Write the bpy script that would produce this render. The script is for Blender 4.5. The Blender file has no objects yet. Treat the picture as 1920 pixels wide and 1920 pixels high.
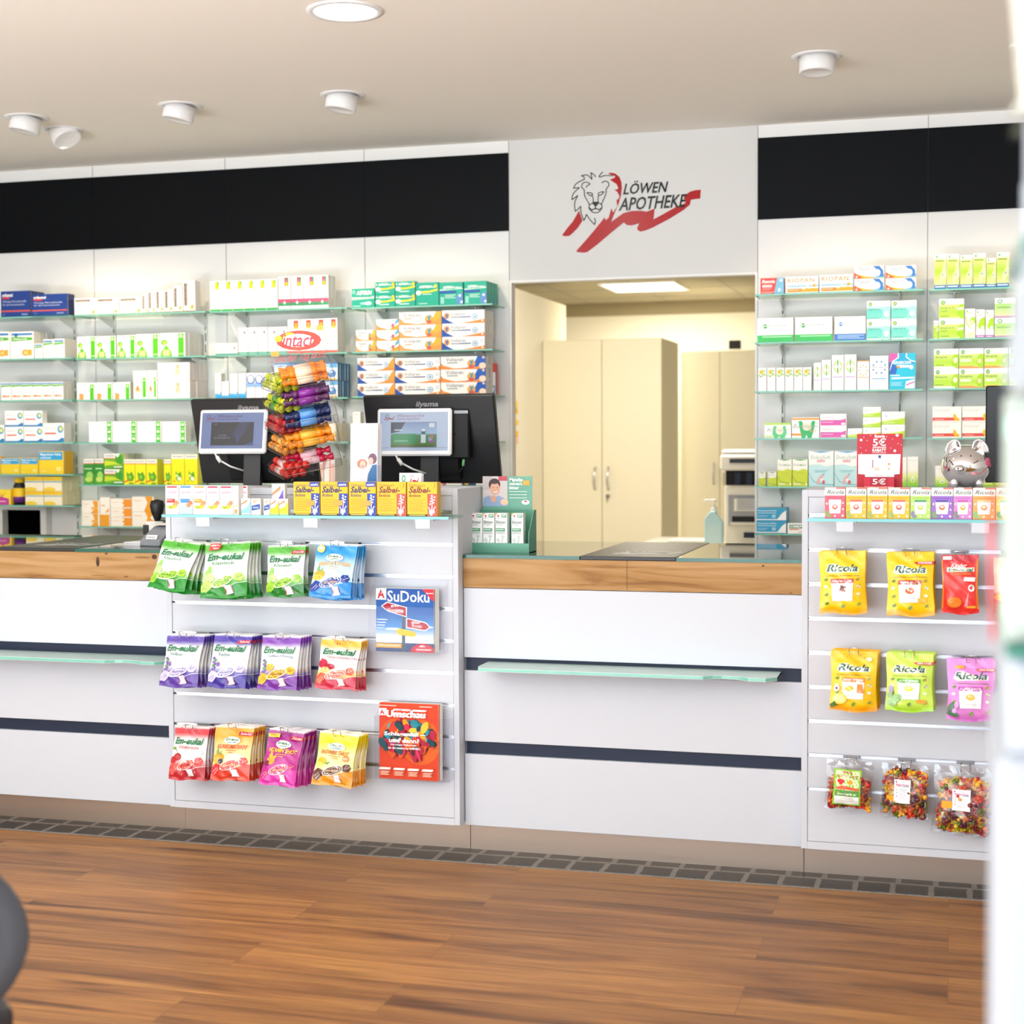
import bpy, math, random
from mathutils import Vector, Matrix
from mathutils.geometry import tessellate_polygon
random.seed(7)
scene = bpy.context.scene
COL = scene.collection
R = math.radians
# ------------------------------------------------------------------ camera
CAMZ = 1.2925
FPX, YAW, PITCH, ROLL = 2890.0, R(15.934), R(2.609), R(-0.3176)
cy, sy, cp, sp = math.cos(YAW), math.sin(YAW), math.cos(PITCH), math.sin(PITCH)
fwd = Vector((-sy*cp, cy*cp, -sp)); rt0 = Vector((cy, sy, 0)); up0 = rt0.cross(fwd)
cR, sR = math.cos(ROLL), math.sin(ROLL)
rgt = cR*rt0 + sR*up0; upv = -sR*rt0 + cR*up0
cam = bpy.data.cameras.new('camera'); camo = bpy.data.objects.new('camera', cam); COL.objects.link(camo)
M = Matrix((rgt, upv, -fwd)).transposed().to_4x4(); M.translation = (0, 0, CAMZ)
camo.matrix_world = M
cam.sensor_width = 36; cam.lens = 36*FPX/1920; cam.clip_start = .05
cam.dof.use_dof = True; cam.dof.focus_distance = 4.75; cam.dof.aperture_fstop = 3.4
scene.camera = camo
def ray(x, y): return ((x-960)/FPX)*rgt - ((y-960)/FPX)*upv + fwd
def P(x, y, Y):
    """photo pixel -> world point on the vertical plane at distance Y"""
    d = ray(x, y); t = Y/d.y
    return Vector((d.x*t, Y, CAMZ+d.z*t))
def PZ(x, y, Z):
    d = ray(x, y); t = (Z-CAMZ)/d.z
    return Vector((d.x*t, d.y*t, Z))
# ------------------------------------------------------------------ world, exposure, daylight, added floor fill
scene.view_settings.view_transform = 'Standard'; scene.view_settings.look = 'None'
scene.view_settings.gamma = 1; scene.view_settings.use_curve_mapping = False
scene.view_settings.exposure = -0.1
cyc = scene.cycles
cyc.max_bounces = 8; cyc.diffuse_bounces = 6; cyc.glossy_bounces = 3; cyc.transmission_bounces = 4
cyc.transparent_max_bounces = 14; cyc.caustics_reflective = False; cyc.caustics_refractive = False
cyc.sample_clamp_indirect = 6; cyc.use_denoising = True; cyc.adaptive_threshold = .02
w = bpy.data.worlds.new('daylight'); scene.world = w; w.use_nodes = True
w.node_tree.nodes['Background'].inputs[0].default_value = (.75, .86, 1, 1)
w.node_tree.nodes['Background'].inputs[1].default_value = 2.5
def lamp(name, kind, loc, target, power, color, **kw):
    l = bpy.data.lights.new(name, kind); l.energy = power; l.color = color
    for k, v in kw.items(): setattr(l, k, v)
    o = bpy.data.objects.new(name, l); COL.objects.link(o); o.location = loc
    o.rotation_euler = (Vector(target)-Vector(loc)).to_track_quat('-Z', 'Y').to_euler()
    return o
CZ = 2.559           # ceiling
YW = 6.305           # back wall
YC = 4.56            # counter front
YP = 4.515           # slatwall front
XL, XR, YF = -4.45, 3.4, -2.4
lamp('window_daylight', 'AREA', (-1.0, YF-.12, 1.35), (-1.0, 5, 3.0), 96, (.70, .86, 1), shape='RECTANGLE', size=5.6, size_y=2.2)
lamp('added_floor_fill', 'AREA', (-2.5, -.95, .03), (-2.5, -.95, 2), 530, (.89, .955, 1), shape='RECTANGLE', size=3.9, size_y=2.6)  # added fill lamp aimed up at the ceiling; no real source stands there
# ------------------------------------------------------------------ materials
def lin(h):
    if not isinstance(h, str): return tuple(h)
    h = h.lstrip('#')
    if len(h) == 3: h = ''.join(c*2 for c in h)
    o = []
    for i in (0, 2, 4):
        c = int(h[i:i+2], 16)/255
        o.append(c/12.92 if c <= .04045 else ((c+.055)/1.055)**2.4)
    return tuple(o)+(1,)
def newmat(name):
    m = bpy.data.materials.new(name); m.use_nodes = True
    return m, m.node_tree.nodes, m.node_tree.links, m.node_tree.nodes['Principled BSDF']
def plain(name, col, rough=.5, metal=0, spec=.5, bump=0, bscale=200, var=0, coat=0):
    m, n, l, b = newmat(name)
    b.inputs['Base Color'].default_value = lin(col); b.inputs['Roughness'].default_value = rough
    b.inputs['Metallic'].default_value = metal; b.inputs['Specular IOR Level'].default_value = spec
    b.inputs['Coat Weight'].default_value = coat
    tc = n.new('ShaderNodeTexCoord'); nz = n.new('ShaderNodeTexNoise'); nz.inputs['Scale'].default_value = bscale
    l.new(tc.outputs['Object'], nz.inputs['Vector'])
    if bump:
        bp = n.new('ShaderNodeBump'); bp.inputs['Strength'].default_value = bump; bp.inputs['Distance'].default_value = .002
        l.new(nz.outputs['Fac'], bp.inputs['Height']); l.new(bp.outputs[0], b.inputs['Normal'])
    if var:
        mx = n.new('ShaderNodeMixRGB'); mx.blend_type = 'MULTIPLY'; mx.inputs[0].default_value = var
        mx.inputs[1].default_value = lin(col); l.new(nz.outputs['Color'], mx.inputs[2]); l.new(mx.outputs[0], b.inputs['Base Color'])
    return m
def printed(name, rough, spec=.4, emit=0, coat=0):
    m, n, l, b = newmat(name)
    a = n.new('ShaderNodeAttribute'); a.attribute_name = 'ink'
    l.new(a.outputs['Color'], b.inputs['Base Color'])
    b.inputs['Roughness'].default_value = rough; b.inputs['Specular IOR Level'].default_value = spec; b.inputs['Coat Weight'].default_value = coat
    if emit:
        b.inputs['Base Color'].default_value = (0, 0, 0, 1); l.remove(b.inputs['Base Color'].links[0]); b.inputs['Base Color'].default_value = (.01, .01, .01, 1)
        l.new(a.outputs['Color'], b.inputs['Emission Color']); b.inputs['Emission Strength'].default_value = emit
    return m
def clear(name, tint, gloss=.12, rough=.02, fr=.4):
    m, n, l, b = newmat(name); n.remove(b)
    out = n['Material Output']; tr = n.new('ShaderNodeBsdfTransparent'); gl = n.new('ShaderNodeBsdfGlossy')
    tr.inputs[0].default_value = lin(tint); gl.inputs['Roughness'].default_value = rough
    lw = n.new('ShaderNodeLayerWeight'); lw.inputs[0].default_value = .35
    ad = n.new('ShaderNodeMath'); ad.operation = 'MULTIPLY_ADD'; ad.inputs[1].default_value = fr; ad.inputs[2].default_value = (gloss-.1)*.25
    l.new(lw.outputs['Fresnel'], ad.inputs[0])
    mx = n.new('ShaderNodeMixShader'); l.new(ad.outputs[0], mx.inputs[0]); l.new(tr.outputs[0], mx.inputs[1]); l.new(gl.outputs[0], mx.inputs[2])
    l.new(mx.outputs[0], out.inputs[0]); return m
def emissive(name, col, s):
    m, n, l, b = newmat(name); b.inputs['Base Color'].default_value = (.8, .8, .8, 1)
    b.inputs['Emission Color'].default_value = lin(col); b.inputs['Emission Strength'].default_value = s; return m
def wood_floor():
    m, n, l, b = newmat('oak_plank_floor')
    tc = n.new('ShaderNodeTexCoord'); mp = n.new('ShaderNodeMapping'); l.new(tc.outputs['Object'], mp.inputs[0])
    br = n.new('ShaderNodeTexBrick'); br.offset = .37; br.inputs['Scale'].default_value = 1
    br.inputs['Brick Width'].default_value = 1.25; br.inputs['Row Height'].default_value = .19; br.inputs['Mortar Size'].default_value = .0009
    br.inputs['Color1'].default_value = (0, 0, 0, 1); br.inputs['Color2'].default_value = (1, 1, 1, 1); br.inputs['Mortar'].default_value = (.5, .5, .5, 1)
    l.new(mp.outputs[0], br.inputs['Vector'])
    ofs = n.new('ShaderNodeVectorMath'); ofs.operation = 'MULTIPLY_ADD'; ofs.inputs[1].default_value = (7, 3, 5)
    l.new(br.outputs['Color'], ofs.inputs[0]); l.new(mp.outputs[0], ofs.inputs[2])
    def grain(sx, sy_, det, dist):
        q = n.new('ShaderNodeMapping'); q.inputs['Scale'].default_value = (sx, sy_, 1); l.new(ofs.outputs[0], q.inputs[0])
        z = n.new('ShaderNodeTexNoise'); z.inputs['Scale'].default_value = 1; z.inputs['Detail'].default_value = det; z.inputs['Distortion'].default_value = dist
        l.new(q.outputs[0], z.inputs['Vector']); return z
    g1, g2 = grain(1.1, 13, 6, .9), grain(5, 120, 4, .3)
    r1 = n.new('ShaderNodeValToRGB'); e = r1.color_ramp.elements
    e[0].position = .30; e[0].color = lin('#5c3a1e'); e[1].position = .72; e[1].color = lin('#ad7a42')
    k = r1.color_ramp.elements.new(.46); k.color = lin('#8e5f33')
    l.new(g1.outputs['Fac'], r1.inputs[0])
    mx = n.new('ShaderNodeMixRGB'); mx.blend_type = 'OVERLAY'; mx.inputs[0].default_value = .55
    l.new(r1.outputs[0], mx.inputs[1]); l.new(g2.outputs['Fac'], mx.inputs[2])
    # knots
    q = n.new('ShaderNodeMapping'); q.inputs['Scale'].default_value = (2.1, 9, 1); l.new(ofs.outputs[0], q.inputs[0])
    vo = n.new('ShaderNodeTexVoronoi'); vo.inputs['Scale'].default_value = 1; l.new(q.outputs[0], vo.inputs['Vector'])
    rk = n.new('ShaderNodeValToRGB'); rk.color_ramp.elements[0].color = (.3, .22, .16, 1); rk.color_ramp.elements[1].position = .2
    rk.color_ramp.elements[1].color = (1, 1, 1, 1); l.new(vo.outputs['Distance'], rk.inputs[0])
    mk = n.new('ShaderNodeMixRGB'); mk.blend_type = 'MULTIPLY'; mk.inputs[0].default_value = .8
    l.new(mx.outputs[0], mk.inputs[1]); l.new(rk.outputs[0], mk.inputs[2])
    # tone per plank
    hv = n.new('ShaderNodeHueSaturation'); mr = n.new('ShaderNodeMapRange'); mr.inputs[3].default_value = .88; mr.inputs[4].default_value = 1.12
    l.new(br.outputs['Color'], mr.inputs[0]); l.new(mr.outputs[0], hv.inputs['Value']); l.new(mk.outputs[0], hv.inputs['Color'])
    ml = n.new('ShaderNodeMixRGB'); ml.inputs[2].default_value = lin('#7a552f'); l.new(br.outputs['Fac'], ml.inputs[0]); l.new(hv.outputs[0], ml.inputs[1])
    l.new(ml.outputs[0], b.inputs['Base Color']); b.inputs['Roughness'].default_value = .42; b.inputs['Specular IOR Level'].default_value = .35
    bp = n.new('ShaderNodeBump'); bp.inputs['Strength'].default_value = .15; bp.inputs['Distance'].default_value = .001
    l.new(g2.outputs['Fac'], bp.inputs['Height']); l.new(bp.outputs[0], b.inputs['Normal'])
    return m
def oak_band():
    m, n, l, b = newmat('oak_band')
    tc = n.new('ShaderNodeTexCoord'); q = n.new('ShaderNodeMapping'); q.inputs['Scale'].default_value = (2.2, 1, 26); l.new(tc.outputs['Object'], q.inputs[0])
    z = n.new('ShaderNodeTexNoise'); z.inputs['Scale'].default_value = 1; z.inputs['Detail'].default_value = 7; z.inputs['Distortion'].default_value = 1.3; l.new(q.outputs[0], z.inputs['Vector'])
    r = n.new('ShaderNodeValToRGB'); e = r.color_ramp.elements; e[0].position = .27; e[0].color = lin('#7f5733'); e[1].position = .66; e[1].color = lin('#ba9468')
    k = e.new(.42); k.color = lin('#a67d4d'); l.new(z.outputs['Fac'], r.inputs[0])
    q2 = n.new('ShaderNodeMapping'); q2.inputs['Scale'].default_value = (1.9, 1, 7); q2.inputs['Location'].default_value = (.35, 0, .1); l.new(tc.outputs['Object'], q2.inputs[0])
    v = n.new('ShaderNodeTexVoronoi'); v.inputs['Scale'].default_value = 1; l.new(q2.outputs[0], v.inputs['Vector'])
    rk = n.new('ShaderNodeValToRGB'); rk.color_ramp.elements[0].color = (.12, .07, .04, 1); rk.color_ramp.elements[0].position = .03
    rk.color_ramp.elements[1].position = .14; rk.color_ramp.elements[1].color = (1, 1, 1, 1); l.new(v.outputs['Distance'], rk.inputs[0])
    mx = n.new('ShaderNodeMixRGB'); mx.blend_type = 'MULTIPLY'; mx.inputs[0].default_value = .9; l.new(r.outputs[0], mx.inputs[1]); l.new(rk.outputs[0], mx.inputs[2])
    l.new(mx.outputs[0], b.inputs['Base Color']); b.inputs['Roughness'].default_value = .55; b.inputs['Specular IOR Level'].default_value = .15; return m
def stone_strip():
    m, n, l, b = newmat('stone_look_strip')
    tc = n.new('ShaderNodeTexCoord'); q = n.new('ShaderNodeMapping'); q.inputs['Location'].default_value = (.03, -4.467, 0); l.new(tc.outputs['Object'], q.inputs[0])
    nz = n.new('ShaderNodeTexNoise'); nz.inputs['Scale'].default_value = 14; l.new(q.outputs[0], nz.inputs['Vector'])
    ds = n.new('ShaderNodeVectorMath'); ds.operation = 'MULTIPLY_ADD'; ds.inputs[1].default_value = (.012, .012, 0); l.new(nz.outputs['Color'], ds.inputs[0]); l.new(q.outputs[0], ds.inputs[2])
    br = n.new('ShaderNodeTexBrick'); br.offset = .12; br.inputs['Scale'].default_value = 1; br.inputs['Brick Width'].default_value = .106; br.inputs['Row Height'].default_value = .105
    br.inputs['Mortar Size'].default_value = .0095; br.inputs['Mortar Smooth'].default_value = .35
    br.inputs['Color1'].default_value = lin('#2b2927'); br.inputs['Color2'].default_value = lin('#3a3735'); br.inputs['Mortar'].default_value = lin('#827d78')
    l.new(ds.outputs[0], br.inputs['Vector'])
    n2 = n.new('ShaderNodeTexNoise'); n2.inputs['Scale'].default_value = 90; l.new(q.outputs[0], n2.inputs['Vector'])
    mx = n.new('ShaderNodeMixRGB'); mx.blend_type = 'OVERLAY'; mx.inputs[0].default_value = .5; l.new(br.outputs['Color'], mx.inputs[1]); l.new(n2.outputs['Fac'], mx.inputs[2])
    l.new(mx.outputs[0], b.inputs['Base Color']); b.inputs['Roughness'].default_value = .5; return m
def brushed(name, col, rough):
    m, n, l, b = newmat(name); b.inputs['Base Color'].default_value = lin(col); b.inputs['Metallic'].default_value = 1
    tc = n.new('ShaderNodeTexCoord'); q = n.new('ShaderNodeMapping'); q.inputs['Scale'].default_value = (3, 3, 400); l.new(tc.outputs['Object'], q.inputs[0])
    z = n.new('ShaderNodeTexNoise'); z.inputs['Scale'].default_value = 1; l.new(q.outputs[0], z.inputs['Vector'])
    mr = n.new('ShaderNodeMapRange'); mr.inputs[3].default_value = rough-.08; mr.inputs[4].default_value = rough+.08; l.new(z.outputs['Fac'], mr.inputs[0]); l.new(mr.outputs[0], b.inputs['Roughness'])
    return m
MT = {
 'card': printed('printed_card', .42), 'foil': printed('printed_foil', .27, .5, 0, .15), 'paper': printed('printed_paper', .5, .3), 'gloss': printed('glossy_print', .22, .5),
 'screen': printed('display_picture', .2, .5, .72), 'vinyl': printed('vinyl_lettering', .22, .35, 0, 0),
 'floor': wood_floor(), 'strip': stone_strip(), 'oak': oak_band(),
 'ceil': plain('ceiling_paint', '#fbf6ee', .9, 0, .1, .05, 300), 'wall': plain('white_wall_paint', '#e6e5e2', .8, 0, .2, .03, 200),
 'lam': plain('white_laminate', '#d0d4dc', .5, 0, .12, .01, 500), 'wlam': plain('lightened_wall_laminate', '#f2f2f0', .42, 0, .3, .01, 500), 'wlogo': plain('sign_panel_laminate', '#dcdcda', .42, 0, .3, .01, 500),  # wall laminate lightened in place of fill light; sign panel left darker
 'navy': plain('navy_laminate', '#07090d', .5, 0, .12, .01, 500), 'recess': plain('navy_recess', '#15213a', .5, 0, .4, .01, 500),
 'gap': plain('dark_joint', '#8d8d8c', .8), 'cream': plain('cream_cabinet_laminate', '#efe9d2', .5, 0, .3, .01, 400),
 'creamwall': plain('cream_wall_paint', '#f2eddc', .85, 0, .1, .02, 200), 'olive': plain('olive_shade_band', '#a3977a', .8),
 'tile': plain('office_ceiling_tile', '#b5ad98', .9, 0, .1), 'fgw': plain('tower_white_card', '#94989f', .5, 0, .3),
 'alu': brushed('aluminium_profile', '#d9dbe2', .3), 'steel': brushed('brushed_plinth_steel', '#b9a798', .36), 'chrome': plain('chrome_wire', '#e3e6ea', .12, 1),
 'pig': plain('mirror_chrome', '#f0f0f3', .05, 1), 'dark': plain('black_plastic', '#17181b', .38, 0, .5, .05, 900), 'darker': plain('matt_black_plastic', '#0c0c0e', .55, 0, .3, .03, 900),
 'white': plain('white_plastic', '#f0f0f0', .35, 0, .5, .01, 400), 'grey': plain('grey_plastic', '#8d9095', .45, 0, .4, .04, 700), 'lgrey': plain('light_grey_plastic', '#d9d6cc', .45, 0, .4, .02, 500),
 'mat': plain('charcoal_rubber_mat', '#2b2a2b', .36, 0, .45, .12, 1500), 'shell': plain('dark_grey_chair_shell', '#2c2c30', .4, 0, .45, .05, 900),
 'green_glass': plain('dark_green_glass', '#0b2019', .03, 0, .75), 'glass_edge': plain('green_glass_edge', '#0d5a4a', .15, 0, .6), 'shelf_edge': plain('teal_glass_edge', '#7cc3b3', .2, 0, .5),
 'teal_edge': plain('pale_teal_glass_edge', '#7cc6c8', .2, 0, .5),
 'pane': clear('clear_shelf_glass', '#e9f6f0', .1), 'acrylic': clear('clear_acrylic', '#fcfcfd', .1, .03, .1), 'acryl_edge': clear('acrylic_edge', '#e2d8c8', .5, .1, .4), 'film': clear('clear_film', '#f6f5f6', .4, .12),
 'frost': plain('frosted_glass', '#b9cec9', .35, 0, .5), 'bolt': plain('grey_steel', '#9a9a9c', .35, .8),
 'lamp': emissive('lamp_diffuser', '#fff8f0', 9), 'panel_light': emissive('ceiling_panel_light', '#fff6dc', 9), 'spotglow': emissive('spot_lens', '#fff0d8', 14),
 'void': plain('black_opening', '#040404', .9, 0, 0), 'sanit': plain('pale_blue_bottle', '#bde3ea', .3), 'cable': plain('white_cable', '#e6e6e2', .4), 'jack': plain('green_jack', '#7ac47c', .4),
 'black': plain('black_rubber', '#101010', .5), 'upr': plain('shelf_upright_steel', '#e4e6e2', .4, 0), 'slot': plain('upright_slots', '#5a6664', .7),
}
def gel():
    m, n, l, b = newmat('gummy_gel'); a = n.new('ShaderNodeAttribute'); a.attribute_name = 'ink'
    l.new(a.outputs['Color'], b.inputs['Base Color']); b.inputs['Roughness'].default_value = .2; b.inputs['Specular IOR Level'].default_value = .6
    b.inputs['Subsurface Weight'].default_value = .25; b.inputs['Subsurface Radius'].default_value = (.01, .006, .004); b.inputs['Subsurface Scale'].default_value = .5; return m
MT['gel'] = gel()
# ------------------------------------------------------------------ mesh builder
class MB:
    def __init__(s): s.v = []; s.f = []; s.m = []; s.c = []; s.mats = []; s.sm = []
    def mi(s, mat):
        if mat not in s.mats: s.mats.append(mat)
        return s.mats.index(mat)
    def add(s, verts, faces, mat='card', col='#fff', smooth=False, vcol=None):
        o = len(s.v); s.v += [tuple(p) for p in verts]; k = s.mi(mat); c = lin(col)
        for f in faces:
            s.f.append([i+o for i in f]); s.m.append(k); s.sm.append(smooth)
            s.c.append([vcol[i] for i in f] if vcol else [c]*len(f))
        return s
    def box(s, x0, x1, y0, y1, z0, z1, mat='card', col='#fff', cols=None, ch=0):
        """cols: front,back,left,right,bottom,top overrides; ch: chamfer"""
        if ch:
            c = min(ch, (x1-x0)/2.01, (y1-y0)/2.01, (z1-z0)/2.01)
            vs = []; idx = {}
            for i, (X, sx) in enumerate(((x0, 1), (x1, -1))):
                for j, (Y, sy_) in enumerate(((y0, 1), (y1, -1))):
                    for k, (Z, sz) in enumerate(((z0, 1), (z1, -1))):
                        for a in range(3):
                            idx[i, j, k, a] = len(vs)
                            vs.append((X+(0 if a == 0 else sx*c), Y+(0 if a == 1 else sy_*c), Z+(0 if a == 2 else sz*c)))
            I = idx; fs = []
            for i in (0, 1): fs.append([I[i, 0, 0, 0], I[i, 1, 0, 0], I[i, 1, 1, 0], I[i, 0, 1, 0]][::(1 if i else -1)])
            for j in (0, 1): fs.append([I[0, j, 0, 1], I[1, j, 0, 1], I[1, j, 1, 1], I[0, j, 1, 1]][::(-1 if j else 1)])
            for k in (0, 1): fs.append([I[0, 0, k, 2], I[1, 0, k, 2], I[1, 1, k, 2], I[0, 1, k, 2]][::(1 if k else -1)])
            for i in (0, 1):
                for j in (0, 1): fs.append([I[i, j, 0, 0], I[i, j, 1, 0], I[i, j, 1, 1], I[i, j, 0, 1]])
                for k in (0, 1): fs.append([I[i, 0, k, 0], I[i, 1, k, 0], I[i, 1, k, 2], I[i, 0, k, 2]])
            for j in (0, 1):
                for k in (0, 1): fs.append([I[0, j, k, 1], I[1, j, k, 1], I[1, j, k, 2], I[0, j, k, 2]])
            for i in (0, 1):
                for j in (0, 1):
                    for k in (0, 1): fs.append([I[i, j, k, 0], I[i, j, k, 1], I[i, j, k, 2]])
            return s.add(vs, fs, mat, col)
        v = [(x0, y0, z0), (x1, y0, z0), (x1, y1, z0), (x0, y1, z0), (x0, y0, z1), (x1, y0, z1), (x1, y1, z1), (x0, y1, z1)]
        f = [[0, 1, 5, 4], [2, 3, 7, 6], [3, 0, 4, 7], [1, 2, 6, 5], [3, 2, 1, 0], [4, 5, 6, 7]]
        o = len(s.v); s.v += v; k = s.mi(mat)
        for i, q in enumerate(f):
            s.f.append([a+o for a in q]); s.m.append(k); s.sm.append(False)
            s.c.append([lin(cols[i] if cols and cols[i] else col)]*4)
        return s
    def tube(s, pts, r, n=8, mat='chrome', col='#fff', closed=False, cap=True):
        pts = [Vector(p) for p in pts]; N = len(pts); vs = []; fs = []; prev = None
        for i, p in enumerate(pts):
            a = pts[(i-1) % N] if (i or closed) else p; b = pts[(i+1) % N] if (i < N-1 or closed) else p
            t = (b-a).normalized()
            u = prev - t*prev.dot(t) if prev is not None else t.orthogonal()
            if u.length < 1e-6: u = t.orthogonal()
            u.normalize(); prev = u; w_ = t.cross(u); rr = r[i] if isinstance(r, (list, tuple)) else r
            vs += [p+rr*(math.cos(2*math.pi*j/n)*u+math.sin(2*math.pi*j/n)*w_) for j in range(n)]
        for i in range(N if closed else N-1):
            for j in range(n):
                a, b = i*n+j, i*n+(j+1) % n; c = ((i+1) % N)*n+j; d = ((i+1) % N)*n+(j+1) % n; fs.append([a, b, d, c])
        if cap and not closed: fs += [list(range(n))[::-1], list(range((N-1)*n, N*n))]
        return s.add(vs, fs, mat, col, n > 5)
    def lathe(s, prof, n=24, mat='white', col='#fff', M_=None, cols=None):
        """prof: (radius, height) pairs, around z"""
        vs = []; fs = []
        for r, z in prof: vs += [Vector((r*math.cos(2*math.pi*j/n), r*math.sin(2*math.pi*j/n), z)) for j in range(n)]
        for i in range(len(prof)-1):
            for j in range(n): fs.append([i*n+j, i*n+(j+1) % n, (i+1)*n+(j+1) % n, (i+1)*n+j])
        if prof[0][0] > 1e-5: fs.append(list(range(n))[::-1])
        if prof[-1][0] > 1e-5: fs.append(list(range((len(prof)-1)*n, len(prof)*n)))
        if M_ is not None: vs = [M_ @ p for p in vs]
        vc = None
        if cols: vc = [lin(cols[i//n]) for i in range(len(vs))]
        return s.add(vs, fs, mat, col, True, vc)
    def ball(s, c, r, mat='white', col='#fff', nu=14, nv=9, M_=None):
        rx, ry, rz = r if isinstance(r, (tuple, list)) else (r, r, r); vs = []; fs = []
        for i in range(nv+1):
            a = math.pi*i/nv
            for j in range(nu):
                b = 2*math.pi*j/nu; p = Vector((rx*math.sin(a)*math.cos(b), ry*math.sin(a)*math.sin(b), rz*math.cos(a)))
                vs.append((M_ @ p if M_ else p)+Vector(c))
        for i in range(nv):
            for j in range(nu): fs.append([i*nu+j, (i+1)*nu+j, (i+1)*nu+(j+1) % nu, i*nu+(j+1) % nu])
        return s.add(vs, fs, mat, col, True)
    def prism(s, poly, y0, y1, mat='card', col='#fff', axis='y'):
        """extrude a 2D outline (x,z) from y0 to y1 (axis y), or (x,y) along z, or (y,z) along x"""
        n = len(poly)
        mk = {'y': lambda a, b, t: (a, t, b), 'z': lambda a, b, t: (a, b, t), 'x': lambda a, b, t: (t, a, b)}[axis]
        vs = [mk(a, b, y0) for a, b in poly]+[mk(a, b, y1) for a, b in poly]
        fs = [list(range(n)), list(range(n, 2*n))[::-1]]+[[i, i+n, (i+1) % n+n, (i+1) % n] for i in range(n)]
        return s.add(vs, fs, mat, col)
    def mesh(s, name):
        me = bpy.data.meshes.new(name); me.from_pydata(s.v, [], s.f)
        for k in s.mats: me.materials.append(MT[k])
        me.polygons.foreach_set('material_index', s.m); me.polygons.foreach_set('use_smooth', s.sm)
        a = me.color_attributes.new('ink', 'FLOAT_COLOR', 'CORNER')
        a.data.foreach_set('color', [x for f in s.c for c in f for x in c])
        me.update(); return me
    def build(s, name, parent=None, loc=None, rot=None):
        o = bpy.data.objects.new(name, s.mesh(name)); COL.objects.link(o)
        if parent: o.parent = parent
        if loc is not None: o.location = loc
        if rot is not None: o.rotation_euler = rot
        return o
LABELS = set()
def tag(o, label, cat, group=None):
    o['label'] = label; o['category'] = cat
    if group: o['group'] = group
    return o
def thing(name, label, cat, loc=(0, 0, 0), rot=(0, 0, 0), group=None):
    o = bpy.data.objects.new(name, None); COL.objects.link(o); o.location = loc; o.rotation_euler = rot; o.empty_display_size = .05
    return tag(o, label, cat, group)
def struct(o): o['kind'] = 'structure'; return o
def dup(src, loc, rot=None, label=None, group=None):
    c = src.copy(); COL.objects.link(c); c.location = loc
    if rot is not None: c.rotation_euler = rot
    if label: c['label'] = label
    if group: c['group'] = group
    for ch in list(src.children):
        d = ch.copy(); COL.objects.link(d); d.parent = c
        for g in list(ch.children):
            e = g.copy(); COL.objects.link(e); e.parent = d
    return c
ORD = ['first', 'second', 'third', 'fourth', 'fifth', 'sixth', 'seventh', 'eighth', 'ninth', 'tenth', 'eleventh', 'twelfth', 'thirteenth', 'fourteenth']
# ------------------------------------------------------------------ printed artwork
TXT = {}
def text_geo(s, style):
    k = (s, style)
    if k in TXT: return TXT[k]
    cu = bpy.data.curves.new('t', 'FONT'); cu.body = s; cu.size = 1; cu.resolution_u = 2; cu.fill_mode = 'FRONT'
    if 'b' in style: cu.offset = .014
    if 'B' in style: cu.offset = .03
    if 'i' in style: cu.shear = .28
    if 's' in style: cu.space_character = 1.25
    ob = bpy.data.objects.new('t', cu); me = ob.to_mesh()
    me.calc_loop_triangles()
    vs = [(q.co.x, q.co.y) for q in me.vertices]; ts = [tuple(t.vertices) for t in me.loop_triangles]
    ob.to_mesh_clear(); bpy.data.objects.remove(ob); bpy.data.curves.remove(cu)
    if not vs: vs = [(0, 0), (1, 0), (0, 1)]; ts = []
    x0 = min(a for a, b in vs); x1 = max(a for a, b in vs); y0 = min(b for a, b in vs); y1 = max(b for a, b in vs)
    g = ([((a-x0)/(x1-x0 or 1), (b-y0)/(y1-y0 or 1)) for a, b in vs], ts); TXT[k] = g; return g
def tess(poly):
    return [tuple(t) for t in tessellate_polygon([[Vector((a, b, 0)) for a, b in poly]])]
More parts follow.
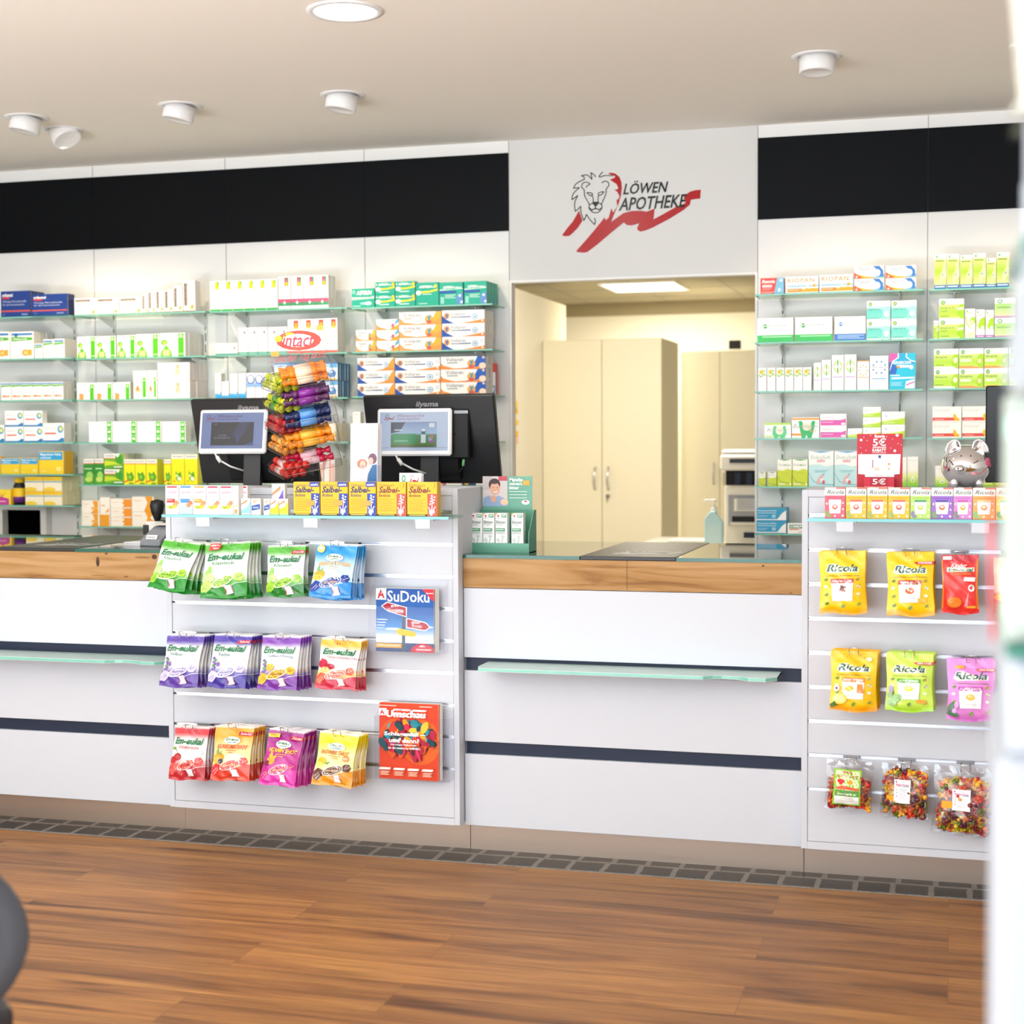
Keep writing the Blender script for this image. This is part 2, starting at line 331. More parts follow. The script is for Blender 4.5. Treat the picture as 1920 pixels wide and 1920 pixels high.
def shapes(art):
    """art list -> [(verts uv, tris, colour)]"""
    out = []
    for a in art:
        k = a[0]
        if k == 'r':
            _, u0, v0, u1, v1, c = a; out.append(([(u0, v0), (u1, v0), (u1, v1), (u0, v1)], [(0, 1, 2), (0, 2, 3)], c))
        elif k == 'e':
            _, u, v, ru, rv, c = a[:6]; n = 16; ro = a[6] if len(a) > 6 else 0; asp = a[7] if len(a) > 7 else 1
            vs = [(u, v)]
            for i in range(n):
                x, y = ru*math.cos(2*math.pi*i/n), rv*math.sin(2*math.pi*i/n)
                if ro: x, y = x*math.cos(ro)-y*asp*math.sin(ro), x*math.sin(ro)/asp+y*math.cos(ro)
                vs.append((u+x, v+y))
            out.append((vs, [(0, i+1, (i+1) % n+1) for i in range(n)], c))
        elif k == 'p': out.append((list(a[1]), tess(a[1]), a[2]))
        elif k == 't':
            _, s_, u0, v0, u1, v1, c = a[:7]; st = a[7] if len(a) > 7 else ''; vs, ts = text_geo(s_, st); ro = a[8] if len(a) > 8 else 0
            if 'v' in st: q = [(u1-(u1-u0)*y, v0+(v1-v0)*x) for x, y in vs]
            else: q = [(u0+(u1-u0)*x, v0+(v1-v0)*y+ro*x) for x, y in vs]
            out.append((q, ts, c))
        elif k == 'l':   # ribbon through points, width
            _, pts, wd, c = a[:4]; asp = a[4] if len(a) > 4 else 1
            for i in range(len(pts)-1):
                (x0, y0), (x1, y1) = pts[i], pts[i+1]; dx, dy = (x1-x0)*asp, y1-y0; L = math.hypot(dx, dy) or 1
                nx, ny = -dy/L*wd/2/asp, dx/L*wd/2; ex, ey = dx/L*wd*.3/asp, dy/L*wd*.3
                out.append(([(x0-ex-nx, y0-ey-ny), (x1+ex-nx, y1+ey-ny), (x1+ex+nx, y1+ey+ny), (x0-ex+nx, y0-ey+ny)], [(0, 1, 2), (0, 2, 3)], c))
        elif k == 'G':   # vertical gradient list [(v,col)...] over whole width
            st = a[1]; vs = []; ts = []; cl = []
            for i, (v, c) in enumerate(st): vs += [(0, v), (1, v)]; cl += [lin(c)]*2
            for i in range(len(st)-1): j = 2*i; ts += [(j, j+1, j+3), (j, j+3, j+2)]
            out.append((vs, ts, cl))
    return out
def subdiv(vs, ts, col, mx):
    vs = list(vs); cl = list(col) if isinstance(col, list) else None; res = []; st = list(ts); mid = {}
    def mp(i, j):
        k = (min(i, j), max(i, j))
        if k not in mid:
            mid[k] = len(vs); vs.append(((vs[i][0]+vs[j][0])/2, (vs[i][1]+vs[j][1])/2))
            if cl: cl.append(tuple((cl[i][q]+cl[j][q])/2 for q in range(4)))
        return mid[k]
    d = lambda i, j: math.hypot(vs[i][0]-vs[j][0], vs[i][1]-vs[j][1])
    while st:
        a, b, c = st.pop(); L = [(d(a, b), a, b, c), (d(b, c), b, c, a), (d(c, a), c, a, b)]
        m = max(L)
        if m[0] <= mx: res.append((a, b, c)); continue
        _, i, j, k = m; q = mp(i, j); st += [(i, q, k), (q, j, k)]
    return vs, res, (cl if cl else col)
def art_on(mb, art, fn, eps=.0003, mx=None, mat='card', base=1, clamp=True):
    """fn(u,v,off) -> 3D point"""
    for i, (vs, ts, c) in enumerate(shapes(art)):
        if not ts: continue
        if mx: vs, ts, c = subdiv(vs, ts, c, mx)
        if clamp: vs = [(min(1, max(0, u)), min(1, max(0, v))) for u, v in vs]
        pts = [fn(u, v, eps*(base+i*.35)) for u, v in vs]
        mb.add(pts, ts, mat, '#fff' if isinstance(c, list) else c, bool(mx), c if isinstance(c, list) else None)
def front(W, Hh, y=0, z0=0):
    return lambda u, v, o: ((u-.5)*W, y-o, z0+v*Hh)
# ------------------------------------------------------------------ the room
XO0, XO1 = -1.806, -.761
ZO = P(1200, 517.5, YW).z
def sbox(name, *a, mat='wall', parent=None):
    return struct(MB().box(*a, mat=mat).build(name, parent))
sbox('floor', XL-.1, XR+.1, YF-.1, YW, -.05, 0, mat='floor')
sbox('trim_1', XL, XR, 4.46, YC+.07, 0, .002, mat='strip')
sbox('ceiling', XL-.1, XR+.1, YF-.1, YW+.12, CZ, CZ+.06, mat='ceil')
sbox('wall_left', XL-.1, XL, YF-.1, YW+.12, 0, CZ)
sbox('wall_right', XR, XR+.1, YF-.1, YW+.12, 0, CZ)
wf = MB(); wf.box(XL, XR, YF-.1, YF, 0, .25, 'wall').box(XL, XR, YF-.1, YF, 2.45, CZ, 'wall').box(XL, -3.8, YF-.1, YF, .25, 2.45, 'wall').box(1.8, XR, YF-.1, YF, .25, 2.45, 'wall')
struct(wf.build('wall_front'))
wm = MB()
for x in (-3.8, -1.93, -.07, 1.76): wm.box(x, x+.04, YF-.07, YF-.02, .25, 2.45, 'white')
wm.box(-3.8, 1.8, YF-.07, YF-.02, .25, .3, 'white').box(-3.8, 1.8, YF-.07, YF-.02, 2.4, 2.45, 'white')
struct(wm.build('window_1'))
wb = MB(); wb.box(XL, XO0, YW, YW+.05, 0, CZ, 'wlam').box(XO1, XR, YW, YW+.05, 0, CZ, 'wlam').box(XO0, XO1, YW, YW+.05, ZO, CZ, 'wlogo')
struct(wb.build('wall_back'))
MODX = [-3.783, -3.119, -2.458, -1.806, -.761, -.098, .565, 1.23]
jm = MB()
for x in MODX: jm.box(x-.0012, x+.0012, YW-.0008, YW+.001, .05, CZ, 'gap')
struct(jm.build('trim_2'))
HZ0, HZ1 = P(955, 433, YW).z, P(955, 287, YW).z
def header(name, x0, x1):
    m = MB(); cuts = [x0]+[x for x in MODX if x0 < x < x1]+[x1]
    for a, b in zip(cuts, cuts[1:]): m.box(a+.0006, b-.0006, YW-.007, YW-.001, HZ0, HZ1, 'navy')
    struct(m.build(name))
header('trim_3', XL, XO0); header('trim_4', XO1, XR)
# door lining and threshold
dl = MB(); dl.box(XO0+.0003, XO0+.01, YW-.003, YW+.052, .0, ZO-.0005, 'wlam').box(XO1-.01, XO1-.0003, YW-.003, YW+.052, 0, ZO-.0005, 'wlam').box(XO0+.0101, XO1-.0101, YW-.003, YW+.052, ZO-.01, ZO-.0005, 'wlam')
struct(dl.build('door_1'))
# back office
OX, OY = -2.53, 11.75; OZ = 2.36
sbox('floor_office', -4, 1.3, YW, OY+.1, -.05, 0, mat='lgrey')
oc = MB(); oc.box(-4, 1.3, YW+.12, OY+.1, OZ, OZ+.05, 'tile')
for k in range(9): oc.box(-4, 1.3, YW+.2+.6*k, YW+.208+.6*k, OZ-.002, OZ, 'gap')
for k in range(9): oc.box(-3.9+.6*k, -3.892+.6*k, YW+.12, OY, OZ-.002, OZ, 'gap')
struct(oc.build('ceiling_office'))
sbox('wall_office_back', -4, 1.3, OY, OY+.1, 0, OZ, mat='creamwall')
sbox('trim_5', -4, 1.3, OY-.02, OY, P(1200, 591, OY).z, OZ, mat='olive')  # strip in shade under the office ceiling, its darkness put into the colour
sbox('wall_office_right', 1.2, 1.3, YW+.12, OY, 0, OZ, mat='creamwall')
sbox('wall_office_left', -4.1, -4, YW+.12, OY, 0, OZ, mat='creamwall')
pz = P(962, 536, 8.83).z
sbox('wall_partition', OX-.1, OX, YW+.12, 10.22, 0, pz, mat='creamwall')
a0, a1, a2, a3 = PZ(1134, 531, OZ), PZ(1264, 528, OZ), PZ(1285, 541, OZ), PZ(1160, 546, OZ)
lx0, lx1, ly0, ly1 = min(a0.x, a3.x), max(a1.x, a2.x), a0.y, a2.y
t = thing('ceiling_panel_light', 'square lit panel in the office ceiling behind the doorway', 'ceiling light', (0, 0, 0))
m = MB(); m.box(lx0-.02, lx1+.02, ly0-.02, ly0, OZ-.012, OZ, 'white').box(lx0-.02, lx1+.02, ly1, ly1+.02, OZ-.012, OZ, 'white').box(lx0-.02, lx0, ly0, ly1, OZ-.012, OZ, 'white').box(lx1, lx1+.02, ly0, ly1, OZ-.012, OZ, 'white'); m.build('frame', t)
MB().box(lx0, lx1, ly0, ly1, OZ-.008, OZ-.003, 'panel_light').build('diffuser', t)
lamp('office_light', 'AREA', ((lx0+lx1)/2, 10.95, OZ-.02), ((lx0+lx1)/2, 10.95, 0), 26, (1, .92, .8), shape='SQUARE', size=.4)
lamp('added_office_fill', 'AREA', (-1.55, 7.9, OZ-.02), (-1.9, 8.7, .6), 70, (1, .905, .78), shape='SQUARE', size=.6)  # added hidden lamp to brighten the office; no fitting belongs to it
# office cabinets
def handle_bar(m, x, y, z0, z1):
    n = 7; m.tube([(x, y-.004-.028*math.sin(math.pi*i/(n-1)), z0+(z1-z0)*i/(n-1)) for i in range(n)], .006, 6, 'alu')
def wardrobe(label, x0, x1, y0, y1, z1, hx, hz0, hz1, lock=None, mid=None):
    t = thing('office_wardrobe', label, 'cabinet', (0, 0, 0), group=None)
    MB().box(x0, x1, y0+.02, y1, 0, z1, 'cream').build('body', t)
    mid = mid or (x0+x1)/2
    for k, (a, b) in enumerate(((x0, mid-.002), (mid+.002, x1))):
        d = MB().box(a, b, y0, y0+.019, .06, z1-.004, 'cream', ch=.002).build('door', t)
        m = MB(); handle_bar(m, hx[k], y0, hz0, hz1); m.build('handle', d)
        if lock and k == 1:
            q = P(*lock, y0); m = MB(); m.tube([(q.x, y0, q.z), (q.x, y0-.012, q.z)], .012, 10, 'bolt').box(q.x-.002, q.x+.002, y0-.03, y0-.011, q.z-.03, q.z, 'bolt'); m.build('key', d)
    return t
y0 = 9.58; x0, x1 = OX+.004, P(1240, 700, y0).x; yb = 10.2
wardrobe('cream double-door wardrobe with key, in the middle of the doorway', x0, x1, y0, yb, P(1240, 633, y0).z, (P(1116, 900, y0).x, P(1141, 900, y0).x), P(1116, 918, y0).z, P(1116, 876, y0).z, (1140, 930), P(1128.5, 800, y0).x)
y1 = 10.6
wardrobe('cream wardrobe behind the printer, partly hidden by the doorway edge', P(1277, 700, y1).x, P(1422, 700, y1).x, y1, OY-.03, P(1340, 657, y1).z, (P(1338, 900, y1).x, P(1358, 900, y1).x), P(1338, 908, y1).z, P(1338, 868, y1).z, None, P(1349.6, 800, y1).x)
q = P(1378, 644, 10.9); s_ = .0036
t = thing('desk_clock', 'small dark square device standing on the rear wardrobe', 'clock', (q.x, 10.9, P(1340, 657, y1).z))
MB().box(-.04, .04, -.02, .02, .0, .022, 'lgrey').build('base', t); MB().box(-.042, .042, -.015, .015, .022, .085, 'darker', ch=.004).build('casing', t)
# notes on the partition
for k, (ya, yb_, c, d) in enumerate(((752, 764, '#f0d36a', 'pale yellow note at the top of the strip'), (766, 776, '#f2c417', 'yellow note with dark magnet'), (787, 797, '#f4c61a', 'yellow note in the middle of the strip'), (808, 820, '#f2bd12', 'yellow note second from the bottom'), (822, 832, '#efc3a4', 'pinkish note at the bottom of the strip'))):
    za, zb = P(968, ya, 8.95).z, P(968, yb_, 8.95).z
    o = MB().box(OX, OX+.003, 8.88, 9.0, zb, za, 'paper', c)
    if k == 1: o.box(OX+.003, OX+.012, 8.9, 8.92, zb+.01, zb+.035, 'black')
    tag(o.build('sticky_note'), d+' taped to the office wall', 'note', 'notes on the office wall')
# desk, printer, bottle, papers
dz = .742
t = thing('office_desk', 'pale office desk under the printer behind the doorway', 'desk', (0, 0, 0))
MB().box(-1.62, -.5, 7.35, 8.75, dz-.03, dz, 'lgrey', ch=.003).build('desktop', t)
for x in (-1.58, -.58):
    for y in (7.42, 8.68): MB().box(x, x+.05, y, y+.05, 0, dz-.03, 'bolt').build('leg', t)
yp = 8.0; px0 = P(1355, 930, yp).x
t = thing('laser_printer', 'grey multifunction laser printer on the office desk', 'printer', (px0, yp, dz))
W = .43; zz = lambda y: P(1380, y, yp).z-dz
m = MB(); m.box(.008, W, 0, .42, 0, zz(910), 'lgrey', ch=.01); m.build('body', t)
m = MB(); m.box(.03, W-.06, -.004, .01, zz(985), zz(928), 'grey').box(.05, W-.08, -.008, -.003, zz(978), zz(968), 'darker').box(.06, W-.1, -.006, 0, zz(958), zz(935), 'lgrey')
for k in range(6): m.box(.075, W-.12, -.009, -.005, zz(955)+k*.011, zz(955)+k*.011+.004, 'bolt')
m.build('front_cover', t)
m = MB(); m.prism([(0, 0), (-.1, .012), (-.1, .02), (0, .014)], .05, W-.05, 'lgrey', axis='x'); o = m.build('output_tray', t); o.location = (0, 0, zz(985))
m = MB(); m.box(.012, W, .03, .41, zz(910), zz(882), 'darker').box(.06, .09, .02, .03, zz(908), zz(886), 'recess').box(.12, .15, .02, .03, zz(908), zz(886), 'recess'); m.build('paper_bay', t)
m = MB(); m.box(-.012, W+.01, -.03, .42, zz(882), zz(852), 'lgrey', ch=.012).box(-.004, W, -.02, .41, zz(852)+.001, zz(843), 'white', ch=.01).box(.04, .2, -.033, -.028, zz(868), zz(860), 'dark'); m.build('scanner_lid', t)
MB().box(.11, .17, -.005, .002, zz(1008), zz(998), 'recess').build('paper_gauge', t)
# sanitiser
yp = 7.7; q = P(1339, 1008, yp); hh = P(1339, 935, yp).z-dz
t = thing('pump_bottle', 'pale blue pump bottle standing on the office desk', 'bottle', (q.x, yp, dz))
m = MB(); m.prism([(-.045, 0), (.045, 0), (.045, hh*.55), (.012, hh*.72), (.012, hh*.76), (-.018, hh*.76), (-.045, hh*.62)], -.03, .03, 'sanit'); o = m.build('body', t)
bv = o.modifiers.new('b', 'BEVEL'); bv.width = .008; bv.segments = 3
m = MB(); m.lathe([(.0, hh*.75), (.016, hh*.76), (.016, hh*.83), (.006, hh*.84), (.006, hh*.94), (.014, hh*.95), (.014, hh*.99), (0, hh)], 12, 'white'); m.tube([(0, 0, hh*.97), (-.045, 0, hh*.97), (-.052, 0, hh*.94)], .005, 8, 'white'); o = m.build('pump', t)
MB().box(-.03, .035, -.0312, -.0302, hh*.12, hh*.5, 'paper', '#c9e6ea').build('label_patch', t)
for k in range(7): 
    o = MB().box(-.16+.004*(k % 3), .05+.004*(k % 2), -.07, .13, k*.006, k*.006+.0052, 'paper', ('#efece2', '#d5d0c2', '#e3dfd4')[k % 3])
    tag(o.build('paper_sheaf', None, (P(1305, 1000, 7.85).x+.02, 7.85, dz)), 'sheaf of paper in the small pile beside the pump bottle', 'paper', 'paper pile on the office desk')
# ------------------------------------------------------------------ sign on the wall
def sg(x, y):
    p = P(1030+x/6.194, 300+y/6.194, YW); return (p.x, p.z)
t = thing('wall_sign', 'white wall sign over the doorway with lion head and red swoosh', 'sign', (0, YW, 0))
def curve(pts, closed=False, n=6):
    out = []; N = len(pts)
    for i in range(N if closed else N-1):
        g = lambda k: pts[k % N] if closed else pts[max(0, min(N-1, k))]
        p0, p1, p2, p3 = g(i-1), g(i), g(i+1), g(i+2)
        for j in range(n):
            s = j/n; out.append(tuple(.5*((2*p1[k])+(-p0[k]+p2[k])*s+(2*p0[k]-5*p1[k]+4*p2[k]-p3[k])*s*s+(-p0[k]+3*p1[k]-3*p2[k]+p3[k])*s**3) for k in (0, 1)))
    if not closed: out.append(pts[-1])
    return out
def flat(mb, poly, y, th, mat, col):
    poly = [sg(*p) for p in poly]
    ar = sum(poly[i][0]*poly[(i+1) % len(poly)][1]-poly[(i+1) % len(poly)][0]*poly[i][1] for i in range(len(poly)))
    if ar < 0: poly = poly[::-1]
    ts = tess(poly); n = len(poly)
    v = [(a, y, b) for a, b in poly]+[(a, y+th, b) for a, b in poly]
    mb.add(v, list(ts)+[[i, i+n, (i+1) % n+n, (i+1) % n] for i in range(n)], mat, col)
m = MB()
flat(m, [(345, 590), (385, 705), (330, 790), (270, 850), (232, 882), (190, 886), (155, 880), (152, 868), (210, 790), (270, 720)], -.0016, .0014, 'vinyl', '#b00511')
flat(m, [(690, 155), (720, 148), (770, 160), (815, 200), (838, 260), (842, 330), (830, 420), (800, 520), (760, 610), (718, 720), (860, 618), (960, 592), (1060, 590), (1130, 600), (1222, 565), (1210, 690), (1330, 625), (1480, 540), (1575, 505), (1585, 470), (1560, 440), (1590, 400), (1640, 365), (1700, 350), (1760, 346), (1752, 448), (1690, 455), (1645, 462), (1632, 520), (1560, 580), (1400, 680), (1200, 785), (1120, 818), (1060, 832), (1028, 815), (1020, 790), (1045, 735), (960, 760), (905, 758), (865, 725), (700, 860), (560, 980), (440, 1070), (400, 1077), (325, 1070), (315, 1055), (400, 960), (520, 820), (605, 715), (642, 665), (655, 700), (690, 670), (720, 560), (740, 610), (790, 540), (780, 460), (800, 460), (815, 420), (790, 370), (755, 345), (795, 340), (800, 320), (780, 280), (705, 230), (760, 205), (765, 185), (745, 178), (690, 165)], -.0016, .0014, 'vinyl', '#b00511')
m.build('red_swoosh', t)
m = MB(); bk = '#0b1a18'
def stroke(pts, wd=9, n=5, closed=False):
    c = curve(pts, closed, n)
    for i in range(len(c)-1+(1 if closed else 0)):
        (x0, y0), (x1, y1) = c[i], c[(i+1) % len(c)]; L = math.hypot(x1-x0, y1-y0) or 1; nx, ny = -(y1-y0)/L*wd/2, (x1-x0)/L*wd/2; ex, ey = (x1-x0)/L*2, (y1-y0)/L*2
        flat(m, [(x0-ex-nx, y0-ey-ny), (x1+ex-nx, y1+ey-ny), (x1+ex+nx, y1+ey+ny), (x0-ex+nx, y0-ey+ny)], -.0022, .0010, 'vinyl', bk)
def zig(pts, wd=9):
    for i in range(0, len(pts)-2, 2): stroke([pts[i], pts[i+1], pts[i+2]], wd)
zig([(540, 195), (515, 165), (482, 148), (490, 185), (495, 225), (440, 175), (370, 185), (400, 195), (408, 225), (320, 270), (280, 328), (315, 325), (350, 322), (280, 390), (262, 462), (295, 440), (332, 412), (295, 500), (302, 598), (335, 570), (365, 538), (372, 620), (402, 702), (418, 670), (432, 632), (470, 690), (525, 750), (535, 720), (525, 675)])
stroke([(622, 140), (595, 165), (580, 195), (600, 198), (640, 182), (745, 184)])
stroke([(425, 318), (440, 300), (472, 278), (430, 258), (385, 275), (378, 318), (405, 350), (412, 420), (440, 470), (465, 520), (462, 560), (500, 605), (535, 612), (575, 605), (612, 555), (608, 510), (640, 440), (660, 380), (660, 340), (690, 300), (685, 262), (650, 246), (610, 265)])
stroke([(437, 380), (470, 380), (500, 392), (495, 412), (470, 412), (437, 380)]); stroke([(634, 370), (600, 372), (570, 388), (575, 408), (605, 404), (634, 370)])
stroke([(497, 408), (510, 450), (510, 488)]); stroke([(575, 405), (566, 450), (568, 488)])
flat(m, [(502, 488), (572, 484), (578, 500), (545, 540), (540, 545), (532, 540), (500, 505)], -.0022, .001, 'vinyl', bk)
stroke([(502, 505), (475, 515), (466, 530)]); stroke([(575, 500), (600, 512), (610, 525)]); stroke([(536, 540), (536, 560)]); stroke([(466, 555), (500, 580), (536, 562), (575, 575), (610, 555)]); stroke([(490, 585), (510, 572), (560, 570), (580, 585)], 7)
m.build('lion_outline', t)
m = MB()
def sgtext(s, x0, y1, x1, y0, rise):
    vs, ts = text_geo(s, 'bi'); q = []
    for u, v in vs: a = sg(x0+(x1-x0)*u, y1+(y0-y1)*v+rise*u); q.append((a[0], -.003, a[1]))
    m.add(q, ts, 'vinyl', bk)
sgtext('LÖWEN', 858, 405, 1382, 250, -30); sgtext('APOTHEKE', 805, 595, 1600, 442, -48)
m.build('lettering', t)
# ------------------------------------------------------------------ ceiling lamps
q = PZ(647, 20, CZ)
t = thing('round_downlight', 'large round lit downlight recessed in the shop ceiling', 'ceiling light', (q.x, q.y, CZ))
MB().lathe([(.092, -.002), (.095, -.006), (.112, -.004), (.113, .0)], 40, 'white').build('trim_ring', t); MB().lathe([(0, -.004), (.092, -.004)], 40, 'lamp').build('diffuser', t)
lamp('downlight_glow', 'AREA', (q.x, q.y, CZ-.02), (q.x, q.y, 0), 5, (1, .97, .93), shape='DISK', size=.18)
for x, y in ((-1.8, 1.9), (.9, 1.9), (-3.7, 2.2), (-1.8, -.4), (.9, -.4)):
    d = dup(t, (x, y, CZ), label='round lit downlight in the ceiling over the shop floor', group='downlights over the shop floor')
    lamp('downlight_glow', 'AREA', (x, y, CZ-.02), (x, y, 0), 2.5, (1, .97, .93), shape='DISK', size=.18)
def gimbal(px, py, tilt, az, label, grp='swivel spots in the ceiling'):
    q = PZ(px, py, CZ) if py is not None else Vector(px)
    t = thing('swivel_spotlight', label, 'spotlight', (q.x, q.y, CZ), group=grp)
    MB().lathe([(.06, -.001), (.062, -.005), (.083, -.003), (.084, 0)], 32, 'white').build('trim_ring', t)
    MB().lathe([(0, -.0008), (.061, -.0008)], 24, 'darker').build('recess', t)
    h = MB().lathe([(.058, .0), (.058, -.052), (.054, -.058), (.047, -.054)], 32, 'white')
    o = h.build('lamp_head', t); o.rotation_euler = (0, tilt, az)
    g = MB().lathe([(0, -.05), (.047, -.05)], 24, 'spotglow').build('lens', o)
    return q
SP = []
SP.append(gimbal(1532, 105, R(4), R(80), 'white swivel spotlight over the doorway, tilted to the far wall'))
SP.append(gimbal(643, 178, R(10), R(20), 'white swivel spotlight behind the lit round downlight'))
SP.append(gimbal(338, 198, R(12), R(20), 'white swivel spotlight second along from the tilted pair'))
SP.append(gimbal(50, 220, R(12), R(20), 'upright one of the two white swivel spotlights side by side'))
SP.append(gimbal(117, 243, R(34), R(160), 'strongly tilted one of the two white swivel spotlights side by side'))
for x in (.25, .95): SP.append(gimbal((x, 5.3, CZ), None, R(10), R(80), 'white swivel spotlight beyond the doorway side'))
for i, q in enumerate(SP):
    lamp('spot_beam', 'SPOT', (q.x, q.y, CZ-.075), (q.x+(.05, 0, 0, -.1, -.6, 0, 0)[i], YW, 1.08), (25, 29, 30, 33, 28, 26, 26)[i], (1, .82, .56), spot_size=R(76), spot_blend=.55, shadow_soft_size=.04)
# ------------------------------------------------------------------ counters
HC = CAMZ-.0767*YC                  # glass top
ZWB = CAMZ-.0991*YC                 # oak bottom
ZF = .093
PX = (P(318, 1200, YP).x-.008, P(860, 1200, YP).x)     # left slatwall unit
RX0 = P(1503, 1200, YP).x; RX1 = RX0+1.0
YB = 5.24
zb = [(P(1000, y, YC).z) for y in (1236.7, 1261.4, 1395.6, 1419.8)]
def counter(name, label, x0, x1, mats, joint):
    t = thing(name, label, 'counter', (0, 0, 0))
    MB().box(x0, x1, YC+.02, YB-.02, ZF+.01, ZWB, 'lam').build('body', t)
    for a, b in ((zb[0], ZWB-.002), (zb[2], zb[1]), (ZF, zb[3])): MB().box(x0+.001, x1-.001, YC, YC+.018, a, b, 'lam', ch=.001).build('front_panel', t)
    for a, b in ((zb[1], zb[0]), (zb[3], zb[2])): MB().box(x0+.004, x1-.001, YC+.012, YC+.02, a+.0005, b-.0005, 'recess').build('recess_strip', t)
    cuts = [x0]+joint+[x1]
    for a, b in zip(cuts, cuts[1:]):
        m = MB(); m.box(a+.0006, b-.0006, YC-.002, YB-.01, ZWB, HC-.011, 'oak')
        for (px, py, rx, rz, col) in ((184, 1053, .007, .017, '#5b3f28'), (184, 1056, .004, .010, '#3a281a'), (200, 1038, .006, .004, '#6a4a2c'), (268, 1045, .03, .0035, '#8a643c'), (290, 1044, .010, .008, '#4a3422'), (237, 1081, .008, .003, '#7a5632'), (185, 1079, .03, .0018, '#8f683f'), (1431, 1061, .004, .0025, '#4a3422'), (1483, 1112, .005, .0015, '#5a4028')):
            k = P(px, py, YC)
            if a+rx < k.x < b-rx: m.add([(k.x+rx*math.cos(q*.524), YC-.0023-.0002*(rx < .006), k.z+rz*math.sin(q*.524)) for q in range(12)], [list(range(12))], 'paper', col)
        m.build('oak_band', t)
    # glass pieces between the mats
    e = [x0]+[v for q in mats for v in q]+[x1]
    for a, b in zip(e[::2], e[1::2]):
        if b-a < .01: continue
        m = MB(); m.box(a, b, YC-.004, YB, HC-.0105, HC, 'glass_edge'); m.box(a+.0005, b-.0005, YC-.0035, YB-.001, HC-.0005, HC+.0003, 'green_glass'); m.build('glass_top', t)
    MB().box(x0, x1, YC+.06, YB-.1, .002, ZF+.01, 'steel').build('plinth', t)
    for y in (YC+.5,): MB().box(x0+.05, x1-.05, YB-.02, YB, .1, ZWB, 'lam').build('back_panel', t)
    return t
def lgt(y, x): return PZ(x, y, HC)
matL = (P(-6, 1026, YC).x, P(141, 1030, YC).x); matC = (P(1087, 1048, YC).x, P(1268, 1051, YC).x)
counter('sales_counter', 'white sales counter with oak band, past the green sweet bags', XL+.3, PX[0]-.001, [matL], [])
counter('sales_counter', 'white sales counter with oak band before the doorway', PX[1]+.002, RX0-.002, [matC], [P(1176, 1070, YC).x])
LOGO = [('p', [(.05, .2), (.25, .62), (.3, .5), (.15, .15)], '#e6e6e6'), ('p', [(.2, .1), (.45, .5), (.62, .5), (.8, .35), (.95, .85), (1, .8), (.85, .25), (.6, .3), (.45, .28), (.3, .05)], '#e6e6e6'),
        ('l', [(.22, .6), (.2, .8), (.3, .95), (.42, .9), (.45, .7), (.38, .5), (.28, .55)], .05, '#e6e6e6', 2), ('e', .34, .72, .03, .07, '#e6e6e6'), ('t', 'LÖWEN', .5, .74, .75, .9, '#e6e6e6', 'bi'), ('t', 'APOTHEKE', .48, .54, .86, .7, '#e6e6e6', 'bi')]
for (a, b), lab in ((matL, 'charcoal counter mat with white lion emblem, near the card terminal'), (matC, 'charcoal counter mat with white lion emblem, before the doorway')):
    m = MB(); m.box(a+.001, b-.001, YC-.003, YB-.005, HC-.0105, HC+.0015, 'mat', ch=.002)
    w_ = .22; cx = a+(b-a)*.58; 
    art_on(m, LOGO, lambda u, v, o: (cx+(u-.5)*w_, YC+.08+v*.16, HC+.0015+o), .0003)
    tag(m.build('counter_mat'), lab, 'mat', 'emblem mats on the counters')
# frosted bag shelves
def bag_shelf(xa, xb, ya, label, flip=False):
    z = P(xa, ya, YC-.13).z; x0, x1 = P(xa, ya, YC-.13).x, P(xb, ya, YC-.13).x
    y0, y1 = YC-.13, YC+.012; c = .03; n0 = x1-.19; n1 = x1-.1
    poly = [(x0+c*.3, y0), ]+[(n0-.02, y0), (n0+.005, y0+.018), (n0+.03, y0+.024), (n1-.03, y0+.024), (n1-.005, y0+.018), (n1+.02, y0)]+[(x1-.03, y0), (x1, y0+.03), (x1+.0, y0+.05), (x1+.0, y1), (x0+.0, y1), (x0, y0+.03)]
    m = MB(); m.prism(poly, z-.011, z, 'frost', axis='z'); t = thing('bag_shelf', label, 'shelf', (0, 0, 0), group='glass bag shelves on the counters')
    m.build('glass_pane', t); m = MB()
    m.prism([(a, b-.0006) if b < y1-.02 else (a, b) for a, b in poly], z-.009, z-.002, 'shelf_edge', axis='z'); m.build('glass_edge', t)
bag_shelf(891, 1455, 1252, 'frosted glass bag shelf on the counter before the doorway')
bag_shelf(-300, 305, 1219, 'frosted glass bag shelf beside the violet sweet bags')
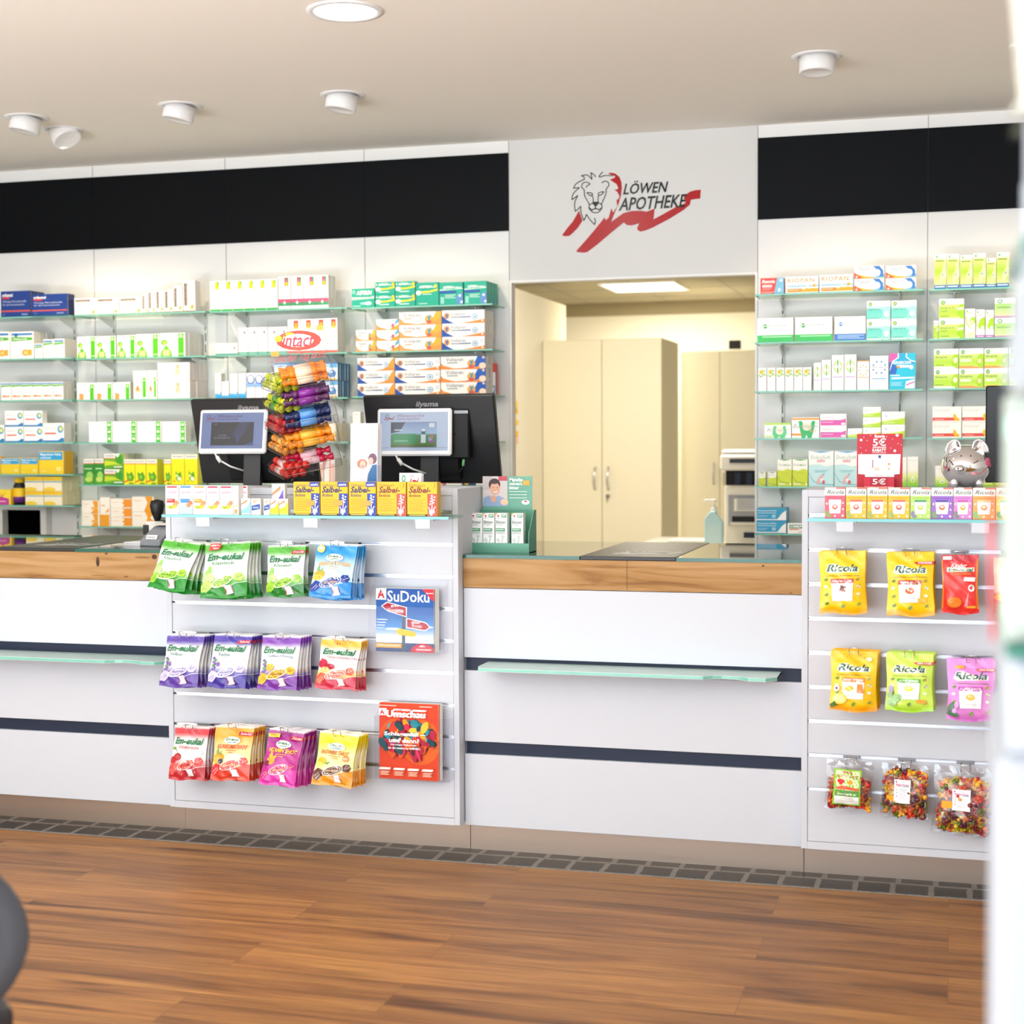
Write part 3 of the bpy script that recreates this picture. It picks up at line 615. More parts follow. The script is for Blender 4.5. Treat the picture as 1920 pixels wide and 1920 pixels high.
# ------------------------------------------------------------------ slatwall units
ZD = CAMZ-.1437; ZPB = .1008
SLOTS = [1.0757-.0998*k for k in range(9)]
def slat_unit(label, x0, x1):
    t = thing('slatwall_unit', label, 'display stand', (0, 0, 0))
    fr = .018
    m = MB(); m.box(x0, x0+fr, YP, YP+.045, ZPB, ZD, 'lam', ch=.001).box(x1-fr, x1, YP, YP+.045, ZPB, ZD, 'lam', ch=.001).box(x0+fr, x1-fr, YP, YP+.045, ZPB, ZPB+.022, 'lam').box(x0+fr, x1-fr, YP, YP+.045, ZD-.02, ZD, 'lam'); m.build('frame', t)
    zs = [ZD-.021]+[z for s in SLOTS for z in (s+.0055, s-.0055)]+[ZPB+.023]
    m = MB()
    for a, b in zip(zs[::2], zs[1::2]): m.box(x0+fr+.001, x1-fr-.001, YP+.002, YP+.03, b, a, 'lam', ch=.0008)
    m.build('slat_board', t)
    for s in SLOTS:
        m = MB(); A, B = x0+fr+.0015, x1-fr-.0015
        m.box(A, B, YP+.014, YP+.03, s-.0055, s+.0055, 'alu').box(A, B, YP+.003, YP+.014, s-.0055, s-.0038, 'alu').box(A, B, YP+.001, YP+.006, s+.004, s+.0055, 'alu'); m.build('slot_profile', t)
    MB().box(x0, x1, YP+.0455, YP+.30, ZF+.01, ZD, 'lam', ch=.001).build('body', t)
    MB().box(x0, x1, YC+.06, YP+.28, .002, ZF+.009, 'steel').build('plinth', t)
    return t
slat_unit('white slatwall display unit hung with green and violet sweet bags', *PX)
slat_unit('white slatwall display unit hung with yellow sweet bags and gummy sweets', RX0, RX1)
# glass shelves on the slatwall fronts
YG = YP-.145
def front_shelf(xa, xb, ya, label, tags, xend=None):
    z = P(xa, ya, YG).z; x0 = P(xa, ya, YG).x; x1 = xend if xend is not None else P(xb, ya, YG).x
    t = thing('glass_front_shelf', label, 'shelf', (0, 0, 0), group='glass shelves on the slatwall units')
    MB().box(x0, x1, YG, YP-.002, z-.0085, z, 'pane').build('glass_pane', t)
    MB().box(x0, x1, YG-.0012, YG+.0002, z-.0085, z, 'teal_edge').build('glass_edge', t)
    for q in tags:
        p = P(q, ya+6, YG); x = p.x
        m = MB(); m.box(x-.03, x+.03, YG+.004, YP+.004, z-.013, z-.0086, 'lam'); b = m.build('shelf_bracket', t)
        MB().box(x-.023, x+.023, YG-.003, YG-.001, z-.036, z-.0086, 'lam').build('price_holder', t)
    return z
zGL = front_shelf(303, 841, 964.5, 'clear glass shelf carrying yellow sage sweet boxes', (381, 583, 793))
zGR = front_shelf(1513, 1900, 972, 'clear glass shelf carrying small herb sweet boxes', (1584, 1838), RX1-.02)
# ------------------------------------------------------------------ wall shelves
YS = 6.118; YBX = 6.132
BAYS = {1: (XL+.02, MODX[0]-.012), 2: (MODX[0]+.012, MODX[1]-.012), 3: (MODX[1]+.012, MODX[2]-.012), 4: (MODX[2]+.012, XO0-.02), 5: (XO1+.012, MODX[5]-.012), 6: (MODX[5]+.012, MODX[6]-.012)}
BN = {1: 'first bay', 2: 'second bay', 3: 'third bay', 4: 'fourth bay', 5: 'fifth bay', 6: 'sixth bay'}
SN = ['top', 'second', 'third', 'fourth', 'fifth', 'bottom']
LV = {1: (60, [593, 672, 750, 829.5, 889, 947.5]), 2: (260, [587, 669.5, 748, 829, 909, 988]), 3: (520, [580, 663, 746.5, 829, 909.5]), 4: (790, [573, 657, 741.5, 828, 910]), 5: (1570, [547, 638.5, 731.5, 821, 912.5, 1002]), 6: (1850, [539, 633, 727, 821, 913])}
SZ = {}
for b, (px, ys) in LV.items():
    x0, x1 = BAYS[b]
    for k, y in enumerate(ys):
        z = P(px, y, YS).z; SZ[b, k] = z
        t = thing('glass_wall_shelf', f'clear glass wall shelf, {SN[k]} shelf of the {BN[b]} along the wall', 'shelf', (0, 0, 0), group='glass shelves along the back wall')
        MB().box(x0, x1, YS, YW-.012, z-.0062, z, 'pane').build('glass_pane', t)
        m = MB(); m.box(x0, x1, YS-.001, YS, z-.0062, z, 'shelf_edge').box(x1, x1+.001, YS, YW-.012, z-.0062, z, 'shelf_edge').box(x0-.001, x0, YS, YW-.012, z-.0062, z, 'shelf_edge'); m.build('glass_edge', t)
        for xx in ((x0+.09, x1-.09) if b > 1 else (x1-.09,)):
            m = MB(); m.prism([(YW-.004, z-.055), (YW-.004, z-.0085), (YS+.05, z-.0085), (YS+.05, z-.014)], xx-.002, xx+.002, 'white', axis='x').box(xx-.02, xx+.02, YS+.05, YS+.09, z-.0085, z-.0076, 'white'); m.build('shelf_bracket', t)
for b in BAYS:
    for i, xx in enumerate((BAYS[b][0]+.09, BAYS[b][1]-.09) if b > 1 else (BAYS[b][1]-.09,)):
        z1 = SZ[b, 0]+.06; t = thing('slotted_upright', f'slotted steel upright strip behind the {BN[b]} shelves, {("near", "far")[i]} the doorway' if b > 4 else f'slotted steel upright strip behind the {BN[b]} shelves, {("far from", "nearer")[i]} the doorway', 'shelf upright', (xx, YW, 0))
        MB().box(-.0065, .0065, -.011, 0, .5, z1, 'upr').build('rail', t)
        m = MB(); k = .5
        while k < z1-.03: m.box(-.0025, .0025, -.0118, -.011, k, k+.036, 'slot'); k += .05
        m.build('slot_row', t)
# delivery hatch in the first bay
a = P(16, 955, YW); c_ = P(88, 1015, YW)
t = thing('delivery_hatch', 'white framed black wall opening under the first bay shelves', 'hatch', (0, 0, 0))
hx0, hx1, hz1, hz0 = a.x, c_.x, a.z, c_.z-.08
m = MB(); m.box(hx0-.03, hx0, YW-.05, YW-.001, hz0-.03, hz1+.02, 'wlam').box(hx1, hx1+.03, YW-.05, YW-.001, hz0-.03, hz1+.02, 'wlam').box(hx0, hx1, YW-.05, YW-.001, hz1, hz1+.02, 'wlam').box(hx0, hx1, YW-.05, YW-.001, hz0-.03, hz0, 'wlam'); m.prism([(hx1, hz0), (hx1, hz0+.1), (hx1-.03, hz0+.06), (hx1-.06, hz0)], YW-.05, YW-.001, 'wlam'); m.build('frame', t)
MB().box(hx0, hx1, YW-.006, YW-.001, hz0, hz1, 'void').build('dark_opening', t)
# ------------------------------------------------------------------ cartons
def T(s, u0, v0, u1, v1, c, st=''): return ('t', s, u0, v0, u1, v1, c, st)
def bars(u0, u1, v, n, dv, h, c):   # fine print too small to read
    return [('r', u0, v-k*dv, u1-(.18*(u1-u0) if k % 2 else 0), v-k*dv+h, c) for k in range(n)]
W_, GY = '#ffffff', '#8b95a0'
def volt(kind):
    a = []
    if kind in 'os':   # orange corner
        a += [('p', [(.62, 0), (1, 0), (1, 1), (.9, 1), (.8, .45)], '#f4a24a'), ('p', [(.86, .3), (1, .55), (1, 1), (.88, 1), (.8, .5)], '#f7b733'), ('p', [(0, 0), (.75, 0), (.8, .16), (.4, .06), (.12, .2), (.03, .5), (.0, .55)], '#f6a25e')]
        a += [('e', .71, .42, .1, .32, '#f3b03c'), ('e', .71, .22, .06, .14, '#e4562f'), ('p', [(.66, .85), (.71, .6), (.77, .88), (.74, .5), (.73, .2), (.71, .4), (.68, .2), (.69, .5)], '#2b9ec4'), T('Voltaren', .1, .62, .52, .9, '#5d6d7a'), ('r', .13, .45, .3, .53, '#f0a070')]
    if kind == 'm':    # small blue orange
        a += [('p', [(.8, .6), (.92, 1), (1, 1), (1, .7)], '#58b4dc'), ('p', [(.55, 0), (1, 0), (1, .5), (.8, .3)], '#f7a531'), ('p', [(0, 0), (.6, 0), (.4, .12), (.1, .3), (0, .55)], '#f39a50'), ('e', .74, .4, .07, .2, '#e86a3a'), ('l', [(.55, .2), (.75, .4), (.95, .7)], .06, '#3a78c0', 2), T('Voltaren', .1, .6, .58, .85, '#8291a0')]
    if kind in 'bc':
        a += [('p', [(0, 0), (.28, 0), (.1, .3), (0, .6)], '#1651b0'), ('p', [(.45, 0), (1, 0), (1, .3), (.7, .12)], '#f4913c')]
        if kind == 'c': a += [('p', [(.7, .1), (1, .2), (1, 1), (.94, .9), (.84, .45)], '#f6a135')]
        a += [('e', .11, .58, .07, .24, '#f0a04a'), ('p', [(.08, .8), (.11, .65), (.15, .82), (.12, .35), (.1, .35)], '#3f70b0'), T('Voltaren', .2, .58, .56, .84, '#5d6d7a'), ('r', .21, .42, .42, .51, '#9aa6b2'), ('r', .42, .43, .68, .51, '#1f5598'), ('e', .78, .46, .07, .24, '#6aa0d0'), ('e', .78, .46, .055, .19, '#e6f0f8'), ('e', .78, .46, .03, .1, '#8fb8dc')]
        if kind == 'b': a += [('r', .9, .5, .97, .8, '#dbe9f4'), ('e', .95, .16, .02, .07, W_)]
    if kind == 'd':
        a += [('p', [(.4, .02), (.7, .2), (.82, 1), (1, 1), (1, 0), (.5, 0)], '#1a5ec2'), ('p', [(0, 0), (.95, 0), (.98, .3), (.7, .12), (.3, .06), (.06, .3), (0, .5)], '#f3953f'), ('e', .93, .25, .08, .25, '#fbe3cf'), ('e', .95, .9, .03, .1, '#f7d0c0'), ('e', .68, .42, .09, .32, '#f3b03c'), ('e', .68, .22, .06, .16, '#e4562f'), ('p', [(.63, .8), (.68, .6), (.74, .82), (.71, .5), (.7, .2), (.68, .4), (.65, .2), (.66, .5)], '#2b9ec4'), T('Voltaren', .12, .62, .5, .92, '#5d6d7a'), ('r', .14, .46, .38, .54, '#9aa6b2')]
    return a
AG = '#0fae93'
bee = lambda c='#2a7f6c': [('e', .15, .9, .07, .06, '#35707a'), ('e', .15, .9, .045, .038, '#a6e24a')]
head = lambda u, c: [('p', [(u+.28, .02), (u+.28, .72), (u+.14, .7), (u+.04, .55), (u+.02, .4), (u, .3), (u+.04, .26), (u+.03, .14), (u+.14, .12), (u+.16, .02)], c)]
D = {
 'aspirin': (AG, [('r', 0, .46, 1, .56, '#c3d9d3'), ('p', [(0, .4), (1, .46), (1, .62), (.6, .5), (0, .5)], '#b7cfca'), T('ASPIRIN', .2, .66, .9, .9, W_, 'Bi'), ('e', .1, .82, .06, .09, '#d9f3ec'), ('e', .1, .82, .04, .06, AG), ('e', .62, .22, .26, .08, '#9be3d3'), ('e', .74, .22, .14, .1, '#eafff9'), ('r', .05, .07, .4, .11, '#c7eee6')]),
 'aspirin_plus': (AG, [T('ASPIRIN', .13, .7, .68, .9, W_, 'Bi'), T('PLUS', .69, .7, .82, .82, W_, 'B'), ('e', .91, .8, .07, .14, '#f2d21c'), ('p', [(.0, .32), (.6, .38), (1, .5), (1, .66), (.6, .52), (0, .5)], '#f0e022'), ('e', .14, .42, .14, .17, '#f0fffa'), ('r', .2, .16, .7, .24, '#d6f3ec'), ('e', .06, .8, .035, .08, '#d9f3ec')]),
 'aspirin_plus_big': (AG, [T('ASPIRIN', .13, .76, .7, .88, W_, 'Bi'), T('PLUS', .7, .76, .82, .84, W_, 'B'), ('e', .87, .84, .07, .075, '#f2d21c'), ('p', [(.0, .52), (.6, .56), (.95, .64), (.95, .72), (.6, .64), (0, .62)], '#f0e022'), ('e', .12, .56, .12, .1, '#f0fffa'), ('r', .3, .48, .7, .51, '#d6f3ec'), ('r', .12, .08, .5, .11, '#c7eee6')]),
 'aspirin_complex': (AG, [T('ASPIRIN', .14, .72, .6, .84, W_, 'Bi'), T('COMPLEX', .6, .72, .95, .8, W_, 'Bi'), ('p', [(0, .64), (1, .7), (1, .74), (.6, .69), (0, .69)], '#e6f5f2'), ('p', [(.02, .5), (.75, .53), (.7, .62), (.02, .62)], '#1d4fae'), ('p', [(1, 0), (1, .55), (.85, .5), (.73, .36), (.71, .2), (.76, .05), (.84, 0)], '#5d8fd0'), ('e', .87, .4, .06, .06, '#d7e8ff'), ('e', .95, .12, .06, .06, '#d7e8ff'), ('r', .05, .06, .2, .36, '#8fd8cb')]+bars(.24, .7, .42, 3, .06, .025, '#d3f2eb')),
 'volt_os': (W_, volt('s')), 'volt_m': (W_, volt('m')), 'volt_o': (W_, volt('o')), 'volt_b': (W_, volt('b')), 'volt_c': (W_, volt('c')), 'volt_d': (W_, volt('d')),
 'plainw': (W_, [('r', .1, .8, .7, .84, '#c5c1b8')]+bars(.1, .6, .6, 2, .08, .025, '#dcd8cf')),
 'bronch': (W_, [('p', [(.48, .73), (.82, .71), (.82, .97), (.48, .97)], '#d8e419'), ('p', [(.7, .97), (.82, .97), (.82, .73)], '#3fae35'), ('e', .64, .8, .13, .06, '#f4d50e'), T('Bronchicum', .12, .42, .24, .95, '#8fae86', 'v'), ('r', .02, 0, .98, .07, '#35b549'), ('r', .15, .15, .3, .18, '#a9b8a6')]+bars(.3, .8, .36, 2, .04, .012, '#dfe5da')),
 'bstop': (W_, [('r', .5, .7, .84, .96, '#c8354f'), ('r', .68, .7, .84, .96, '#2f9e4c'), ('e', .66, .77, .14, .07, '#f0c52a'), ('e', .66, .86, .09, .05, '#d86e9c'), T('Bronchostop', .1, .38, .24, .96, '#a5a878', 'v'), ('r', .0, .2, 1, .31, '#d5577f'), ('r', 0, .1, 1, .2, '#3f9d6c'), ('p', [(.5, .26), (.56, .22), (.63, .2), (.56, .18), (.5, .14), (.44, .18), (.37, .2), (.44, .22)], W_)]),
 'flatw': (W_, [T('Tonsipret', .08, .62, .65, .8, '#c4c9c4'), ('e', .86, .55, .07, .14, '#b9d5cc'), ('e', .86, .6, .04, .06, '#c76a72'), ('r', 0, 0, 1, .12, '#3f9d83')]),
 'tonsi': (W_, [T('Tonsilotren', .12, .25, .26, .92, '#dccfcb', 'v'), ('e', .68, .78, .16, .08, '#c6e2da'), ('e', .66, .82, .09, .04, '#9a6a78'), ('r', 0, 0, 1, .09, '#4aa790'), ('r', .1, .02, .9, .05, '#a9d9cc')]),
 'monapax': (W_, [('r', .5, .72, .88, .97, '#d6413a'), ('e', .69, .84, .12, .07, '#f3b32c'), ('r', .5, .72, .88, .78, '#f1c93a'), T('Monapax', .15, .4, .3, .95, '#eeb29a', 'v'), ('r', 0, 0, 1, .07, '#e8645a'), ('r', .1, .25, .3, .28, '#dd9a8c')]),
 'bluebtm': (W_, [('r', .0, 0, 1, .13, '#35a6e2'), ('p', [(0, .13), (1, .13), (1, .28), (.5, .24), (0, .2)], '#58b7e8'), ('r', .1, .86, .7, .89, '#c5d3dc'), ('p', [(0, .4), (1, .55), (1, .6), (0, .45)], '#e3f2fa'), ('r', .4, .2, .85, .26, W_)]),
 'ring': (W_, [('e', .5, .74, .48, .2, '#2569c8'), ('e', .5, .76, .36, .15, '#fdfeff'), ('p', [(.02, .44), (.98, .44), (.98, .62), (.5, .56), (.02, .62)], '#8fb8ea'), ('r', .05, .3, .95, .36, '#cfe2f6')]),
 'gelo': (W_, [('r', 0, .93, 1, 1, '#2f7fd0'), ('p', [(0, .62), (1, .7), (1, .93), (0, .93)], '#dbeefb'), T('GeloMyrtol', .06, .76, .55, .88, '#2a5fae', 'bi'), ('r', .6, .72, .98, .92, '#5fb0e6'), ('e', .72, .38, .22, .22, '#4a93dc'), ('e', .66, .46, .11, .1, '#cfe7fb'), ('p', [(0, 0), (1, 0), (1, .06), (.6, .1), (0, .12)], '#f0c040')], '#2d7db3'),
 'umck_w': (W_, [('r', .04, .78, .72, .92, '#4a2f20'), T('Umckaloabo', .06, .8, .7, .9, '#ead9c5', 'b'), ('r', .04, 0, .96, .035, '#7a4a2c'), ('e', .86, .16, .08, .1, '#a8c46a'), ('e', .9, .2, .04, .06, '#e0a050'), ('l', [(.82, .3), (.86, .55), (.8, .7)], .02, '#c8bfae', 1.4)]),
 'umck_t': (W_, [('r', .08, .2, .34, .92, '#4a2f20'), T('Umckaloabo', .12, .23, .31, .9, '#ead9c5', 'v'), ('r', .0, 0, 1, .04, '#a06436'), ('e', .72, .14, .18, .06, '#a8c46a'), ('e', .78, .18, .1, .05, '#e0a050'), ('l', [(.7, .22), (.62, .45), (.75, .6)], .04, '#cbbfb2', .5)], '#efe9e2'),
 'lungs': (W_, [('r', .72, 0, .95, .97, '#55c41c'), ('r', .72, .8, .95, .83, '#d7f2c4'), ('e', .83, .88, .06, .06, '#d9f5c5'), ('p', [(.02, .0), (.04, .22), (.16, .36), (.2, .46), (.3, .46), (.34, .36), (.46, .22), (.48, 0)], '#6cc62e'), ('e', .19, .16, .08, .14, '#e0f29a'), ('e', .32, .16, .08, .14, '#e0f29a'), ('e', .17, .6, .13, .12, '#6cc62e'), ('e', .19, .58, .06, .07, '#d3ee62'), ('r', .08, .86, .6, .89, '#dcd6cc'), ('r', .76, .07, .93, .14, '#b9ec98')]),
 'foot': (W_, [('r', .74, 0, .96, .9, '#55c41c'), ('r', .74, .68, .96, .7, '#c9efb2'), ('e', .85, .78, .06, .07, '#d9f5c5'), ('p', [(.1, .0), (.14, .2), (.1, .34), (.22, .38), (.4, .3), (.36, .12), (.38, 0)], '#eda35c'), ('r', .1, .82, .55, .85, '#dcd6cc')]),
 'nasal': (W_, [('r', .66, .06, .9, .75, '#55c41c'), ('e', .78, .66, .06, .04, '#d9f5c5'), ('p', [(.1, .3), (.3, .52), (.5, .3)], '#e8954a'), ('r', .12, .24, .5, .31, '#f3c795'), ('r', .1, .9, .6, .92, '#dcd6cc')]),
 'baby': (W_, [('p', [(0, .3), (.5, .4), (1, .2), (1, .3), (.5, .5), (0, .38)], '#d3ebf2'), ('r', 0, 0, 1, .06, '#f4dcd8'), ('e', .62, .5, .08, .22, '#f2cfae'), ('e', .63, .78, .06, .12, '#e9bd94'), T('Bepanthen', .05, .7, .35, .86, '#c3bcd8', 'i'), ('l', [(0, .42), (.3, .34), (.55, .38)], .03, '#a9d5e8', 2)], '#f3e3e0'),
 'leafbox': (W_, [('r', .78, 0, .97, .95, '#3fc01c'), ('e', .875, .52, .06, .22, '#eaffdd'), ('r', .05, .6, .62, .66, '#e5ddd2'), ('r', .05, .36, .5, .41, '#efe6dc')], '#f4efe6'),
 'prosp_g': ('#52a83a', [('r', 0, .84, 1, 1, '#f4f4ec'), T('PROSPAN', .06, .88, .9, .95, '#6a6f86', 'b'), ('r', 0, .81, 1, .84, '#dd6f4a'), ('p', [(0, .3), (.4, .5), (1, .4), (1, .8), (0, .8)], '#2f8f34'), ('e', .6, .35, .3, .16, '#9fd66a'), ('e', .5, .2, .36, .1, '#c4e06a'), ('r', .1, .6, .8, .64, '#c9e8b8')]),
 'prosp_w': ('#68b02f', [('r', 0, .72, .8, 1, '#f6f6ee'), T('PROSPAN', .06, .78, .5, .93, '#6a6f86', 'b'), ('r', 0, .66, .7, .72, '#dd6f4a'), ('p', [(.55, .95), (.7, .75), (.82, .95), (.98, .6), (.85, .25), (.7, .3), (.6, .6)], '#3f9d2c'), ('p', [(0, 0), (1, 0), (1, .2), (.5, .1)], '#2f8f34'), ('p', [(0, .2), (.6, .3), (.9, .24), (.5, .5), (0, .55)], '#c6dc30'), ('r', .5, .1, .95, .18, '#f0ede0')], '#e0dccf'),
 'prosp_y': ('#f2ee1c', [('r', 0, .84, 1, 1, '#f8f6ea'), T('PROSPAN', .08, .88, .88, .95, '#6a6f86', 'b'), ('r', 0, .8, 1, .84, '#e8a03a'), ('p', [(.2, .5), (.5, .42), (.7, .52), (.95, .3), (.8, .14), (.55, .12), (.3, .2)], '#4fa82a'), ('e', .55, .3, .16, .08, '#8fce3a'), ('p', [(0, .08), (.5, .16), (.5, .22), (0, .13)], '#e86030'), ('r', .45, .03, .9, .07, '#2f7f28')]),
 'prosp_t': ('#f4ee18', [('r', 0, .86, 1, 1, '#f8f6ea'), T('PROSPAN', .12, .9, .9, .96, '#6a6f86', 'b'), ('p', [(.3, .46), (.5, .36), (.72, .44), (.8, .2), (.6, .1), (.35, .16)], '#5fb22a'), ('e', .6, .2, .16, .07, '#f4f7da'), ('e', .42, .3, .1, .05, '#e0f0a0'), ('e', .2, .12, .05, .03, '#d8502a')]),
 'orange_s': ('#fbf6ec', [('p', [(.5, 0), (.92, 0), (.92, .97), (.6, .97), (.7, .6), (.66, .25)], '#f0a42c'), ('r', .55, .3, .92, .5, '#f3b75a'), ('r', .08, .7, .4, .74, '#e8c49c'), ('r', .08, .5, .34, .53, '#efd9bd')]),
 'orange_t': ('#fbf6ec', [('r', 0, 0, .92, .4, '#f0a42c'), ('r', .1, .7, .5, .73, '#e8a060'), ('p', [(.5, .46), (.9, .5), (.9, .62), (.7, .56)], '#f2a65a')]),
 'orange_b': ('#fbf6ec', [('r', .56, .08, 1, .95, '#f29a2e'), ('e', .58, .3, .06, .16, '#fbf6ec'), ('e', .56, .75, .08, .14, '#fbf6ec'), ('r', .08, .6, .4, .64, '#e8b08c')]),
 'orange_c': ('#fbf6ec', [('p', [(.55, 0), (.95, 0), (.95, 1), (.6, 1), (.72, .6)], '#f0a42c'), ('e', .95, .6, .1, .12, '#fff9ee'), ('r', .1, .72, .45, .76, '#e8b58c')]),
 'ortho': ('#20408c', [T('orthomol', .05, .78, .4, .92, W_, 'B'), ('r', .05, .7, .3, .77, '#d63a3a'), T('Wichtige Mikronährstoffe', .06, .54, .86, .64, '#cdd8ee'), T('für das Immunsystem.', .06, .42, .8, .52, '#cdd8ee'), ('r', 0, .2, 1, .26, '#cf5a4e'), ('e', .1, .1, .05, .05, '#4563a8'), ('r', .7, .07, .9, .12, '#8fa3cc')], '#182f66'),
 'diasp': (W_, [('r', .05, .86, .95, .94, '#3f86c8'), ('e', .25, .88, .08, .07, '#2a6fb8'), ('p', [(.05, .64), (.95, .68), (.95, .78), (.05, .82)], '#5fb83a'), T('Diasporal', .12, .67, .7, .77, W_, 'b'), ('e', .65, .22, .16, .12, '#f0a52c'), ('e', .66, .22, .09, .07, '#fbd784'), ('r', .78, .12, .92, .34, '#f0b23c'), ('r', .1, .1, .4, .12, '#eecf9c')]),
 'diasp_s': (W_, [('r', .04, .84, .9, .93, '#4a8fd0'), ('p', [(.04, .68), (.96, .74), (.96, .82), (.04, .8)], '#6cbf4a'), ('e', .25, .25, .06, .1, '#dcd7cc'), ('e', .75, .28, .06, .12, '#d7d9cc')]),
 'mag_s': (W_, [('r', .0, .88, 1, .95, '#4a8fd0'), ('p', [(0, .74), (1, .78), (1, .86), (0, .84)], '#6cbf4a'), ('r', .1, .18, .5, .28, '#ef8c5a'), ('e', .68, .22, .22, .06, '#f3b896')]),
 'biol': (W_, [T('Biolectra', .08, .66, .6, .82, '#b9c6cc'), ('r', .08, .42, .62, .5, '#e0573e'), ('e', .83, .68, .14, .2, '#3a9bd8'), ('e', .85, .7, .09, .13, '#d6e43a'), ('e', .83, .68, .04, .06, W_), ('p', [(0, 0), (1, 0), (1, .2), (.9, .24), (.7, .1), (0, .1)], '#2f86c4')], '#f0efe9'),
 'magn': ('#f8d72e', [('r', 0, .62, .97, .97, '#34a5dc'), T('Magnesium Verla', .06, .78, .9, .92, W_, 'b'), ('r', .06, .68, .5, .74, '#bfe3f4'), ('e', .8, .22, .12, .1, '#fbe98c'), ('r', .1, .1, .3, .13, '#fbeea8')], '#f2b81c'),
 'vig': ('#fbe23a', [('p', [(.0, 0), (.9, 0), (.9, .4), (.4, .55), (0, .3)], '#c8449c'), ('p', [(.3, .8), (.5, .5), (.75, .85), (.5, .62)], '#e8784a'), ('r', .1, .2, .7, .26, '#f3c9e0')], '#f2cc1c'),
 'yelwhite': ('#fbf3d8', [('r', 0, .72, 1, 1, '#f8cf34'), ('r', .0, .62, 1, .68, '#3fa8d0'), ('e', .3, .12, .35, .16, '#f8d648'), ('r', .05, .84, .6, .9, '#f3bb22')], '#f3e6b8'),
 'rennie': ('#e2483e', [('p', [(.72, 1), (1, 1), (1, 0), (.58, 0)], '#7fc0e6'), T('Rennie', .06, .68, .62, .9, W_, 'Bi'), ('r', .08, .42, .5, .58, '#f3d3d8'), ('e', .88, .84, .07, .1, '#d3ebf8'), ('p', [(.72, .22), (.82, .4), (.88, .22), (.8, .12)], '#f3efe8')]+bars(.08, .5, .34, 2, .08, .03, '#f3b0aa')+bars(.04, .6, .12, 2, .07, .03, '#f6c4bf'), '#b83b3c'),
 'riopan': (W_, [T('RIOPAN', .06, .64, .86, .9, '#ee9a2c', 'bs'), ('r', .05, .36, 1, .48, '#a9d3e6'), ('r', .05, .07, 1, .27, '#f0922e'), ('p', [(.45, .07), (.5, .2), (.6, .3), (.75, .26), (.83, .3), (.95, .26), (1, .07)], '#f0b024'), ('e', .87, .44, .05, .09, '#f0b024'), ('p', [(.5, .25), (.68, .46), (.72, .4), (.55, .18)], '#fbf3e2'), ('r', .08, .16, .4, .2, '#fbe0bd')]),
 'talcid': (W_, [('p', [(0, .0), (.98, 0), (.98, .06), (.4, .14), (.1, .34), (0, .5)], '#f2b51e'), ('p', [(0, 0), (.3, 0), (.2, .16), (0, .48)], '#ec5a2c'), ('p', [(.6, .02), (1, .02), (1, .3), (.8, .2)], '#7fc4e2'), T('Talcid', .12, .6, .5, .9, '#7d93a6'), ('p', [(.62, .96), (.84, .96), (.97, .6), (.98, .12), (.84, .08), (.88, .4), (.8, .62), (.72, .6), (.72, .76)], '#3a7fd0'), ('e', .76, .45, .12, .26, '#fdfeff'), ('e', .08, .14, .04, .09, '#f6d7c8')]),
 'kij_g': (W_, [('e', .22, .66, .055, .1, '#52b567'), ('l', [(.18, .66), (.26, .68)], .03, W_, 1.5), T('KIJIMEA', .31, .6, .8, .72, '#a9afae', 's'), ('r', 0, 0, 1, .29, '#3fc864'), ('r', .14, .2, .95, .24, '#bdf0c9')]),
 'kij_b': (W_, [('e', .2, .68, .06, .09, '#4a94d6'), ('l', [(.16, .68), (.24, .7)], .03, W_, 1.5), T('KIJIMEA', .31, .62, .84, .74, '#a9afae', 's'), ('r', 0, 0, 1, .28, '#3f84d6')]+bars(.1, .95, .2, 3, .06, .025, '#c5dcf4')),
 'digest': (W_, [('G', [(0, '#eefaf8'), (.1, '#7fdccf'), (.5, '#6fd8ce'), (.74, '#d6f4f0')]), ('r', 0, 0, 1, .06, W_), ('e', .15, .84, .075, .1, '#35707a'), ('e', .15, .84, .05, .065, '#b6e84a'), ('r', .26, .82, .7, .87, '#dfe4e4'), T('Digestopret', .06, .5, .58, .62, '#4fa39a', 'b'), ('p', [(.62, .0), (.68, .35), (.66, .6), (.78, .72), (.92, .72), (.98, .55), (.98, 0), (.9, 0), (.9, .3), (.72, .3), (.7, 0)], '#a9ebe2'), ('e', .83, .3, .09, .16, '#f0fbf9'), ('r', .05, .1, .5, .13, '#4fb8a8')]),
 'dandel': (W_, [('e', .35, .82, .22, .1, '#f4d02c'), ('e', .35, .82, .1, .05, '#f0b624'), ('l', [(.1, .7), (.3, .62), (.7, .72)], .05, '#8cc43f', .45), ('l', [(.5, .9), (.85, .85)], .05, '#8cc43f', .45), ('l', [(.55, .8), (.9, .68)], .05, '#9ccf4f', .45), T('Carum', .15, .44, .85, .49, '#c6c6c0'), ('r', .2, .3, .7, .315, '#e2e0da')]),
 'iber': (W_, [('e', .5, .78, .06, .1, '#5fae4a'), ('e', .5, .56, .06, .1, '#5fae4a'), ('e', .27, .76, .16, .03, '#b6d84a', .5), ('e', .73, .76, .16, .03, '#b6d84a', -.5), ('e', .27, .58, .16, .03, '#b6d84a', -.5), ('e', .73, .58, .16, .03, '#b6d84a', .5), T('Iberogast', .12, .655, .88, .69, '#bdb4a8', 'b'), ('r', .08, .36, .92, .385, '#b79ad8')]+bars(.2, .8, .28, 3, .05, .01, '#e4e0da')),
 'iber_o': (W_, [('r', 0, .97, 1, 1, '#f0a84c')]+[('e', .5+.34*math.cos(k*.785), .66+.17*math.sin(k*.785), .06, .03, '#f0b24c') for k in range(8)]+[T('Iberogast', .15, .64, .85, .68, '#d8c2a4'), ('r', .06, .41, .94, .44, '#f0b088'), ('r', .15, .14, .6, .155, '#cfcac2')]),
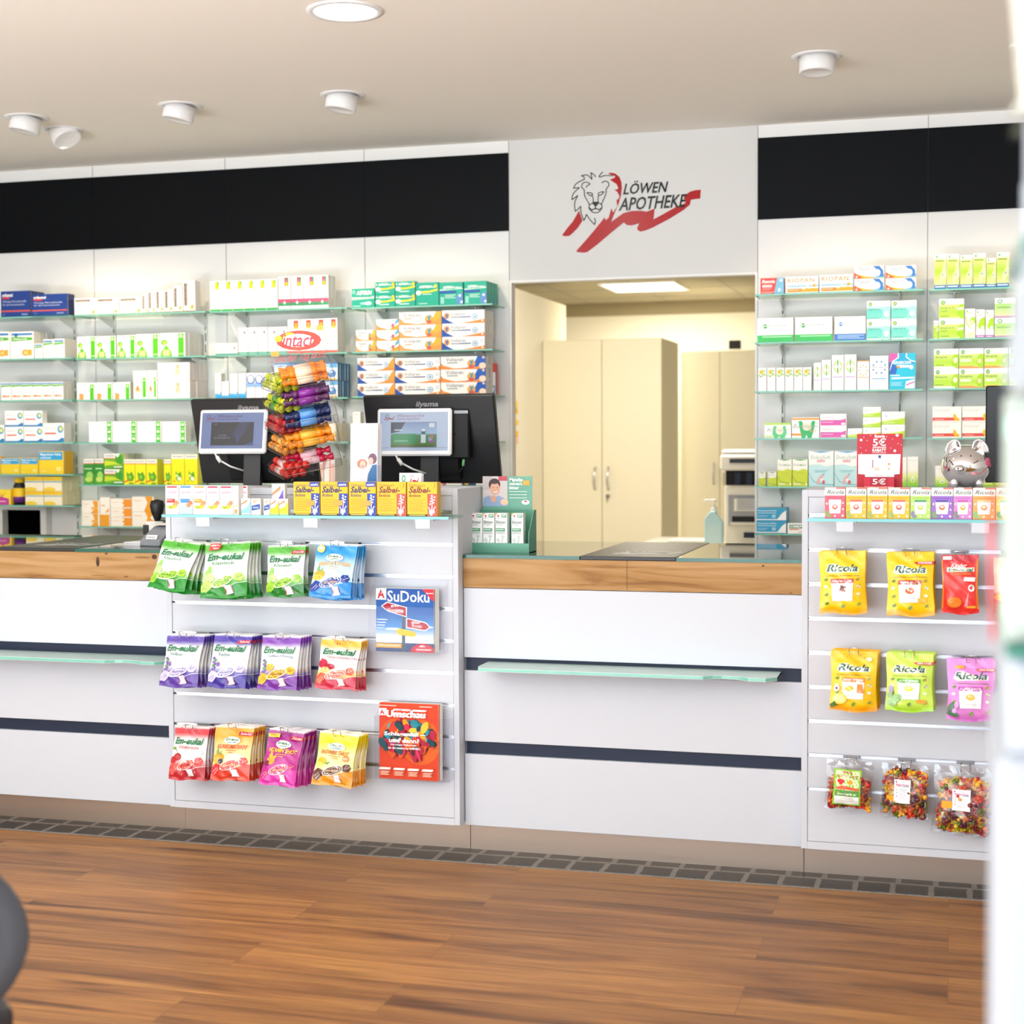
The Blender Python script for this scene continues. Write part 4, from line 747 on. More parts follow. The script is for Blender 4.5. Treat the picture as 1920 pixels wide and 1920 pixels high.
 'iber_b': (W_, [('e', .5+.34*math.cos(k*.785+.39), .66+.18*math.sin(k*.785+.39), .05, .03, '#4a8ec8', k*.785+.39, 1.7) for k in range(8)]+[T('Iberogast', .14, .64, .86, .69, '#7a93a8', 'b'), ('r', .12, .31, .9, .34, '#7db4dc'), ('r', .1, .08, .7, .09, '#cfd6da')]),
 'gavis': ('#1fc4e6', [('p', [(0, 1), (.34, 1), (.34, .88), (.1, .78), (0, .55)], '#ea5ab4'), ('p', [(.3, 1), (.68, 1), (.66, .88), (.8, .78), (1, .74), (1, .7), (.3, .7)], '#22aee0'), ('p', [(0, .42), (0, .75), (.1, .78), (.3, .6), (.25, .42)], '#2467c4'), ('l', [(.34, 1), (.34, .88), (.12, .78), (0, .52)], .025, W_, .7), ('l', [(.66, 1), (.64, .9), (.8, .8), (1, .76)], .025, W_, .7), T('GAVISCON', .12, .7, .84, .78, W_, 'Bi'), ('p', [(.3, .6), (.9, .6), (.9, .66), (.3, .68)], '#f2f6fa'), ('e', .34, .62, .06, .04, '#f0942c'), ('e', .84, .61, .08, .06, '#f6e6f0'), ('r', .05, .37, .4, .4, '#e3f6fb'), ('p', [(.08, .28), (.98, .3), (.98, .34), (.08, .33)], '#f6fcfe'), ('p', [(.6, .02), (.98, .02), (.98, .28), (.64, .22)], '#eafaff'), ('l', [(.66, .12), (.96, .2)], .03, '#c040a0', .7)]+bars(.05, .5, .18, 3, .04, .015, '#c8f0f8')),
 'busc': (W_, [('r', 0, .86, 1, 1, '#bfe86a'), ('p', [(.36, 0), (.3, .3), (.34, .78), (.44, .8), (.5, .6), (.66, .6), (.72, .8), (.8, .78), (.84, .3), (.76, 0), (.6, 0), (.56, .15), (.5, 0)], '#5fd08c'), ('e', .57, .5, .15, .28, '#fbf3e0'), T('Buscopan', .1, .38, .88, .64, '#a9b2a6', 'i'), ('r', .02, .06, .36, .16, '#c9ec86')]),
 'busc_p': (W_, [('r', 0, .88, 1, .97, '#f2a03c'), ('p', [(.36, 0), (.3, .35), (.24, .82), (.36, .84), (.44, .6), (.66, .6), (.74, .84), (.86, .82), (.8, .35), (.72, 0), (.58, 0), (.54, .15), (.48, 0)], '#35b96a'), ('e', .55, .56, .17, .2, '#fbe9d6'), T('Buscopan', .04, .42, .93, .68, '#8fa092', 'i'), T('PLUS', .66, .28, .9, .38, '#f0a090', 'b'), ('r', .0, .12, .36, .22, '#f09a2c')]),
 'vomex': (W_, [('p', [(.02, .04), (.98, .04), (.98, .62), (.8, .48), (.02, .46)], '#df5cb4'), ('r', .02, .42, .8, .48, '#c03f98'), T('Vomex A', .07, .62, .5, .84, '#d5b8c6', 'b'), ('e', .88, .16, .09, .1, '#fbe9f4'), ('r', .06, .28, .5, .34, '#f0c0de')]),
 'pent': (W_, [('p', [(0, 0), (1, 0), (1, .5), (.7, .36), (.4, .3), (0, .22)], '#b8e23a'), ('p', [(0, .22), (.4, .3), (.7, .36), (1, .5), (1, .56), (.6, .42), (0, .3)], '#e6f09a'), ('e', .2, .72, .06, .12, '#8fb4d0'), ('e', .21, .75, .045, .09, W_), T('Perenterol', .32, .68, .88, .8, '#d6d8cf')]+bars(.08, .6, .16, 2, .08, .03, '#eaf6c4')),
 'dulc_s': ('#c6d82a', [('p', [(0, .6), (0, 1), (1, 1), (1, .66), (.5, .56)], '#f7f8ec'), ('p', [(.1, .97), (.9, .97), (.5, .9)], '#3a9a3c'), T('Dulcolax', .08, .74, .9, .83, '#a8ad98'), ('l', [(0, .3), (.4, .1), (1, .12)], .04, '#8fae1c', .6), ('r', .1, .06, .4, .1, '#f0f4c0')]),
 'dulc': ('#cfdf2c', [('p', [(0, .6), (0, 1), (1, 1), (1, .6), (.7, .64), (.4, .58)], '#f9faf2'), ('p', [(.06, .99), (.96, .99), (.5, .94)], '#2f9a48'), T('Dulcolax', .08, .75, .92, .83, '#9aa08c', ''), ('e', .55, .78, .05, .03, '#62b02c'), ('l', [(0, .38), (.25, .16), (.6, .14), (1, .08)], .025, '#8fae1c', .6), ('r', .1, .06, .55, .11, '#f3f6c4'), ('e', .9, .08, .07, .04, '#f6f8d6'), ('r', .25, .48, .8, .49, '#aebb2c')]),
 'dsoft': ('#c9eef2', [('p', [(0, .6), (0, 1), (1, 1), (1, .6), (.7, .56), (.4, .62)], '#fbfdfc'), ('p', [(.06, .99), (.96, .99), (.5, .94)], '#4a9ed0'), T('DulcoSoft', .09, .77, .88, .87, '#8fb0a4'), ('r', .34, .68, .64, .75, '#dc8c92'), T('PLUS', .37, .69, .61, .74, W_, 'b'), ('r', .2, .44, .8, .46, '#8fcbd4'), ('r', .25, .4, .7, .42, '#8fcbd4'), ('l', [(0, .38), (.2, .14), (.5, .07), (1, .05)], .02, '#5fc0d0', .7), ('e', .45, .2, .16, .07, '#e9b6bc', .6, .7), ('e', .52, .18, .07, .05, '#fbfbfb'), ('e', .6, .12, .06, .06, '#d86878'), ('e', .6, .34, .03, .02, '#4aa7b0')]),
 'lact': ('#fdfdfb', [('G', [(0, '#86d03a'), (.15, '#a6da4a'), (.35, '#e6f39a'), (.55, '#fcfdf4'), (1, '#fdfdfb')]), T('Lactulose', .1, .86, .9, .9, '#cfd0c8'), ('e', .5, .22, .2, .08, '#f4faea'), ('p', [(.5, .4), (.64, .26), (.36, .26)], '#f4faea'), ('e', .5, .21, .12, .05, '#b5dc6a')]),
 'panto': ('#2f9fcb', [('p', [(.7, .12), (.86, .6), (1, .84), (1, .12)], '#f4f8fa'), ('r', 0, .04, 1, .12, '#f4f8fa'), T('Pantoprazol-ADGC', .04, .7, .68, .86, '#e6f4fa', 'b'), ('r', .04, .58, .66, .64, '#b5dcec'), ('e', .58, .36, .06, .12, '#e3f3f9'), ('e', .58, .36, .035, .07, '#4aa8d0')]+bars(.04, .4, .38, 2, .1, .04, '#9fd2e6')),
 'omep': (W_, [('p', [(.08, .5), (.78, .5), (.86, .7), (.78, .88), (.08, .88)], '#2f8f62'), T('OMEP', .12, .56, .7, .82, W_, 'B'), ('r', .08, .36, .55, .46, '#ee8a4a'), ('e', .8, .16, .3, .18, '#f3e8da')]),
 'bronchi': (W_, [('G', [(0, '#f4f8e4'), (.06, '#dff0a0'), (.3, '#cdea7a'), (.5, '#b0df2c'), (.8, '#d8ee86'), (.9, '#f4f9e4')]), ('r', 0, .9, 1, 1, '#fdfdfb'), ('e', .2, .93, .09, .035, '#3f7f96'), ('e', .2, .93, .055, .022, '#a6e24a'), ('r', .35, .925, .8, .94, '#dfe2da'), ('r', 0, .0, 1, .12, '#2a74b8'), ('r', .06, .05, .9, .09, '#d7e8f6'), ('r', .08, .79, .8, .83, '#8fae3a'), ('p', [(.42, .12), (.5, .4), (.7, .55), (.76, .6), (.74, .7), (.8, .76), (.9, .76), (.94, .7), (.92, .58), (1, .55), (1, .3), (.8, .3), (.6, .12)], '#e6f4b4'), ('e', .72, .42, .08, .035, '#3a7fa8'), ('e', .74, .425, .04, .018, W_)]),
 'sinu': (W_, [('G', [(0, '#fdfdfb'), (.08, '#c6ea5a'), (.35, '#b6e23c'), (.7, '#d6ee8a'), (.74, '#f6faea')]), ('r', 0, 0, 1, .1, '#fdfdfb'), ('e', .16, .83, .08, .11, '#3f7f96'), ('e', .16, .83, .05, .07, '#a6e24a'), ('r', .28, .81, .7, .86, '#dfe2da'), T('Sinupret', .06, .5, .55, .64, '#6f9a3a', 'b'), ('p', [(.98, .0), (.98, .72), (.86, .72), (.76, .58), (.74, .36), (.7, .26), (.75, .22), (.75, .1), (.86, .08), (.88, 0)], '#a8dc14'), ('e', .88, .42, .09, .14, '#eef6cc'), ('r', .06, .16, .4, .2, '#86b23a')]),
 'sinu_x': (W_, [('G', [(0, '#fdfdfb'), (.12, '#c6ea5a'), (.35, '#b6e23c'), (.7, '#d6ee8a'), (.74, '#f6faea')]), ('p', [(0, 0), (1, .0), (1, .03), (.5, .12), (0, .12)], '#f2a85c'), ('e', .16, .83, .08, .11, '#3f7f96'), ('e', .16, .83, .05, .07, '#a6e24a'), ('r', .28, .81, .7, .86, '#dfe2da'), T('Sinupret', .06, .52, .55, .66, '#6f9a3a', 'b'), ('r', .05, .32, .5, .46, '#f0f6dc'), T('extract', .08, .33, .47, .44, '#c0c4ae', 's'), ('p', [(.98, .0), (.98, .72), (.86, .72), (.76, .58), (.74, .36), (.7, .26), (.75, .22), (.75, .1), (.86, .08), (.88, 0)], '#a8dc14'), ('e', .84, .36, .08, .12, '#f4d9a8')]),
 'sinu_n': (W_, [('G', [(0, '#fdfdfb'), (.06, '#c6ea5a'), (.35, '#b6e23c'), (.7, '#d6ee8a'), (.74, '#f6faea')]), ('e', .16, .82, .09, .11, '#35708a'), ('e', .16, .82, .06, .075, '#a6e24a'), ('r', .28, .8, .7, .86, '#dfe2da'), T('Sinupret N', .05, .47, .6, .6, '#6f9a3a', 'b'), T('Dragees', .05, .33, .35, .44, '#7fa84a', 'b'), ('p', [(.98, .0), (.98, .72), (.84, .7), (.76, .58), (.74, .3), (.7, .22), (.75, .16), (.84, .1), (.86, 0)], '#a0d80c'), ('p', [(.74, .4), (1, .44), (1, .56), (.76, .56)], '#eef6cc'), ('r', .06, .1, .4, .15, '#86b23a')]),
 'sinu_t': (W_, [('e', .2, .91, .1, .04, '#3f7f96'), ('e', .2, .91, .06, .024, '#a6e24a'), ('r', .12, .8, .7, .83, '#b6d87a'), ('p', [(.98, .3), (.98, .72), (.7, .72), (.4, .62), (.3, .5), (.2, .42), (.3, .36), (.5, .3)], '#a8dc14'), ('p', [(0, .3), (.2, .5), (0, .74)], '#d6ee9a'), ('e', .74, .36, .18, .07, '#fdfdfb'), ('r', 0, 0, 1, .1, '#a45ab0'), ('r', .08, .03, .9, .07, '#ead0f0')]),
 'sinu_g': (W_, [('e', .2, .92, .1, .04, '#3f7f96'), ('e', .2, .92, .06, .024, '#a6e24a'), ('r', .1, .83, .7, .86, '#b6d87a'), ('p', [(.98, .5), (.98, .72), (.6, .7), (.4, .56), (.6, .5)], '#a8dc14'), ('e', .68, .52, .22, .1, '#e6f4b4'), ('G', [(0, '#f8fbe8'), (.1, '#e9f6bc'), (.3, '#fbfdf2'), (.31, '#fdfdfb')]), ('l', [(.1, .7), (.16, .5), (.5, .36)], .06, '#c6ea7a', .4)]),
 'tonsi_g': (W_, [('G', [(0, '#f6faf0'), (.12, '#d6f0b0'), (.7, '#a8e07a'), (.74, '#f6faea')]), ('e', .25, .84, .12, .11, '#4a86a0'), ('e', .25, .84, .08, .075, '#cfeec0'), ('r', 0, 0, 1, .1, '#c9a0c4'), ('r', .1, .48, .8, .56, '#8fbf6a')]),
 'dob': ('#fbfaf7', [T('Dobendan', .06, .68, .6, .84, '#d9d0ca'), ('p', [(0, .1), (.78, .1), (.86, .3), (0, .3)], '#e2564e'), ('p', [(.72, .46), (.78, .56), (.84, .32), (.94, .2), (.92, .06), (.8, .1), (.72, .26)], '#f4c01e'), ('r', .08, .16, .4, .2, '#f6c4bf')]),
 'greenlow': ('#a8d42c', [('r', .05, .5, .9, .8, '#e0f0a0')]), 'redlow': ('#ee5a8c', [('r', .3, .0, .6, 1, '#fbe9f0')]), 'navylow': ('#28407e', [('e', .3, .5, .2, .4, '#f2c92c')]),
 'pinkw': (W_, [('p', [(0, .5), (.3, .9), (1, 1), (0, 1)], '#f2b6ae'), ('r', .5, 0, .62, 1, '#ef9a8c'), ('r', .7, .05, .95, .8, '#f6c9c0')], '#f0ebe4'),
 'creamy': ('#f8f1df', [('p', [(.5, 0), (1, .3), (1, .6), (.6, .3)], '#f6d87a'), ('r', .1, .7, .6, .78, '#ddd2bb')], '#efe6d0'),
 'redtop': ('#f4f8fb', [('r', 0, .72, 1, 1, '#e0503e'), ('r', .1, .06, .9, .3, '#3f93c8'), ('r', .3, .1, .7, .26, '#e9f3f9')], '#e0503e'),
}
CN = 0
def carton(design, W, Hh, Dp, loc, rz, label, group, meshes={}):
    global CN
    dd = D[design]; base, art = dd[0], dd[1]; side = dd[2] if len(dd) > 2 else ('#e6e3dc' if base == W_ else base)
    key = (design, round(W, 3), round(Hh, 3), round(Dp, 3))
    if key not in meshes:
        m = MB(); m.box(-W/2, W/2, 0, Dp, 0, Hh, 'card', base, [base, side, side, side, side, side], 0)
        # tuck-flap crease lines on side and lid
        m.box(W/2, W/2+.0003, Dp*.08, Dp*.1, Hh*.03, Hh*.97, 'card', '#cfcac4').box(-W*.48, W*.48, Dp*.5, Dp*.52, Hh, Hh+.0003, 'card', '#cfcac4')
        art_on(m, art, front(W, Hh))
        meshes[key] = m.mesh('medicine_carton')
    o = bpy.data.objects.new('medicine_carton', meshes[key]); COL.objects.link(o); o.location = loc; o.rotation_euler = (0, 0, rz)
    tag(o, label, 'carton', group); CN += 1
    return o
def row(b, k, items, Yf=YBX):
    """items: (design, x0, x1, ytop, stack, depth count, description[, depth])"""
    z = SZ[b, k]; where = f'{SN[k]} shelf {BN[b]}'; n = len(items)
    for i, it in enumerate(items):
        ds, x0, x1, yt, st, dn, desc = it[:7]; Dp = it[7] if len(it) > 7 else .038
        yf = it[8] if len(it) > 8 else Yf
        a, c = P(x0, yt, yf), P(x1, yt, yf); W = c.x-a.x-.0015; Hh = (a.z+c.z)/2-z; h = Hh/st
        pos = f'{ORD[i]} from left' if n > 1 else ''
        for s in range(st):
            lv = '' if st == 1 else ('lower', 'upper')[s] if st == 2 else ('lowest', 'middle', 'uppermost')[s]
            for d in range(dn):
                lab = f'{lv} {desc}, {pos}, {where}'.strip() if d == 0 else f'{lv} {desc} {ORD[d]} back, {pos}, {where}'.strip()
                carton(ds, W, h-.0008, Dp, ((a.x+c.x)/2+(random.uniform(-.001, .001) if d else 0)+.0007*d, yf+d*(Dp+.0012), z+.0003+s*h), random.uniform(-.004, .004), lab.replace(', ,', ','), f'cartons on the {where}')
# fourth bay
row(4, 0, [('aspirin', 659, 702, 541, 1, 1, 'teal carton with silver swoosh'), ('aspirin_plus', 703.5, 740.5, 528.5, 2, 1, 'teal carton with yellow swoosh'), ('aspirin_plus', 741, 778.5, 527.5, 2, 1, 'teal carton with yellow swoosh'), ('aspirin_plus_big', 779.5, 822.5, 529.5, 1, 1, 'tall teal carton with yellow dot'), ('aspirin_complex', 823.5, 868, 529, 1, 1, 'teal carton with blue head'), ('aspirin_complex', 870, 912.5, 527, 1, 4, 'teal carton with blue head')])
row(4, 1, [('volt_os', 667, 704.5, 618.5, 2, 1, 'small orange white carton'), ('volt_m', 705.5, 747.5, 598.5, 3, 1, 'small white carton with light-blue corner'), ('volt_o', 748, 827.5, 584.5, 3, 1, 'long white carton with orange end'), ('volt_b', 828.5, 908.5, 581, 3, 3, 'long white carton with blue corner', .042)])
row(4, 2, [('volt_c', 670, 739.5, 671, 3, 1, 'long white carton with blue corner'), ('volt_b', 740.5, 825, 670.5, 3, 1, 'long white carton with blue corner'), ('volt_d', 826, 911, 668, 3, 2, 'long white carton with blue end', .05), ('redtop', 920, 929, 681, 1, 1, 'narrow red-topped carton', .03, 6.23)])
row(4, 3, [('plainw', 661, 676, 772, 2, 1, 'plain white carton beside the monitor')])
row(4, 4, [('redlow', 822, 834, 900, 1, 1, 'low pink carton under the monitor'), ('plainw', 836, 866, 903, 1, 1, 'low white carton under the monitor'), ('navylow', 868, 890, 903, 1, 1, 'low navy carton with yellow dot'), ('plainw', 892, 908, 903, 1, 1, 'low white carton under the monitor')])
# third bay
row(3, 0, [('bronch', 393+i*21.3, 414+i*21.3, 527-i*.8, 1, 1, 'slim white carton with green foot') for i in range(6)]+[('bstop', 521.6+i*23.6, 544.6+i*23.6, 518-i*.9, 1, 2 if i == 3 else 1, 'white carton with magenta green band') for i in range(4)])
row(3, 1, [('flatw', 403.5, 445.5, 643.5, 1, 1, 'low white carton with green edge')]+[('tonsi', 446.5+i*18.5, 464.5+i*18.5, 614-i*.4, 1, 1, 'slim white carton with pale emblem') for i in range(5)]+[('monapax', 539+i*23.5, 562+i*23.5, 599-i*.9, 1, 2 if i == 3 else 1, 'white carton with red square') for i in range(4)])
row(3, 2, [('bluebtm', 403, 414.5, 700, 1, 1, 'slim white carton with blue foot'), ('bluebtm', 415.5, 429.5, 715, 1, 1, 'short white carton with blue foot'), ('bluebtm', 430.5, 445.5, 700, 1, 1, 'slim white carton with blue foot'), ('bluebtm', 446.5, 461, 700, 1, 1, 'slim white carton with blue foot')]+[('ring', 462+i*16, 477.5+i*16, 699, 1, 1, 'white carton with blue ring') for i in range(3)]+[('gelo', 514+i*40, 553+i*40, 681-i*.4, 2, 5 if i == 2 else 1, 'white carton with blue globe', .026) for i in range(3)])
row(3, 3, [('creamy', 560, 583, 795, 1, 1, 'cream carton with yellow sweep'), ('creamy', 584, 607, 794, 1, 1, 'cream carton with yellow sweep'), ('creamy', 608, 630, 793, 1, 5, 'cream carton with yellow sweep', .026)])
row(3, 4, [('pinkw', 585, 606, 860, 1, 1, 'white carton with salmon stripe'), ('pinkw', 607, 628, 859, 1, 3, 'white carton with salmon stripe', .04)])
# second bay
row(2, 0, [('umck_w', 139, 180.5, 559, 1, 1, 'low white carton with brown label'), ('umck_w', 181.3, 222.5, 558, 1, 1, 'low white carton with brown label'), ('umck_w', 223.5, 266, 557, 1, 1, 'low white carton with brown label'), ('umck_t', 266.6, 277, 551, 1, 1, 'small white carton with brown strip'), ('umck_t', 278, 291.5, 545, 1, 1, 'small white carton with brown strip'), ('umck_t', 292.3, 307.5, 543.5, 1, 1, 'white carton with brown strip'), ('umck_t', 308.3, 324.5, 543, 1, 1, 'white carton with brown strip'), ('umck_t', 325.2, 342, 536, 1, 1, 'tall white carton with brown strip'), ('umck_t', 343, 365.5, 526, 1, 1, 'tallest white carton with brown strip', .05)])
row(2, 1, [('lungs', 144, 180, 631, 1, 1, 'white green carton with lungs drawing'), ('lungs', 180.7, 217, 630, 1, 1, 'white green carton with lungs drawing'), ('lungs', 219, 254, 628.5, 1, 1, 'white green carton with lungs drawing'), ('lungs', 255, 298.5, 626, 1, 1, 'white green carton with lungs drawing'), ('lungs', 299.5, 347, 624, 1, 5, 'white green carton with lungs drawing', .032)])
row(2, 2, [('foot', 144, 177, 717.5, 1, 1, 'white green carton with orange mark'), ('foot', 177.6, 210, 717, 1, 1, 'white green carton with orange mark'), ('foot', 211, 244, 716.5, 1, 1, 'white green carton with orange mark'), ('nasal', 249.5, 276, 695, 1, 1, 'tall white green carton'), ('nasal', 276.7, 294, 694, 1, 1, 'tall white green carton'), ('baby', 295, 355.5, 679.5, 2, 5, 'long pale carton with child drawing', .03)])
row(2, 3, [('leafbox', 166.5, 210, 790.5, 3, 1, 'long white carton with green square'), ('leafbox', 211, 256, 790, 3, 1, 'long white carton with green square'), ('leafbox', 257, 302, 790, 3, 1, 'long white carton with green square'), ('leafbox', 303, 348, 790, 3, 1, 'long white carton with green square', .05)])
row(2, 4, [('prosp_g', 156, 176, 860.5, 1, 1, 'green carton with white lid strip'), ('prosp_g', 176.8, 194.5, 860, 1, 1, 'green carton with white lid strip'), ('prosp_w', 195.2, 231.5, 850.5, 2, 3, 'wide green yellow carton', .05), ('prosp_y', 232, 252.5, 861, 1, 1, 'yellow carton with green leaf'), ('prosp_y', 253, 273, 861, 1, 1, 'yellow carton with green leaf'), ('prosp_y', 273.7, 294.5, 861, 1, 2, 'yellow carton with green leaf', .05), ('prosp_y', 307, 320.5, 861, 1, 1, 'yellow carton with green leaf'), ('prosp_t', 321, 345.5, 852, 1, 1, 'tall yellow carton'), ('prosp_t', 346, 370, 852, 1, 1, 'tall yellow carton')])
row(2, 5, [('orange_s', 153, 186.5, 938.5, 2, 1, 'white carton with orange side'), ('orange_t', 187.2, 206, 932, 1, 1, 'tall white carton with orange foot'), ('orange_b', 207, 246.5, 935, 3, 1, 'white orange carton'), ('orange_c', 247, 288, 931, 2, 1, 'wide white carton with orange end')])
# first bay
row(1, 0, [('ortho', 1, 57, 545.5, 1, 2, 'navy vitamin carton with red line', .055), ('ortho', 59, 126, 551, 1, 1, 'navy vitamin carton with red line', .06, 6.10)])
row(1, 1, [('diasp', -24, 18, 622, 1, 1, 'white carton with blue green bands'), ('diasp', 18.8, 63, 621.5, 1, 3, 'white carton with blue green bands', .05), ('diasp_s', 65, 80, 644, 1, 1, 'short white carton with green band'), ('diasp_s', 80.7, 100, 636, 1, 1, 'small white carton with green band'), ('diasp_s', 100.6, 121, 635, 1, 2, 'small white carton with green band', .06)])
row(1, 2, [('mag_s', 2+i*19.5, 21+i*19.5, 717-i*.3, 1, 2 if i == 5 else 1, 'slim white carton with orange mark', .035) for i in range(6)])
row(1, 3, [('biol', -27, 8, 797, 1, 1, 'white carton with blue dot'), ('biol', 9, 43.5, 770, 2, 1, 'white carton with blue dot'), ('biol', 44.3, 79.5, 770, 2, 1, 'white carton with blue dot'), ('biol', 80.3, 120, 793, 1, 1, 'wide white carton with blue dot', .06)])
row(1, 4, [('magn', -34, 0, 856, 1, 1, 'yellow carton with blue top'), ('magn', 1, 37, 858.5, 1, 1, 'yellow carton with blue top'), ('magn', 37.6, 71.5, 858.5, 1, 1, 'yellow carton with blue top'), ('magn', 72.3, 119, 846, 1, 1, 'large yellow carton with blue top', .08)])
row(1, 5, [('vig', -12, 20, 917.5, 1, 1, 'yellow carton with magenta sweep'), ('yelwhite', 46.5, 81, 894, 2, 1, 'yellow white carton with blue line'), ('yelwhite', 81.8, 116, 894, 2, 4, 'yellow white carton with blue line', .035)])
# fifth bay
row(5, 0, [('rennie', 1425.5, 1470, 521, 1, 1, 'red carton with blue end', .05), ('riopan', 1473, 1535, 518, 1, 1, 'white orange carton with torso'), ('riopan', 1536.5, 1600, 514.5, 1, 1, 'white orange carton with torso'), ('talcid', 1601.5, 1658, 498, 2, 1, 'white carton with rainbow wave'), ('talcid', 1661, 1718, 497.5, 2, 1, 'white carton with rainbow wave')])
row(5, 1, [('kij_g', 1419.8, 1488, 596, 1, 1, 'wide white carton with green base'), ('kij_g', 1490.5, 1561, 594, 1, 1, 'wide white carton with green base'), ('kij_b', 1564.5, 1623.5, 593, 1, 1, 'white carton with blue base'), ('digest', 1625, 1670, 564, 2, 1, 'turquoise carton with torso drawing'), ('digest', 1671, 1719, 563, 2, 1, 'turquoise carton with torso drawing')])
row(5, 2, [('dandel', 1421.5+i*16.8, 1437.6+i*16.8, 690-i*.3, 1, 1, 'small white carton with yellow flower') for i in range(6)]+[('iber', 1525.5, 1540, 680, 1, 1, 'white carton with leaf star'), ('iber', 1540.5, 1558.5, 674.5, 1, 1, 'white carton with leaf star'), ('iber', 1559.5, 1582.3, 665.5, 1, 1, 'tall white carton with leaf star'), ('iber', 1583, 1606, 664.5, 1, 2, 'tall white carton with leaf star', .05), ('iber_o', 1607, 1630, 676, 1, 1, 'white carton with orange top'), ('iber_b', 1631, 1666, 667, 1, 1, 'white carton with blue petals'), ('gavis', 1667.5, 1717, 662, 1, 1, 'bright blue carton with pink corner')])
row(5, 3, [('busc', 1433, 1483.5, 792.5, 1, 1, 'white green carton with torso'), ('busc_p', 1484.5, 1536.5, 782.5, 1, 1, 'white carton with orange top'), ('vomex', 1537.5, 1587.5, 776, 2, 1, 'white carton with pink base'), ('pent', 1589, 1617, 803, 1, 1, 'low white lime carton'), ('pent', 1618, 1652, 763, 3, 1, 'small white lime carton'), ('pent', 1653, 1697, 771.5, 2, 1, 'white lime carton')])
row(5, 4, [('dulc_s', 1422.5, 1436, 885, 1, 1, 'small lime carton'), ('dulc_s', 1440, 1456.5, 884.5, 1, 1, 'small lime carton'), ('dulc', 1457.3, 1485, 860.5, 1, 1, 'lime white carton'), ('dulc', 1485.6, 1515, 860.5, 1, 1, 'lime white carton'), ('dsoft', 1516, 1563.5, 845, 1, 1, 'tall pale blue carton'), ('dsoft', 1564.3, 1612, 845, 1, 1, 'tall pale blue carton'), ('lact', 1680, 1700.5, 857, 1, 1, 'white carton with green drop'), ('lact', 1701.3, 1722, 856, 1, 1, 'white carton with green drop')])
row(5, 5, [('panto', 1418.5, 1474.5, 952.5, 2, 2, 'blue carton with white corner', .05), ('omep', 1476.5, 1516, 981, 1, 1, 'low white carton with green field')])
# sixth bay
row(6, 0, [('bronchi', x0, x1, yt, 1, 1, d) for x0, x1, yt, d in ((1752, 1774.5, 476.5, 'tall lime carton with blue foot'), (1776, 1799, 476, 'tall lime carton with blue foot'), (1800.5, 1824, 478, 'tall lime carton with blue foot'), (1824.8, 1849, 474.5, 'tall lime carton with blue foot'), (1850, 1868, 483.5, 'shorter lime carton with blue foot'), (1869, 1893, 473, 'tall lime carton with blue foot'))])
row(6, 1, [('sinu_n', 1750, 1759.5, 601, 1, 1, 'lime carton cut by neighbour'), ('sinu_n', 1760.5, 1808, 560, 2, 1, 'lime carton with green head'), ('sinu_g', 1809.3, 1829, 578.5, 1, 1, 'slim pale lime carton'), ('sinu_t', 1829.8, 1847, 580, 1, 1, 'slim white carton with violet foot'), ('sinu_t', 1847.8, 1864, 581, 1, 1, 'slim white carton with violet foot'), ('tonsi_g', 1865, 1905, 558.5, 2, 1, 'white green carton with violet edge')])
row(6, 2, [('sinu', 1751, 1797.3, 654, 2, 1, 'white lime carton with head'), ('sinu_x', 1798, 1844.5, 653, 2, 1, 'lime carton with orange edge'), ('sinu_x', 1845.2, 1891, 652.5, 2, 1, 'lime carton with orange edge'), ('sinu_x', 1892, 1938, 651.5, 2, 1, 'lime carton with orange edge')])
row(6, 3, [('dob', 1748.5, 1803, 762, 2, 1, 'white carton with red strip'), ('dob', 1804, 1859, 761.5, 2, 1, 'white carton with red strip')])
row(6, 4, [('lact', 1753.5, 1780, 873, 1, 1, 'white green carton behind the pig'), ('greenlow', 1838, 1863, 904, 1, 1, 'low lime carton under the monitor'), ('greenlow', 1864, 1910, 904, 1, 1, 'low lime carton under the monitor')])
# vitamin bottle
q = P(36, 945, 6.17); t = thing('vitamin_bottle', 'dark vitamin bottle with yellow cap on the first bay bottom shelf', 'bottle', (q.x, 6.175, SZ[1, 5]+.0005)); hb = P(36, 896, 6.17).z-SZ[1, 5]
rb = (P(46, 900, 6.17).x-P(26, 900, 6.17).x)/2
MB().lathe([(0, 0), (rb, 0), (rb, hb*.62), (rb*.95, hb*.7), (rb*.72, hb*.8), (rb*.7, hb*.82)], 20, 'dark').build('body', t)
MB().lathe([(rb*.8, hb*.82), (rb*.82, hb*.83), (rb*.82, hb*.99), (0, hb)], 20, 'card', '#f5c81e').build('cap', t)
MB().lathe([(rb*1.01, hb*.08), (rb*1.01, hb*.3), (rb*1.01, hb*.301), (rb*1.01, hb*.62)], 20, 'card', '#fff', None, ['#6a2d8a', '#7b3696', '#f3cc2c', '#f3cc2c']).build('paper_label', t)
# ------------------------------------------------------------------ boxes on the front shelves
def ipal(hc, bc):
    return (W_, [('r', .1, .92, .88, .98, hc), ('r', .14, .68, .88, .9, '#fbfbfd'), T('ipalat', .18, .71, .86, .82, '#c2457c', 'b'), ('r', .25, .64, .75, .66, '#c9ccd4')]+([('r', .08, .4, .72, .54, bc), ('r', .12, .48, .5, .5, '#fbe9e4')] if bc else [('r', .12, .5, .8, .51, '#c9ccd4')])+[('e', .84, .4, .15, .08, '#d98a5c'), ('e', .7, .33, .16, .08, '#e09a6a'), ('e', .3, .26, .2, .05, '#f0c832'), ('e', .55, .24, .22, .06, '#f3d23c'), ('e', .75, .28, .14, .05, '#efc02c'), ('e', .35, .23, .1, .04, '#8fb53a'), ('e', .5, .27, .08, .03, '#e8a02c'), ('r', .45, .1, .85, .12, '#cfd3da')])
